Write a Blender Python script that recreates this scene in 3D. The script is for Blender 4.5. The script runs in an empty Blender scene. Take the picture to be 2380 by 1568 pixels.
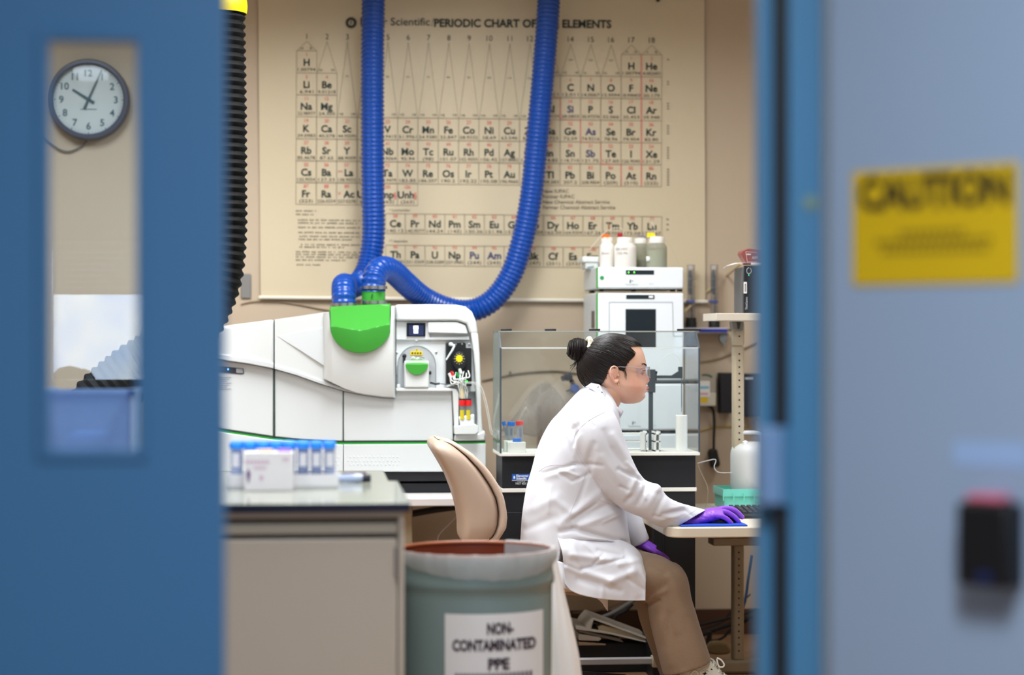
import bpy, bmesh, math, random
from mathutils import Vector, Matrix
from mathutils.bvhtree import BVHTree
random.seed(7)
PI = math.pi
scene = bpy.context.scene
COL = scene.collection

# ------------------------------------------------------------------ camera
FPX = 5000.0                       # focal length in pixels of the 2380 x 1568 frame
YAW = math.radians(5.2)            # the camera looks a little to the right of the room's axis
ZC = 1.30
CT, ST = math.cos(YAW), math.sin(YAW)
cam_d = bpy.data.cameras.new('camera')
cam = bpy.data.objects.new('camera', cam_d)
COL.objects.link(cam)
cam.location = (0, 0, ZC)
cam.rotation_euler = (PI / 2, 0, -YAW)
cam_d.sensor_width = 36.0
cam_d.lens = FPX / 2380.0 * 36.0
cam_d.dof.use_dof = True
cam_d.dof.focus_distance = 7.55
cam_d.dof.aperture_fstop = 1.55
cam_d.clip_start = 0.05
scene.camera = cam

# ------------------------------------------------------------------ world, lamps, exposure
world = bpy.data.worlds.new('world')
scene.world = world
world.use_nodes = True
world.node_tree.nodes['Background'].inputs[0].default_value = (0.75, 0.86, 1.0, 1)
world.node_tree.nodes['Background'].inputs[1].default_value = 0.35

def area(name, loc, sx, sy, power, color, rot=(0, 0, 0), spread=160):
    d = bpy.data.lights.new(name, 'AREA')
    d.shape = 'RECTANGLE'
    d.size, d.size_y, d.energy, d.color = sx, sy, power, color
    d.spread = math.radians(spread)
    o = bpy.data.objects.new(name, d)
    o.location, o.rotation_euler = loc, rot
    COL.objects.link(o)
    return o
WARM = (1.0, 0.93, 0.84)
NEUT = (0.95, 0.985, 1.0)
area('ceiling_lamp_a', (-1.1, 5.3, 2.97), 0.6, 1.25, 25, NEUT)
area('ceiling_lamp_b', (0.9, 5.3, 2.97), 0.6, 1.25, 25, NEUT)
area('ceiling_lamp_c', (-1.1, 7.5, 2.97), 0.6, 1.25, 42, NEUT)
area('ceiling_lamp_d', (0.55, 7.5, 2.97), 0.6, 1.25, 38, NEUT)
area('ceiling_lamp_e', (2.3, 7.5, 2.97), 0.6, 1.25, 12, NEUT)
area('ceiling_lamp_f', (0.2, 4.25, 2.97), 1.25, 0.6, 12, NEUT)
area('corridor_lamp', (0.45, 1.2, 2.95), 0.6, 1.25, 60, (0.86, 0.93, 1.0))
scene.cycles.transparent_max_bounces = 32
vs = scene.view_settings
vs.view_transform = 'Standard'
vs.look = 'None'
vs.exposure = 0.62
vs.gamma = 1.0
vs.use_curve_mapping = False

# ------------------------------------------------------------------ photo geometry helpers
def ray(px, py):
    cx, cz = (px - 1190.0) / FPX, (784.0 - py) / FPX
    return Vector((cx * CT + ST, -cx * ST + CT, cz))
def W(px, py, Y, dy=0.0):
    """point of the room seen at (px, py) that lies on the plane y = Y; dy moves it in depth afterwards"""
    r = ray(px, py)
    t = Y / r.y
    return Vector((r.x * t, Y + dy, ZC + r.z * t))
def on_plane(px, py, p0, n):
    r = ray(px, py)
    c = Vector((0, 0, ZC))
    t = (p0 - c).dot(n) / r.dot(n)
    return c + r * t
def unW(p, Y=None):
    """pixel at which a room point is seen"""
    x, y, z = p[0], p[1], p[2] - ZC
    d = x * ST + y * CT
    cx = (x * CT - y * ST) / d
    return 1190 + cx * FPX, 784 - z / d * FPX
def mpp(Y):
    return Y / FPX / CT
def lerp_tab(tab, v):
    if v <= tab[0][0]: return tab[0][1:]
    for a, b in zip(tab, tab[1:]):
        if v <= b[0]:
            k = (v - a[0]) / (b[0] - a[0])
            return tuple(p + (q - p) * k for p, q in zip(a[1:], b[1:]))
    return tab[-1][1:]
def smooth_tab(tab, v):
    """Catmull-Rom interpolation of a table [(key, values...)]"""
    if v <= tab[0][0]: return tab[0][1:]
    if v >= tab[-1][0]: return tab[-1][1:]
    for i in range(len(tab) - 1):
        if v <= tab[i + 1][0]:
            a, b = tab[i], tab[i + 1]
            p = tab[max(0, i - 1)]; q = tab[min(len(tab) - 1, i + 2)]
            h = b[0] - a[0]; t = (v - a[0]) / h
            out = []
            for k in range(1, len(a)):
                ma = (b[k] - p[k]) / (b[0] - p[0]) * h
                mb = (q[k] - a[k]) / (q[0] - a[0]) * h
                out.append((2*t**3-3*t*t+1)*a[k] + (t**3-2*t*t+t)*ma + (-2*t**3+3*t*t)*b[k] + (t**3-t*t)*mb)
            return tuple(out)
def spline(pts, n=12):
    """Catmull-Rom through points (tuples of any length)"""
    out = []
    m = len(pts)
    for i in range(m - 1):
        p0, p1, p2, p3 = pts[max(0, i-1)], pts[i], pts[i+1], pts[min(m-1, i+2)]
        for j in range(n):
            t = j / n
            out.append(tuple(0.5*((2*b)+(-a+c)*t+(2*a-5*b+4*c-d)*t*t+(-a+3*b-3*c+d)*t**3) for a, b, c, d in zip(p0, p1, p2, p3)))
    out.append(tuple(pts[-1]))
    return out

# ------------------------------------------------------------------ materials
def lin(c):
    return c / 12.92 if c <= 0.04045 else ((c + 0.055) / 1.055) ** 2.4
def rgb(r, g, b):
    return (lin(r / 255), lin(g / 255), lin(b / 255), 1)
MATS = {}
def mat(name, col=(200, 200, 200), rough=0.5, metal=0.0, var=0.06, vscale=6.0, bump=0.0, bscale=60.0, spec=0.5,
        coat=0.0, emit=None, estr=0.0, sss=0.0, trans=0.0, ior=1.45, alpha=1.0, sheen=0.0, stretch=None):
    if name in MATS: return MATS[name]
    m = bpy.data.materials.new(name)
    m.use_nodes = True
    nt = m.node_tree
    b = nt.nodes['Principled BSDF']
    c = rgb(*col)
    tc = nt.nodes.new('ShaderNodeTexCoord')
    src = tc.outputs['Object']
    if stretch:
        mp = nt.nodes.new('ShaderNodeMapping')
        mp.inputs['Scale'].default_value = stretch
        nt.links.new(src, mp.inputs['Vector']); src = mp.outputs['Vector']
    if var > 0:
        nz = nt.nodes.new('ShaderNodeTexNoise')
        nz.inputs['Scale'].default_value = vscale
        nz.inputs['Detail'].default_value = 3
        nt.links.new(src, nz.inputs['Vector'])
        mx = nt.nodes.new('ShaderNodeMix'); mx.data_type = 'RGBA'
        mx.inputs['A'].default_value = tuple(v * (1 - var) for v in c[:3]) + (1,)
        mx.inputs['B'].default_value = tuple(min(1, v * (1 + var)) for v in c[:3]) + (1,)
        nt.links.new(nz.outputs['Fac'], mx.inputs['Factor'])
        nt.links.new(mx.outputs['Result'], b.inputs['Base Color'])
    else:
        b.inputs['Base Color'].default_value = c
    b.inputs['Roughness'].default_value = rough
    b.inputs['Metallic'].default_value = metal
    b.inputs['Specular IOR Level'].default_value = spec
    b.inputs['IOR'].default_value = ior
    b.inputs['Coat Weight'].default_value = coat
    b.inputs['Alpha'].default_value = alpha
    b.inputs['Transmission Weight'].default_value = trans
    b.inputs['Sheen Weight'].default_value = sheen
    if sss:
        b.inputs['Subsurface Weight'].default_value = sss
        b.inputs['Subsurface Radius'].default_value = (1.0, 0.35, 0.2)
        b.inputs['Subsurface Scale'].default_value = 0.008
    if emit:
        b.inputs['Emission Color'].default_value = rgb(*emit)
        b.inputs['Emission Strength'].default_value = estr
    if bump > 0:
        nb = nt.nodes.new('ShaderNodeTexNoise')
        nb.inputs['Scale'].default_value = bscale
        nb.inputs['Detail'].default_value = 4
        nt.links.new(src, nb.inputs['Vector'])
        bp = nt.nodes.new('ShaderNodeBump')
        bp.inputs['Strength'].default_value = bump
        bp.inputs['Distance'].default_value = 0.002
        nt.links.new(nb.outputs['Fac'], bp.inputs['Height'])
        nt.links.new(bp.outputs['Normal'], b.inputs['Normal'])
    MATS[name] = m
    return m
def clear(name, tint=(245, 250, 250), ior=1.45, rough=0.02, haze=0.0, hazecol=(220, 225, 228)):
    """thin clear sheet: lets light straight through, mirrors by angle; haze adds a milky share"""
    if name in MATS: return MATS[name]
    m = bpy.data.materials.new(name); m.use_nodes = True
    nt = m.node_tree; nt.nodes.clear()
    out = nt.nodes.new('ShaderNodeOutputMaterial')
    tr = nt.nodes.new('ShaderNodeBsdfTransparent'); tr.inputs[0].default_value = rgb(*tint)
    gl = nt.nodes.new('ShaderNodeBsdfGlossy'); gl.inputs['Roughness'].default_value = rough
    lw = nt.nodes.new('ShaderNodeLayerWeight'); lw.inputs[0].default_value = 0.5
    pw = nt.nodes.new('ShaderNodeMath'); pw.operation = 'POWER'; pw.inputs[1].default_value = 5.0
    nt.links.new(lw.outputs['Facing'], pw.inputs[0])
    fr = nt.nodes.new('ShaderNodeMapRange')
    r0 = ((ior - 1) / (ior + 1)) ** 2
    fr.inputs['To Min'].default_value = r0; fr.inputs['To Max'].default_value = 0.9
    nt.links.new(pw.outputs[0], fr.inputs['Value'])
    mx = nt.nodes.new('ShaderNodeMixShader')
    nt.links.new(fr.outputs[0], mx.inputs[0]); nt.links.new(tr.outputs[0], mx.inputs[1]); nt.links.new(gl.outputs[0], mx.inputs[2])
    last = mx.outputs[0]
    if haze > 0:
        df = nt.nodes.new('ShaderNodeBsdfDiffuse'); df.inputs[0].default_value = rgb(*hazecol)
        tl = nt.nodes.new('ShaderNodeBsdfTranslucent'); tl.inputs[0].default_value = rgb(*hazecol)
        m2 = nt.nodes.new('ShaderNodeMixShader'); m2.inputs[0].default_value = 0.5
        nt.links.new(df.outputs[0], m2.inputs[1]); nt.links.new(tl.outputs[0], m2.inputs[2])
        m3 = nt.nodes.new('ShaderNodeMixShader')
        nz = nt.nodes.new('ShaderNodeTexNoise'); nz.inputs['Scale'].default_value = 9
        tc = nt.nodes.new('ShaderNodeTexCoord'); nt.links.new(tc.outputs['Object'], nz.inputs['Vector'])
        mr = nt.nodes.new('ShaderNodeMapRange'); mr.inputs['To Min'].default_value = haze * 0.7; mr.inputs['To Max'].default_value = min(1, haze * 1.3)
        nt.links.new(nz.outputs['Fac'], mr.inputs['Value']); nt.links.new(mr.outputs[0], m3.inputs[0])
        nt.links.new(last, m3.inputs[1]); nt.links.new(m2.outputs[0], m3.inputs[2])
        last = m3.outputs[0]
    nt.links.new(last, out.inputs[0])
    MATS[name] = m
    return m

# ------------------------------------------------------------------ mesh building
class MB:
    def __init__(self): self.v, self.f, self.fm, self.cur = [], [], [], 0
    def m(self, i): self.cur = i; return self
    def add(self, vs, fs):
        o = len(self.v)
        self.v.extend(Vector(p) for p in vs)
        for f in fs:
            self.f.append(tuple(i + o for i in f)); self.fm.append(self.cur)
        return self
    def box(self, x0, x1, y0, y1, z0, z1):
        x0, x1 = min(x0, x1), max(x0, x1); y0, y1 = min(y0, y1), max(y0, y1); z0, z1 = min(z0, z1), max(z0, z1)
        return self.add([(x0,y0,z0),(x1,y0,z0),(x1,y1,z0),(x0,y1,z0),(x0,y0,z1),(x1,y0,z1),(x1,y1,z1),(x0,y1,z1)],
                        [(3,2,1,0),(4,5,6,7),(0,1,5,4),(1,2,6,5),(2,3,7,6),(3,0,4,7)])
    def boxp(self, px0, px1, py0, py1, Y0, Y1):
        """box whose front face fills the pixel rectangle at depth Y0"""
        a, b = W(px0, py1, Y0), W(px1, py0, Y0)
        return self.box(a.x, b.x, Y0, Y1, a.z, b.z)
    def obox(self, o, ex, ey, ez):
        """oriented box from corner o with edge vectors"""
        o, ex, ey, ez = Vector(o), Vector(ex), Vector(ey), Vector(ez)
        p = [o, o+ex, o+ex+ey, o+ey, o+ez, o+ex+ez, o+ex+ey+ez, o+ey+ez]
        fs = [(3,2,1,0),(4,5,6,7),(0,1,5,4),(1,2,6,5),(2,3,7,6),(3,0,4,7)]
        if ex.cross(ey).dot(ez) < 0: fs = [f[::-1] for f in fs]
        return self.add(p, fs)
    def prism(self, pts, y0, y1):
        """polygon of (x, z) extruded from y0 to y1"""
        n = len(pts)
        area2 = sum(pts[i][0]*pts[(i+1)%n][1]-pts[(i+1)%n][0]*pts[i][1] for i in range(n))
        if area2 < 0: pts = pts[::-1]
        vs = [(p[0], y0, p[1]) for p in pts] + [(p[0], y1, p[1]) for p in pts]
        fs = [tuple(range(n)), tuple(range(2*n-1, n-1, -1))] + [(i, n+i, n+(i+1)%n, (i+1)%n) for i in range(n)]
        return self.add(vs, fs)
    def prismp(self, pp, Y0, Y1):
        return self.prism([(W(a, b, Y0).x, W(a, b, Y0).z) for a, b in pp], Y0, Y1)
    def prismz(self, pts, z0, z1):
        n = len(pts)
        area2 = sum(pts[i][0]*pts[(i+1)%n][1]-pts[(i+1)%n][0]*pts[i][1] for i in range(n))
        if area2 < 0: pts = pts[::-1]
        vs = [(p[0], p[1], z0) for p in pts] + [(p[0], p[1], z1) for p in pts]
        fs = [tuple(range(n-1, -1, -1)), tuple(range(n, 2*n))] + [(i, (i+1)%n, n+(i+1)%n, n+i) for i in range(n)]
        return self.add(vs, fs)
    def tube(self, pts, r, n=8, caps=True, closed=False):
        """circle swept along points; r is a number or one radius (or (ra, rb)) per point"""
        pts = [Vector(p) for p in pts]
        m = len(pts)
        rs = r if isinstance(r, (list, tuple)) else [r] * m
        tang = []
        for i in range(m):
            a = pts[i-1] if (i > 0 or closed) else pts[i]
            b = pts[(i+1) % m] if (i < m-1 or closed) else pts[i]
            t = b - a
            tang.append(t.normalized() if t.length > 1e-9 else Vector((0,0,1)))
        up = Vector((0,1,0)) if abs(tang[0].y) < 0.9 else Vector((1,0,0))
        nrm = (up - tang[0]*up.dot(tang[0])).normalized()
        vs, fs = [], []
        for i in range(m):
            nrm = (nrm - tang[i]*nrm.dot(tang[i]))
            nrm = nrm.normalized() if nrm.length > 1e-6 else tang[i].orthogonal().normalized()
            bi = tang[i].cross(nrm)
            ra, rb = rs[i] if isinstance(rs[i], (list, tuple)) else (rs[i], rs[i])
            for k in range(n):
                a = 2*PI*k/n
                vs.append(pts[i] + nrm*math.cos(a)*ra + bi*math.sin(a)*rb)
        last = m if closed else m-1
        for i in range(last):
            for k in range(n):
                a, b = i*n+k, i*n+(k+1)%n
                c, d = ((i+1)%m)*n+(k+1)%n, ((i+1)%m)*n+k
                fs.append((a, b, c, d))
        if caps and not closed:
            fs.append(tuple(range(n-1, -1, -1))); fs.append(tuple((m-1)*n+k for k in range(n)))
        return self.add(vs, fs)
    def lathe(self, prof, c, n=24, axis='z', caps=True):
        """profile [(r, h)] around an axis through c"""
        c = Vector(c); vs, fs = [], []
        for r, h in prof:
            for k in range(n):
                a = 2*PI*k/n
                u, v = r*math.cos(a), r*math.sin(a)
                vs.append(c + (Vector((u, v, h)) if axis == 'z' else Vector((u, -h, v)) if axis == 'y' else Vector((h, u, v))))
        m = len(prof)
        for i in range(m-1):
            for k in range(n):
                fs.append((i*n+k, i*n+(k+1)%n, (i+1)*n+(k+1)%n, (i+1)*n+k))
        if caps:
            fs.append(tuple(range(n-1, -1, -1))); fs.append(tuple((m-1)*n+k for k in range(n)))
        return self.add(vs, fs)
    def rings(self, rings, caps=True):
        """loft through closed rings with the same point count"""
        n = len(rings[0]); vs = [p for r in rings for p in r]; fs = []
        for i in range(len(rings)-1):
            for k in range(n):
                fs.append((i*n+k, i*n+(k+1)%n, (i+1)*n+(k+1)%n, (i+1)*n+k))
        if caps:
            fs.append(tuple(range(n-1, -1, -1))); fs.append(tuple((len(rings)-1)*n+k for k in range(n)))
        return self.add(vs, fs)
    def grid(self, fn, nu, nv):
        vs = [fn(i/nu, j/nv) for j in range(nv+1) for i in range(nu+1)]
        fs = [(j*(nu+1)+i, j*(nu+1)+i+1, (j+1)*(nu+1)+i+1, (j+1)*(nu+1)+i) for j in range(nv) for i in range(nu)]
        return self.add(vs, fs)
    def ell(self, c, rx, ry, rz, n=20, m=12, rot=None):
        c = Vector(c); vs, fs = [], []
        for j in range(m+1):
            t = PI*j/m
            for k in range(n):
                a = 2*PI*k/n
                p = Vector((rx*math.sin(t)*math.cos(a), ry*math.sin(t)*math.sin(a), rz*math.cos(t)))
                if rot is not None: p = rot @ p
                vs.append(c+p)
        for j in range(m):
            for k in range(n):
                fs.append((j*n+k, (j+1)*n+k, (j+1)*n+(k+1)%n, j*n+(k+1)%n))
        return self.add(vs, fs)
    def build(self, name, material, parent=None, bevel=0.0, seg=2, smooth=True, angle=35, solid=0.0, fix=False, origin=None):
        me = bpy.data.meshes.new(name)
        if parent is not None: off = Vector(parent['_o'])
        elif origin is not None: off = Vector(origin)
        else:
            xs = [p.x for p in self.v]; ys = [p.y for p in self.v]; zs = [p.z for p in self.v]
            off = Vector(((min(xs)+max(xs))/2, (min(ys)+max(ys))/2, min(zs)))
        me.from_pydata([p-off for p in self.v], [], self.f)
        mats = material if isinstance(material, (list, tuple)) else [material]
        for mm in mats: me.materials.append(mm)
        if len(mats) > 1: me.polygons.foreach_set('material_index', self.fm)
        if fix:
            bm = bmesh.new(); bm.from_mesh(me)
            bmesh.ops.remove_doubles(bm, verts=bm.verts, dist=1e-6)
            bmesh.ops.recalc_face_normals(bm, faces=bm.faces); bm.to_mesh(me); bm.free()
        me.update()
        if smooth:
            me.polygons.foreach_set('use_smooth', [True]*len(me.polygons))
            me.set_sharp_from_angle(angle=math.radians(angle))
        o = bpy.data.objects.new(name, me)
        COL.objects.link(o)
        if parent is not None: o.parent = parent
        else: o.location = off
        o['_o'] = list(off)
        if solid:
            s = o.modifiers.new('solid', 'SOLIDIFY'); s.thickness = solid; s.offset = 0
        if bevel:
            b = o.modifiers.new('bevel', 'BEVEL'); b.width = bevel; b.segments = seg; b.limit_method = 'ANGLE'; b.angle_limit = math.radians(40)
        return o
def tag(o, label, cat, group=None):
    o['label'] = label; o['category'] = cat
    if group: o['group'] = group
    return o
def thing(name, label, cat, loc=(0, 0, 0), group=None):
    o = bpy.data.objects.new(name, None)
    o.empty_display_size = 0.05
    COL.objects.link(o)
    o.location = loc
    o['_o'] = list(loc)
    return tag(o, label, cat, group)
def struct(o, label=None):
    o['kind'] = 'structure'
    if label: o['label'] = label
    return o
def sub(child, parent):
    """make an already built part (mesh with world points, no parent) a sub-part"""
    return child
def dup(o, delta, label=None, group=None):
    """copy of a thing with its parts, moved by delta"""
    c = o.copy(); COL.objects.link(c)
    c.location = Vector(o.location) + Vector(delta)
    if label: c['label'] = label
    if group: c['group'] = group
    for ch in list(o.children):
        k = ch.copy(); COL.objects.link(k); k.parent = c
        for g in list(ch.children):
            h = g.copy(); COL.objects.link(h); h.parent = k
    return c
# ------------------------------------------------------------------ lettering
_TX = {}
def glyphs(s, bold=0.0):
    key = (s, bold)
    if key in _TX: return _TX[key]
    cu = bpy.data.curves.new('lettering', 'FONT')
    cu.body = s; cu.size = 1.0; cu.offset = bold; cu.resolution_u = 3
    cu.fill_mode = 'FRONT'
    o = bpy.data.objects.new('lettering', cu)
    me = o.to_mesh()
    vs = [tuple(v.co) for v in me.vertices]; fs = [tuple(p.vertices) for p in me.polygons]
    o.to_mesh_clear()
    bpy.data.objects.remove(o); bpy.data.curves.remove(cu)
    _TX[key] = (vs, fs)
    return _TX[key]
_g = glyphs('H')
CAPH = max(v[1] for v in _g[0])
def letter(mb, s, place, cx, cy, h, w=None, bold=0.0, rot=0.0, align='c'):
    """put text into mb; place(u, v) maps flat coordinates (v downwards) to the room; h is the capital height"""
    vs, fs = glyphs(s, bold)
    if not vs: return
    x0 = min(v[0] for v in vs); x1 = max(v[0] for v in vs)
    k = h / CAPH
    kx = k if w is None else w / (x1 - x0)
    ax = (x0+x1)/2 if align == 'c' else x0 if align == 'l' else x1
    cr, sr = math.cos(rot), math.sin(rot)
    out = []
    for v in vs:
        a, b = (v[0]-ax)*kx, -(v[1]-CAPH/2)*k
        out.append(place(cx + a*cr - b*sr, cy + a*sr + b*cr))
    mb.add(out, fs)
def flat_line(mb, place, a, b, w):
    d = Vector((b[0]-a[0], b[1]-a[1])); n = Vector((-d.y, d.x)).normalized()*w/2
    mb.add([place(a[0]+n.x, a[1]+n.y), place(b[0]+n.x, b[1]+n.y), place(b[0]-n.x, b[1]-n.y), place(a[0]-n.x, a[1]-n.y)], [(0,1,2,3)])
def remesh(mb, voxel, smooth=0, name='tmp'):
    """fuse everything in mb to one closed surface; returns a new bpy mesh in world coordinates"""
    me = bpy.data.meshes.new(name)
    me.from_pydata([tuple(p) for p in mb.v], [], mb.f)
    bm = bmesh.new(); bm.from_mesh(me); bmesh.ops.recalc_face_normals(bm, faces=bm.faces); bm.to_mesh(me); bm.free()
    o = bpy.data.objects.new(name, me); COL.objects.link(o)
    r = o.modifiers.new('r', 'REMESH'); r.mode = 'VOXEL'; r.voxel_size = voxel; r.adaptivity = 0
    if smooth:
        s = o.modifiers.new('s', 'SMOOTH'); s.factor = 0.5; s.iterations = smooth
    dg = bpy.context.evaluated_depsgraph_get(); dg.update()
    out = bpy.data.meshes.new_from_object(o.evaluated_get(dg))
    bpy.data.objects.remove(o); bpy.data.meshes.remove(me)
    return out
def mesh_obj(name, me, material, parent, smooth=True):
    off = Vector(parent['_o'])
    me.transform(Matrix.Translation(-off))
    me.materials.clear()
    for mm in (material if isinstance(material, (list, tuple)) else [material]): me.materials.append(mm)
    if smooth: me.polygons.foreach_set('use_smooth', [True]*len(me.polygons))
    o = bpy.data.objects.new(name, me); COL.objects.link(o); o.parent = parent
    o['_o'] = list(off)
    me.name = name
    return o
# ================================================================== the setting
XL, XR, YF, YB, ZT = -2.7, 3.3, 3.42, 9.30, 3.0
M_wall = mat('wall_paint', (190, 172, 150), 0.75, var=0.035, vscale=2.5, bump=0.12, bscale=40)
M_ceil = mat('ceiling_paint', (235, 232, 226), 0.85, var=0.02)
M_floor = mat('floor_vinyl', (146, 112, 82), 0.42, var=0.12, vscale=5)
M_base = mat('baseboard_rubber', (72, 44, 28), 0.55, var=0.08)
M_corr = mat('corridor_paint', (176, 182, 188), 0.8, var=0.03)
M_doorblue = mat('door_blue_paint', (58, 110, 156), 0.42, var=0.03, vscale=3, bump=0.05, bscale=25)
M_frameblue = mat('frame_blue_paint', (70, 126, 168), 0.42, var=0.03, vscale=3)
M_doorlit = mat('door_blue_paint_lit', (148, 168, 194), 0.38, var=0.03, vscale=2, bump=0.05, bscale=25)  # door blue made paler: the light on the open leaf is in the colour
M_black = mat('black_plastic', (20, 21, 24), 0.45, var=0.1)
M_blackm = mat('black_satin_metal', (24, 27, 34), 0.5, var=0.08)
M_white = mat('white_plastic', (234, 235, 234), 0.38, var=0.015)
M_whitem = mat('white_matte', (236, 235, 232), 0.6, var=0.02)
M_steel = mat('brushed_steel', (190, 190, 188), 0.28, metal=1.0, var=0.08)
M_pane = clear('window_pane', (236, 244, 250), 1.5, 0.0)

b = MB(); b.box(XL-.1, XR+.1, -2.3, YB+.1, -0.1, 0.0)
struct(b.build('floor', M_floor, smooth=False))
b = MB(); b.box(XL-.1, XR+.1, -2.3, YB+.1, ZT, ZT+.1)
struct(b.build('ceiling', M_ceil, smooth=False))
b = MB(); b.box(XL, XR, YB, YB+.1, 0, ZT)
struct(b.build('wall_back', M_wall, smooth=False))
b = MB(); b.box(XL-.1, XL, YF, YB+.1, 0, ZT)
struct(b.build('wall_left', M_wall, smooth=False))
b = MB(); b.box(XR, XR+.1, YF, YB+.1, 0, ZT)
struct(b.build('wall_right', M_wall, smooth=False))
b = MB(); b.box(XL, XR, YB-.008, YB, 0, .112)
struct(b.build('baseboard_back', M_base, smooth=False))

# the doorway wall: two doors in one opening
xl0 = W(520, 784, 3.34).x - 0.93            # far edge of the closed leaf
xl1 = W(522, 784, 3.34).x                   # meeting edge of the closed leaf
xj = W(1752, 784, 3.40).x                   # right side of the open doorway
xf = W(1921, 784, 3.30).x                   # outer side of the steel frame
b = MB()
b.box(XL, xl0-.05, YF-.04, YF+.08, 0, ZT)
b.box(xf-.005, XR, YF-.04, YF+.08, 0, ZT)
b.box(xl0-.05, xf-.005, YF-.04, YF+.08, 2.16, ZT)
struct(b.build('wall_front', M_corr, smooth=False))
b = MB(); b.box(XL-.1, XL-.0, -2.3, YF, 0, ZT)
struct(b.build('wall_corridor_left', M_corr, smooth=False))
b = MB(); b.box(2.2, 2.3, -2.3, YF-.04, 0, ZT)
struct(b.build('wall_corridor_right', M_corr, smooth=False))

# steel frame on the right with its dark gap and hinge
fr = MB()
fr.box(xj, W(1813, 784, 3.36).x, 3.36, 3.40, 0, 2.16); fr.box(xj+.03, xf, 3.40, 3.50, 0, 2.16)
fr.box(W(1834, 784, 3.325).x, xf, 3.325, 3.50, 0, 2.16)
fr.box(xl0-.05, xf, 3.36, 3.50, 2.11, 2.16)
fr.box(xl0-.05, xl0-.005, 3.36, 3.50, 0, 2.16)
frame = fr.build('trim_1', M_frameblue, bevel=.004)
struct(frame, 'blue painted steel door frame')
b = MB(); b.box(W(1804, 784, 3.33).x, W(1834, 784, 3.33).x, 3.33, 3.37, 0, 2.11)
b.build('gap_shade', mat('gap_shade_black', (16, 22, 30), .6), frame)  # black strip standing in for the shade inside the frame gap
hg = MB()
a, c = W(1768, 1173, 3.32), W(1836, 992, 3.32)
hg.box(a.x, c.x, 3.318, 3.331, a.z, c.z)
hinge = hg.build('hinge', mat('hinge_paint', (112, 146, 190), .35, var=.03), frame, bevel=.003)
hg = MB(); hg.tube([(W(1826, 1173, 3.316).x, 3.316, a.z), (W(1826, 1173, 3.316).x, 3.316, c.z)], .006, 10)
hg.build('hinge_pin', M_frameblue, hinge)
hg = MB(); p = W(1884, 472, 3.325); hg.lathe([(.011, 0), (.011, .002), (.008, .003)], p, 16, 'y')
hg.build('painted_over_plug', mat('olive_sticker', (120, 142, 122), .6), frame)

# left leaf with its narrow window
lx0, lx1 = W(108, 784, 3.335).x, W(322, 784, 3.335).x
lz1, lz0 = W(200, 90, 3.335).z, W(200, 1048, 3.335).z
b = MB()
b.box(xl0, lx0, 3.335, 3.38, 0.01, 2.10); b.box(lx1, xl1, 3.335, 3.38, 0.01, 2.10)
b.box(lx0, lx1, 3.335, 3.38, lz1, 2.10); b.box(lx0, lx1, 3.335, 3.38, 0.01, lz0)
door1 = struct(b.build('door_1', M_doorblue, smooth=False), 'closed blue steel door leaf with a narrow tall window')
b = MB()
t = .014
for (u0, u1, w0, w1) in ((lx0-t, lx0+.003, lz0-t, lz1+t), (lx1-.003, lx1+t, lz0-t, lz1+t), (lx0, lx1, lz1-.003, lz1+t), (lx0, lx1, lz0-t, lz0+.003)):
    b.box(u0, u1, 3.329, 3.337, w0, w1)
b.build('window_frame', M_doorblue, door1, bevel=.003)
b = MB(); b.box(lx0, lx1, 3.355, 3.361, lz0, lz1)
b.build('pane', M_pane, door1, smooth=False)

# right leaf, swung open towards the corridor
phi = math.radians(48)
LD = Vector((math.cos(phi), -math.sin(phi), 0))          # along the leaf
LN = Vector((-math.sin(phi), -math.cos(phi), 0))         # face towards the camera
L0 = Vector((xf + .004, 3.30, 0))
b = MB(); b.obox(L0 + Vector((0, 0, .01)), LD*.86, -LN*.045, Vector((0, 0, 2.09)))
door2 = struct(b.build('door_2', M_doorlit, bevel=.003), 'blue steel door leaf swung open, its paint lightened as if lit')
def leaf(px, py, lift=0.0):
    return on_plane(px, py, L0 + LN*lift, LN) 
sg = thing('caution_sign', 'yellow rectangular caution sign with black lettering on the open blue door', 'sign', leaf(2180, 660))
A, B_, C_, D_ = leaf(1983, 388), leaf(2368, 388), leaf(2368, 660), leaf(1983, 660)
zt, zb = (A.z + B_.z)/2, (C_.z + D_.z)/2
b = MB(); A.z = D_.z = zb; 
b.obox(Vector((A.x, A.y, zb)) + LN*.0005, Vector((B_.x-A.x, B_.y-A.y, 0)), LN*.002, Vector((0, 0, zt-zb)))
b.build('plate', mat('caution_yellow', (208, 174, 12), .5, var=.03), sg, bevel=.0008)
SW = (Vector((B_.x-A.x, B_.y-A.y, 0))).length
def sgp(u, v): return Vector((A.x, A.y, zt)) + LD*u*SW + Vector((0, 0, -v*(zt-zb))) + LN*.0032
b = MB()
letter(b, 'CAUTION', sgp, .5, .205, .265, .91, bold=.045)
b.build('heading', mat('sign_black', (22, 20, 14), .6), sg, smooth=False)
b = MB()
for row, (u0, u1, n) in enumerate(((.30, .70, 9), (.15, .86, 16), (.19, .84, 15))):
    for i in range(n):
        u = u0 + (u1-u0)*i/n
        flat_line(b, sgp, (u, .56+.075*row), (u + (u1-u0)/n*.72, .56+.075*row), .042)
b.build('small_print', mat('sign_print', (96, 82, 12), .6), sg, smooth=False)
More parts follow.
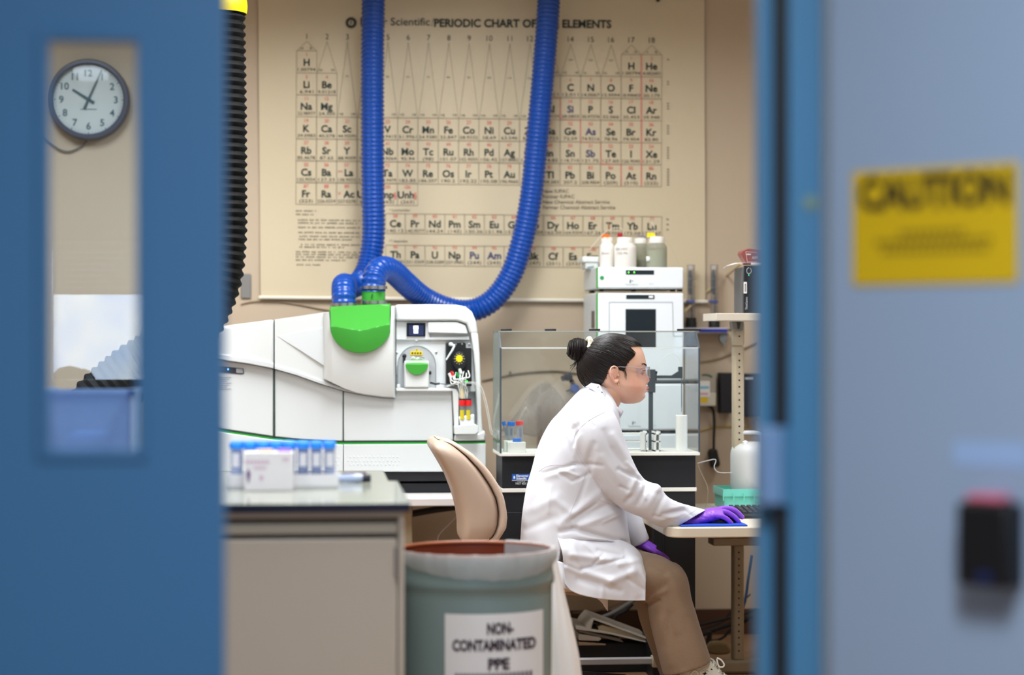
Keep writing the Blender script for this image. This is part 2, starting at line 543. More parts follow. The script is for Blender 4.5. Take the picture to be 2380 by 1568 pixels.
# black box and blank label on the right leaf
bx = thing('door_device', 'black box with a pink-red top on the open blue door', 'device', leaf(2300, 1350))
b = MB()
a = leaf(2262, 1352); c = leaf(2384, 1168)
ln = Vector((c.x-a.x, c.y-a.y, 0))
b.obox(a, ln, LN*.05, Vector((0, 0, c.z-a.z)))
b.build('housing', mat('device_black', (10, 11, 15), .5, var=.05), bx, bevel=.006)
b = MB(); b.obox(a + ln*.12 + Vector((0, 0, c.z-a.z)) + LN*.006, ln*.68, LN*.036, Vector((0, 0, .012)))
b.build('top_button', mat('device_red', (202, 104, 128), .5), bx, bevel=.004)
b = MB(); b.obox(a + ln*.42 + Vector((0, 0, .006)) + LN*.05, ln*.26, LN*.0015, Vector((0, 0, .016)))
b.build('badge', mat('device_badge', (20, 36, 84), .5), bx)
b = MB(); a = leaf(2216, 1080); c = leaf(2380, 1030); b.obox(a, Vector((c.x-a.x, c.y-a.y, 0))*1.05, LN*.001, Vector((0, 0, c.z-a.z)))
tag(b.build('blank_label', mat('label_paper', (150, 180, 222), .6, var=.02), smooth=False), 'blank pale paper strip on the open blue door above the black box', 'label')

# the corridor end behind the camera: a daylit window with half-drawn blinds
wy = -2.2
def vmir(px, py, V):                                     # point behind the camera mirrored in the narrow pane
    p = W(px, py, V); return Vector((p.x, 2*3.355 - V, p.z))
V = 2*3.355 - wy
w0, w1 = vmir(96, 784, V).x, vmir(96, 784, V).x + 1.25
wz0, wz1, wzb = vmir(200, 885, V).z, vmir(200, 560, V).z, vmir(200, 690, V).z
b = MB()
b.box(XL-.1, w0, wy-.1, wy, 0, ZT); b.box(w1, 2.3, wy-.1, wy, 0, ZT); b.box(w0, w1, wy-.1, wy, 0, wz0); b.box(w0, w1, wy-.1, wy, wz1, ZT)
struct(b.build('wall_corridor_end', M_corr, smooth=False))
sky = bpy.data.materials.new('daylight_sky'); sky.use_nodes = True
nt = sky.node_tree; nt.nodes.clear()
o_ = nt.nodes.new('ShaderNodeOutputMaterial'); em = nt.nodes.new('ShaderNodeEmission')
tc = nt.nodes.new('ShaderNodeTexCoord'); nz = nt.nodes.new('ShaderNodeTexNoise'); nz.inputs['Scale'].default_value = 3.2
cr = nt.nodes.new('ShaderNodeValToRGB'); cr.color_ramp.elements[0].color = (.42, .62, 1, 1); cr.color_ramp.elements[1].color = (.85, .93, 1, 1)
cr.color_ramp.elements[0].position = .35; cr.color_ramp.elements[1].position = .6
nt.links.new(tc.outputs['Object'], nz.inputs['Vector']); nt.links.new(nz.outputs['Fac'], cr.inputs[0]); nt.links.new(cr.outputs[0], em.inputs[0])
em.inputs[1].default_value = 6.5
nt.links.new(em.outputs[0], o_.inputs[0])
b = MB(); b.box(w0-.6, w1+.6, wy-.62, wy-.6, wz0-.4, wz1+.3)
skyo = b.build('window_1', sky, smooth=False); struct(skyo, 'bright sky outside the corridor window')
b = MB()
for u in (w0, w1-.04): b.box(u, u+.04, wy-.06, wy+.01, wz0, wz1)
b.box(w0, w1, wy-.06, wy+.01, wz1-.04, wz1); b.box(w0, w1, wy-.06, wy+.03, wz0-.03, wz0+.005)
b.build('window_frame', M_whitem, skyo)
M_slat = mat('blind_slat', (208, 210, 216), .6)
sl = None; z = wz1-.05; k = 0
while z > wzb:
    if sl is None:
        b = MB(); b.obox(Vector((w0+.045, wy-.005, z)), Vector((w1-w0-.09, 0, 0)), Vector((0, .006, .0255)), Vector((0, .0008, -.0004)))
        sl = b.build('blind_slat', M_slat, skyo, smooth=False); z0s = z
    else:
        d = sl.copy(); COL.objects.link(d); d.parent = skyo; d.location = (0, 0, z-z0s)
    z -= .024
M_leafs = mat('garden_foliage', (52, 66, 60), .8, var=.3, vscale=20)
rnd = random.Random(3)
b = MB()                                                  # one clipped hedge outside that window
for q in range(60):
    b.ell((rnd.uniform(w0-.2, w1+.2), wy-.42+rnd.uniform(-.05, .05), wz0-.12+rnd.uniform(-.03, .11)), rnd.uniform(.05, .09), .06, rnd.uniform(.05, .09), 8, 6)
b.box(w0-.25, w1+.25, wy-.46, wy-.38, 0, wz0-.12)
tag(b.build('hedge', M_leafs), 'dark clipped hedge outside the corridor window', 'hedge')
# ================================================================== things on the back wall
YC = 9.285
def wave(x, z):
    return .0022*math.sin(3.1*x+1.1*z) + .0014*math.sin(7.3*z-2*x) + .0010*math.sin(11*x+5*z)
ch = thing('periodic_chart', 'large cream wall chart of the periodic table hanging behind the machines', 'chart', W(1120, 690, YC))
cA, cB, cC, cD = W(600, -12, YC), W(1637, -2, YC), W(1640, 701, YC), W(606, 691, YC)
def paper(u, v):
    p = cA*(1-u)*(1-v) + cB*u*(1-v) + cC*u*v + cD*(1-u)*v
    return Vector((p.x, YC + wave(p.x, p.z), p.z))
b = MB(); b.grid(paper, 70, 50)
M_paper = mat('chart_paper', (206, 191, 162), .42, var=.05, vscale=1.6, bump=.10, bscale=7)
b.build('paper', M_paper, ch, fix=False)
b = MB(); b.tube([cD + Vector((-.008, -.004, 0)), cC + Vector((.008, -.004, 0))], .008, 10)
b.build('bottom_rail', mat('chart_rail', (226, 220, 206), .5), ch)
b = MB(); q0, q1 = W(590, -14, YC), W(1645, -4, YC)
b.obox(q0 + Vector((0, -.014, 0)), q1-q0, Vector((0, .02, 0)), Vector((0, 0, .012)))
b.build('top_rail', mat('chart_top_rail', (168, 165, 158), .5), ch)
b = MB(); b.boxp(1526, 1534, -12, 2, YC-.02, YC-.002)
b.build('rail_hook', M_black, ch)
def cpl(u, v):
    p = W(u, v, YC); return Vector((p.x, YC + wave(p.x, p.z) - .0022, p.z))
ink = MB(); red = MB(); blk = MB(); blu = MB()
# column geometry of the printed table: left edge of group 1 and right edge of group 18
def gx(g, y=250): return 712.3 + (g-1)*47.17 + (0 if g < 6 else .0) - (y-250)*.0045
def ty(x): return (x-712)*.0112                           # the print runs slightly downhill to the right
ROWY = [145, 196.5, 247, 298.5, 349.5, 400, 450]
P1 = {1: [('1','H','1.00794')], }
T = [
 [(1,'1','H','1.00794'),(17,'1','H','1.00794'),(18,'2','He','4.002602')],
 [(1,'3','Li','6.941'),(2,'4','Be','9.01218'),(13,'5','B','10.811'),(14,'6','C','12.011'),(15,'7','N','14.0067'),(16,'8','O','15.9994'),(17,'9','F','18.998403'),(18,'10','Ne','20.179')],
 [(1,'11','Na','22.98977'),(2,'12','Mg','24.305'),(13,'13','Al','26.98154'),(14,'14','Si','28.0855'),(15,'15','P','30.97376'),(16,'16','S','32.066'),(17,'17','Cl','35.453'),(18,'18','Ar','39.948')],
 [(1,'19','K','39.0983'),(2,'20','Ca','40.078'),(3,'21','Sc','44.95591'),(4,'22','Ti','47.88'),(5,'23','V','50.9415'),(6,'24','Cr','51.9961'),(7,'25','Mn','54.9380'),(8,'26','Fe','55.847'),(9,'27','Co','58.9332'),(10,'28','Ni','58.69'),(11,'29','Cu','63.546'),(12,'30','Zn','65.39'),(13,'31','Ga','69.723'),(14,'32','Ge','72.59'),(15,'33','As','74.9216'),(16,'34','Se','78.96'),(17,'35','Br','79.904'),(18,'36','Kr','83.80')],
 [(1,'37','Rb','85.4678'),(2,'38','Sr','87.62'),(3,'39','Y','88.9059'),(4,'40','Zr','91.224'),(5,'41','Nb','92.9064'),(6,'42','Mo','95.94'),(7,'43','Tc','(98)'),(8,'44','Ru','101.07'),(9,'45','Rh','102.9055'),(10,'46','Pd','106.42'),(11,'47','Ag','107.8682'),(12,'48','Cd','112.41'),(13,'49','In','114.82'),(14,'50','Sn','118.710'),(15,'51','Sb','121.75'),(16,'52','Te','127.60'),(17,'53','I','126.9045'),(18,'54','Xe','131.29')],
 [(1,'55','Cs','132.9054'),(2,'56','Ba','137.33'),(3,'57','La','138.9055'),(4,'72','Hf','178.49'),(5,'73','Ta','180.9479'),(6,'74','W','183.85'),(7,'75','Re','186.207'),(8,'76','Os','190.2'),(9,'77','Ir','192.22'),(10,'78','Pt','195.08'),(11,'79','Au','196.9665'),(12,'80','Hg','200.59'),(13,'81','Tl','204.383'),(14,'82','Pb','207.2'),(15,'83','Bi','208.9804'),(16,'84','Po','(209)'),(17,'85','At','(210)'),(18,'86','Rn','(222)')],
 [(1,'87','Fr','(223)'),(2,'88','Ra','226.0254'),(3,'89','Ac','227.0278'),(4,'104','Unq','(261)'),(5,'105','Unp','(262)'),(6,'106','Unh','(263)')],
]
LAN = [('58','Ce','140.12'),('59','Pr','140.9077'),('60','Nd','144.24'),('61','Pm','(145)'),('62','Sm','150.36'),('63','Eu','151.96'),('64','Gd','157.25'),('65','Tb','158.9254'),('66','Dy','162.50'),('67','Ho','164.9304'),('68','Er','167.26'),('69','Tm','168.9342'),('70','Yb','173.04'),('71','Lu','174.967')]
ACT = [('90','Th','232.0381'),('91','Pa','231.0359'),('92','U','238.0289'),('93','Np','237.0482'),('94','Pu','(244)'),('95','Am','(243)'),('96','Cm','(247)'),('97','Bk','(247)'),('98','Cf','(251)'),('99','Es','(252)'),('100','Fm','(257)'),('101','Md','(258)'),('102','No','(259)'),('103','Lr','(260)')]
def cell(x, y, num, sym, wt, sh=0):
    y += ty(x)
    letter(red, num, cpl, x, y-18, 7.6, None, .012)
    (letter)(blu if sym in ('Si','As','Sb','Pu','Am') else ink, sym, cpl, x+sh, y, 15.5, None, .026)
    w = min(41, 6.3*len(wt))
    letter(blk, wt, cpl, x, y+16.5, 7.0, w, .004)
LW = 1.3
def L(a, c, w=LW, m=None): flat_line(m or blk_l, cpl, (a[0], a[1]+ty(a[0])), (c[0], c[1]+ty(c[0])), w)
blk_l = MB()
hw = 23.6
for r, row in enumerate(T):
    y = ROWY[r]
    for g, num, sym, wt in row:
        x = gx(g, y); sh = 5 if sym in ('La', 'Ac') else -4 if sym.startswith('Un') else 0
        cell(x, y, num, sym, wt, sh)
        if sym == 'La': letter(red, '**', cpl, x-15, y+ty(x)-1, 9)
        if sym == 'Ac': letter(red, 'v', cpl, x-17, y+ty(x)-3, 9, None, .02)
        if sym.startswith('Un'): letter(red, '§', cpl, x+18, y+ty(x)+1, 12, None, .02)
        t_, b_ = y-27, y+24.5
        L((x-hw, t_), (x-hw, b_)); L((x+hw, t_), (x+hw, b_)); L((x-hw, t_), (x+hw, t_)); L((x-hw, b_), (x+hw, b_))
# group numbers and the tall open triangles above the columns
for g in range(1, 19):
    x = gx(g, 90); letter(ink, str(g), cpl, x, 84.5+ty(x), 12.5, None, -.005)
    top = 96; base = {1: 118, 18: 118, 17: 118, 2: 169}.get(g, 169 if g >= 13 else 271)
    xb = gx(g, base)
    L((x, top), (xb-hw+1, base), 1.1); L((x, top), (xb+hw-1, base), 1.1)
    if base > 120:
        letter(blk, {2: 'IIA'}.get(g, 'VIB' if g < 13 else 'VA'), cpl, xb-14, base-7+ty(xb), 5.2)
        letter(blk, {2: 'IIA'}.get(g, 'VIB' if g < 13 else 'VB'), cpl, xb+14, base-7+ty(xb), 5.2)
        if g > 2: letter(blk, str(g) + 'A', cpl, xb, (176 if g < 13 else 132)+ty(xb), 4.6)
    else:
        letter(blk, 'IA', cpl, xb-10, base-6+ty(xb), 5); letter(blk, 'IB', cpl, xb+10, base-6+ty(xb), 5)
    if base > 119 and g not in (2,): L((xb-hw, base), (xb+hw, base), 1)
# red staircase and the red line left of the noble gases
st = [(13, 2), (14, 3), (15, 4), (16, 5), (16, 6)]
pr = MB()
stair = [(gx(13)-hw, ROWY[1]+24.5), (gx(13)+hw, ROWY[1]+24.5), (gx(13)+hw, ROWY[2]+24.5), (gx(14)+hw, ROWY[2]+24.5), (gx(14)+hw, ROWY[3]+24.5), (gx(15)+hw, ROWY[3]+24.5), (gx(15)+hw, ROWY[4]+24.5), (gx(16)+hw, ROWY[4]+24.5), (gx(16)+hw, ROWY[5]+24.5)]
for a, c in zip(stair, stair[1:]): L(a, c, 2.4, pr)
L((gx(17)+hw, 118), (gx(17)+hw, ROWY[5]+24.5), 2.4, pr)
for k in range(14):
    x = gx(5) + 16.5 + k*46.0*1.0
    x = 919 + k*45.85
    cell(x, 517, *LAN[k]); cell(x, 589, *ACT[k])
    for yy in (494, 540, 567, 614):
        L((x-22.9, yy), (x+22.9, yy))
    for (t_, b_) in ((494, 540), (567, 614)):
        L((x-22.9, t_), (x-22.9, b_)); L((x+22.9, t_), (x+22.9, b_))
letter(blk, '* Lanthanides', cpl, 905, 488, 6, None, 0, 0, 'l'); letter(blk, '** Actinides', cpl, 905, 560, 6, None, 0, 0, 'l')
for i, s in enumerate(('New IUPAC', 'Former IUPAC', 'New Chemical Abstract Service', 'Former Chemical Abstract Service')):
    letter(blk, s, cpl, 1262, 444+i*12.6, 8.2, None, .004, 0, 'l')
rn = random.Random(11)
def greek(x0, x1, y):
    """fine print too small to read: word-length strokes"""
    x = x0
    while x < x1:
        w = rn.uniform(6, 26); e = min(x1, x+w)
        n = max(1, int((e-x)/3.4))
        for i in range(n):
            xx = x + (e-x)*i/n
            flat_line(blk, cpl, (xx, y+rn.uniform(-.6, .6)+ty(x)), (xx+2.2, y+ty(x)), rn.uniform(2.2, 3.6))
        x = e + 3.5
for y, x0, x1 in ((490, 688, 738), (498, 688, 730), (511, 693, 838), (518, 693, 828), (528, 693, 838), (540, 693, 838), (549, 696, 838), (556, 694, 820), (568, 700, 838), (574, 696, 798), (585, 688, 838), (591, 688, 838), (597, 688, 838), (604, 688, 805), (615, 690, 746)):
    greek(x0, x1, y)
for r in range(7):                                       # narrow period notes at the right margin
    for k in range(1 + r):
        flat_line(blk, cpl, (gx(18)+36, ROWY[min(r, 5)]-16+k*6+ty(1514)), (gx(18)+41, ROWY[min(r, 5)]-15+k*6+ty(1514)), 2.2)
for y0 in (500, 512, 524): flat_line(blk, cpl, (1549, y0+9), (1554, y0+10), 2.4)
# heading with its round emblem
letter(ink, 'PERIODIC CHART OF THE ELEMENTS', cpl, 1009, 53.5, 17.5, 412, .032, .0065, 'l')
letter(ink, 'Fisher Scientific', cpl, 838, 50, 17, 161, .006, .006, 'l')
flat_line(ink, cpl, (1008, 42), (1003, 62), 1.0)
for k in range(16):
    a = 2*PI*k/16
    flat_line(ink, cpl, (816+6.5*math.cos(a), 53+6.5*math.sin(a)), (816+13.5*math.cos(a+.22), 53+13.5*math.sin(a+.22)), 3.0)
letter(ink, 'f', cpl, 816, 53, 8, None, .03)
b = MB()
for k in range(24):
    a, c = 2*PI*k/24, 2*PI*(k+1)/24
    flat_line(ink, cpl, (816+10.6*math.cos(a), 53+10.6*math.sin(a)), (816+10.6*math.cos(c), 53+10.6*math.sin(c)), 1.6)
ink.build('element_symbols', mat('chart_ink', (28, 44, 38), .6), ch, smooth=False)
blu.build('blue_symbols', mat('chart_blue_ink', (52, 60, 104), .6), ch, smooth=False)
blk.build('fine_print', mat('chart_fine_ink', (92, 88, 74), .6), ch, smooth=False)
blk_l.build('ruled_lines', mat('chart_rule', (158, 146, 122), .6), ch, smooth=False)
red.build('atomic_numbers', mat('chart_red_ink', (214, 110, 100), .6), ch, smooth=False)
pr.build('red_dividers', mat('chart_red_rule', (214, 112, 104), .6), ch, smooth=False)

for o_ in ch.children:
    if o_.name.split('.')[0] in ('element_symbols', 'blue_symbols', 'fine_print', 'ruled_lines', 'atomic_numbers', 'red_dividers'): o_['kind'] = 'stuff'
# ---- clock
cc = W(206.5, 232, YB-.03); R = 92*mpp(9.28)
ck = thing('wall_clock', 'round wall clock with dark rim showing four minutes past ten, seen through the door window', 'clock', (cc.x, YB-.03, cc.z-R))
cc = Vector((cc.x, 0, cc.z))
b = MB(); b.lathe([(R*.86, .062), (R*.90, .068), (R*.97, .066), (R, .055), (R, 0)], (cc.x, YB, cc.z), 56, 'y', caps=False)
b.build('rim', mat('clock_rim', (78, 80, 94), .4), ck, angle=50)
b = MB(); b.lathe([(R*.90, .03), (R*.90, .04)], (cc.x, YB, cc.z), 56, 'y')
b.build('dial', mat('clock_dial', (206, 208, 206), .5, var=.01), ck)
def dial(u, v): return Vector((cc.x + u*R, YB-.0412, cc.z - v*R))
b = MB()
for h in range(1, 13):
    a = math.radians(30*h)
    letter(b, str(h), dial, .665*math.sin(a), -.655*math.cos(a), .165, None, .02)
for k in range(60):
    a = math.radians(6*k); l = .05 if k % 5 == 0 else .018
    flat_line(b, dial, (.80*math.sin(a), -.80*math.cos(a)), ((.80+l)*math.sin(a), -(.80+l)*math.cos(a)), .02 if k % 5 == 0 else .012)
flat_line(b, dial, (-.2, .24), (.2, .24), .018)
b.build('numerals', mat('clock_numeral', (66, 92, 96), .5), ck, smooth=False)['kind'] = 'stuff'
def hand(name, ang, l0, l1, w0, w1, dy):
    s, c = math.sin(ang), math.cos(ang)
    pts = [(-l0*s - w0*c*.7, l0*c - w0*s*.7), (l1*s - w1*c, -l1*c - w1*s), (l1*s + w1*c, -l1*c + w1*s), (-l0*s + w0*c*.7, l0*c + w0*s*.7)]
    hb = MB(); vs = [dial(*p) + Vector((0, -dy, 0)) for p in pts]; hb.add(vs + [p + Vector((0, .0012, 0)) for p in vs], [(0,1,2,3),(7,6,5,4),(0,4,5,1),(1,5,6,2),(2,6,7,3),(3,7,4,0)])
    hb.build(name, mat('clock_hand', (58, 84, 88), .45), ck, smooth=False)
hand('hour_hand', math.radians(-58), .16, .46, .055, .025, .004)
hand('minute_hand', math.radians(24), .26, .80, .045, .012, .007)
b = MB(); b.lathe([(R*.88, .052), (R*.6, .058), (.002, .0605)], (cc.x, YB, cc.z), 40, 'y', caps=False)
b.build('glass', clear('clock_glass', (250, 252, 252), 1.35, .03), ck)
b = MB(); b.tube(spline([tuple(W(x, y, YB-.012)) for x, y in ((203, 324), (196, 334), (180, 345), (160, 352), (140, 348), (118, 334), (95, 318), (60, 300))], 5), .004, 6)
b.build('cord', mat('grey_cord', (112, 110, 106), .6), ck)

# ---- switch plate on the wall
b = MB(); b.boxp(560, 583, 636, 693, YB-.010, YB)
sw = tag(b.build('switch_plate', mat('plate_grey', (128, 126, 124), .5), bevel=.003), 'small grey metal plate on the wall left of the chart', 'wall plate')

# ---- ribbed hoses
def ribbed(mb, path, R, pitch, depth, n=20, per=6, close_ends=True):
    pts = [Vector(p) for p in path]
    L_ = [0]
    for a, c in zip(pts, pts[1:]): L_.append(L_[-1] + (c-a).length)
    tot = L_[-1]; N = int(tot/pitch*per); out = []; rs = []; j = 0
    for i in range(N+1):
        s = tot*i/N
        while j < len(L_)-2 and L_[j+1] < s: j += 1
        k = (s-L_[j])/max(1e-9, L_[j+1]-L_[j])
        out.append(pts[j].lerp(pts[j+1], k))
        ph = (i % per)/per
        rs.append(R - depth*(0.5-0.5*math.cos(2*PI*ph))**1.2)
    mb.tube(out, rs, n)
    return out
M_hose = mat('blue_hose', (0, 66, 156), .30, var=.06, coat=.15, spec=.5)
RH = .0505
ha = thing('exhaust_hose', 'blue ribbed hose dropping straight from above to the left port of the green cover', 'hose', W(800, 712, 8.70))
b = MB()
pa = [W(870, -152, 9.10), W(869, -60, 9.10), W(866, 120, 9.10), W(866, 300, 9.10), W(867, 450, 9.10), W(868, 540, 9.10), W(861, 600, 9.09), W(845, 645, 9.06), W(824, 664, 9.0), W(806, 664, 8.92), W(800, 663, 8.84), W(799, 668, 8.77), W(799, 688, 8.72), W(800, 722, 8.715)]
ribbed(b, spline([tuple(p) for p in pa], 14), RH, .0185, .0050)
b.build('hose_wall', M_hose, ha)
def clamp(parent, px, py, Y, R, h=.013):
    c = W(px, py, Y)
    b = MB(); b.lathe([(R, -h/2), (R+.002, -h/2), (R+.002, h/2), (R, h/2)], c, 32, 'z', caps=False)
    for k in range(26):
        a = 2*PI*k/26; x, y = math.cos(a), math.sin(a)
        b.obox(c + Vector((x*(R+.002)-y*.0015, y*(R+.002)+x*.0015, -h*.35)), Vector((y*.003, -x*.003, 0)), Vector((x*.0012, y*.0012, 0)), Vector((0, 0, h*.7)))
    b.box(c.x+.018, c.x+.036, c.y-R-.012, c.y-R*.55, c.z-h*.6, c.z+h*.6)
    return b.build('hose_clamp', M_steel, parent)
clamp(ha, 799, 708, 8.715, RH+.001)
hb = thing('exhaust_hose', 'blue ribbed hose looping in a wide U from the right port of the green cover', 'hose', W(868, 705, 8.74))
b = MB()
pb = [W(868, 676, 8.74), W(869, 655, 8.74), W(876, 632, 8.76), W(892, 623, 8.80), W(915, 632, 8.87), W(944, 659, 8.96), W(985, 693, 9.05), W(1040, 717, 9.10), W(1093, 722, 9.12), W(1145, 697, 9.12), W(1187, 640, 9.12), W(1214, 560, 9.12), W(1234, 460, 9.12), W(1248, 330, 9.12), W(1262, 180, 9.12), W(1273, 40, 9.12), W(1280, -70, 9.12), W(1287, -150, 9.12)]
ribbed(b, spline([tuple(p) for p in pb], 14), RH, .0185, .0050)
b.build('hose_wall', M_hose, hb)
clamp(hb, 869, 668, 8.74, RH+.001)

# ---- black duct on the left with its yellow tape
M_duct = mat('black_duct', (9, 9, 10), .7, var=.1, spec=.2)
bd = thing('flexible_duct', 'thick black ribbed duct hanging behind the edge of the closed blue door', 'duct', W(250, 980, 8.0))
b = MB()
pd = [W(498, -278, 8.02), W(500, -120, 8.02), W(503, 60, 8.02), W(506, 250, 8.02), W(507, 430, 8.02), W(506, 560, 8.02), W(492, 660, 8.02), W(448, 752, 8.02), W(380, 818, 8.02), W(300, 872, 8.02), W(222, 945, 8.02), W(190, 1030, 8.02), W(180, 1125, 8.02), W(180, 1260, 8.02)]
ribbed(b, spline([tuple(p) for p in pd], 14), .108, .030, .010, n=24)
b.build('duct_wall', M_duct, bd)
b = MB(); c0 = W(503, -60, 8.02); c1 = W(504, 32, 8.02)
prof = []
for i in range(12):
    k = i/11; prof.append((.111+.003*math.sin(9*k)+.002*k, (c1.z-c0.z)*(1-k)))
b.lathe(prof[::-1], (c0.x, 8.02, c0.z), 30, 'z', caps=False)
b.build('tape_band', mat('yellow_tape', (226, 204, 16), .4), bd, angle=60)
# ================================================================== bench and mass spectrometer
M_tab = mat('bench_laminate', (214, 208, 206), .45, var=.02)
M_post = mat('tan_steel', (172, 158, 132), .42, var=.05)
ZTAB = W(900, 1147, 8.45).z
def plain_table(name, label, x0, x1, y0, y1, z, th, legs, top=M_tab, foot=True):
    t = thing(name, label, 'table', ((x0+x1)/2, (y0+y1)/2, 0))
    b = MB(); b.box(x0, x1, y0, y1, z-th, z); b.build('tabletop', top, t, bevel=.004)
    for lx in legs:
        for ly in (y0+.16, y1-.10):
            b = MB(); b.box(lx-.028, lx+.028, ly-.02, ly+.02, .03, z-th); b.build('leg', M_post, t, bevel=.005)
        b = MB(); b.box(lx-.035, lx+.035, y0+.05, y1-.03, 0, .045); b.build('foot_rail', M_post, t, bevel=.008)
    return t
tx0, tx1 = W(330, 1150, 8.2).x, W(1128, 1150, 8.2).x
tb = plain_table('instrument_table', 'long pale laminate table carrying the white and green mass spectrometer', tx0, tx1, 8.20, 9.18, ZTAB, .031, (tx0+.25, tx1-.3))
b = MB(); b.tube([W(925, 1199, 8.75), W(1010, 1184, 8.75), W(1068, 1176, 8.75)], .014, 8); b.build('brace', M_black, tb)

M_inst = mat('instrument_white', (215, 220, 222), .36, var=.012)
M_instw = mat('instrument_warm_white', (221, 225, 225), .34, var=.012)
M_seam = mat('dark_green_seam', (34, 62, 52), .5)
M_green = mat('instrument_green', (62, 156, 54), .38, var=.02)
M_greenl = mat('instrument_green_line', (44, 160, 52), .4, var=.02)
M_grayp = mat('bay_grey', (228, 232, 233), .4, var=.012)
ms = thing('mass_spectrometer', 'large white mass spectrometer with a green hose cover and open sample bay', 'instrument', W(820, 1147, 8.45))
YI = 8.45
# dark plinth
b = MB(); b.boxp(455, 1112, 1095, 1121, YI+.015, 8.95); b.build('plinth', mat('plinth_black', (34, 34, 40), .6, bump=.2, bscale=300), ms, bevel=.004)
b = MB(); b.boxp(450, 1112, 1121, 1148.5, YI+.03, 8.95); b.build('plinth_foot', M_blackm, ms, bevel=.003)
gl = [(430, 986), (480, 993), (525, 1001), (580, 1009), (637, 1017.5), (700, 1024), (760, 1027.5), (800, 1028), (900, 1027.5), (1000, 1027), (1128, 1026)]
# base panels below the green line
def seg(poly, a, c):
    """part of an (x, y) polyline between x = a and x = c"""
    out = [(a, lerp_tab(poly, a)[0])] + [p for p in poly if a < p[0] < c] + [(c, lerp_tab(poly, c)[0])]
    return out
for x0, x1, nm in ((430, 797.3, 'base_panel'), (799, 1129, 'base_panel')):
    b = MB(); top = [(x, y+4.5) for x, y in seg(gl, x0, x1)]
    b.prismp(top + [(x1, 1095.5), (x0, 1095.5)], YI-.01, 8.95)
    pn = b.build(nm, M_inst, ms, bevel=.003)
    b = MB()
    ys = (1061, 1070.5, 1079)
    for r, y in enumerate(ys):
        for k in range(60):
            x = 640 + k*9.15 + (4.5 if r == 1 else 0)
            if not (x0+8 < x < x1-8) or x > 930: continue
            p = W(x, y, YI-.01); b.ell(p, .0034, .0022, .0034, 8, 5)
    if b.v: b.build('grip_dots', M_inst, pn)['kind'] = 'stuff'
b = MB(); b.prismp([(x, y+.6) for x, y in gl] + [(x, y+5.2) for x, y in gl[::-1]], YI-.006, 8.9); b.build('green_stripe', M_greenl, ms)
b = MB(); b.prismp([(x, y-3.0) for x, y in gl] + [(x, y+1.0) for x, y in gl[::-1]], YI-.002, 8.9); b.build('stripe_gap', M_seam, ms)
# body block behind everything
b = MB(); b.prismp([(430, 775), (637, 750), (765, 730), (918, 716), (1060, 716), (1096, 760), (1108, 830), (1110, 1020), (430, 1000)], YI+.09, 8.95)
b.build('chassis', M_inst, ms, bevel=.01)
# swooping line between hood and lower panels
sw_ = [(430, 822), (480, 829), (525, 837), (580, 845), (637, 856), (690, 871), (740, 889), (800, 908), (850, 918), (890, 923), (919, 924.5)]
# lower panels
def lower(name, x0, x1, inset=2.0, right=None):
    top = [(x, y+2) for x, y in seg(sw_, x0, x1)]; bot = [(x, y-3.2) for x, y in seg(gl, x0, x1)]
    b = MB(); b.prismp(top + bot[::-1], YI, YI+.12); return b.build(name, M_inst, ms, bevel=.0035)
pl = lower('side_panel', 430, 635.5)
lower('front_panel', 638.3, 796.5)
b = MB()
top = [(799.2, 912)] + [(x, y+2) for x, y in seg(sw_, 800, 919)] + [(921, 908), (1050, 907.5)]
b.prismp(top + [(1053.5, 1023.8), (799.2, 1024.8)], YI, YI+.12); b.build('front_panel', M_inst, ms, bevel=.0035)
b = MB(); b.prismp([(1049.5, 906), (1052, 906), (1056.5, 1009.5), (1054, 1009.5)], YI+.004, YI+.1); b.build('panel_seam', M_seam, ms)
b = MB(); b.prismp([(432, 990), (1052, 1022), (1049, 925), (919, 925), (800, 905), (432, 835)], YI+.012, YI+.09); b.build('seam_backing', M_seam, ms)
# right bottom corner piece with its raised lip
b = MB(); b.prismp([(1057, 1010), (1112, 1007), (1127, 1000), (1129.5, 1020), (1129, 1023.5), (1055, 1024)], YI-.012, 8.95); b.build('corner_base', M_instw, ms, bevel=.006)
# hood: two pieces with a seam at 637
hood_l = [(430, 772), (480, 763), (520, 757), (580, 749.5), (636, 742)]
b = MB(); b.prismp(hood_l + [(636, 855)] + [(x, y) for x, y in seg(sw_, 430, 636)][::-1][1:], YI-.02, 8.93)
hood1 = b.build('hood', M_instw, ms, bevel=.012, seg=4)
b = MB(); b.prismp([(430, 812), (480, 818), (525, 824), (580, 832), (635.5, 843)] + [(x, y+.5) for x, y in seg(sw_, 430, 635.5)][::-1], YI-.026, YI+.02); b.build('hood_lip', M_inst, hood1, bevel=.003)
b = MB(); b.prismp([(638.5, 742), (690, 735), (764.5, 724), (766.5, 764), (908.5, 760), (909.5, 711), (918, 710), (918.5, 924)] + seg(sw_, 638.5, 918)[::-1], YI-.022, 8.93)
hood2 = b.build('hood', M_instw, ms, bevel=.012, seg=4)
b = MB(); b.prismp([(636, 745), (638.6, 744), (638.6, 1017), (635.6, 1016)], YI-.004, YI+.1); b.build('hood_seam', M_seam, ms)
b = MB(); b.prismp([(796.4, 908), (799.3, 909), (799.3, 1094), (796.9, 1094)], YI+.004, YI+.1); b.build('panel_seam', M_seam, ms)
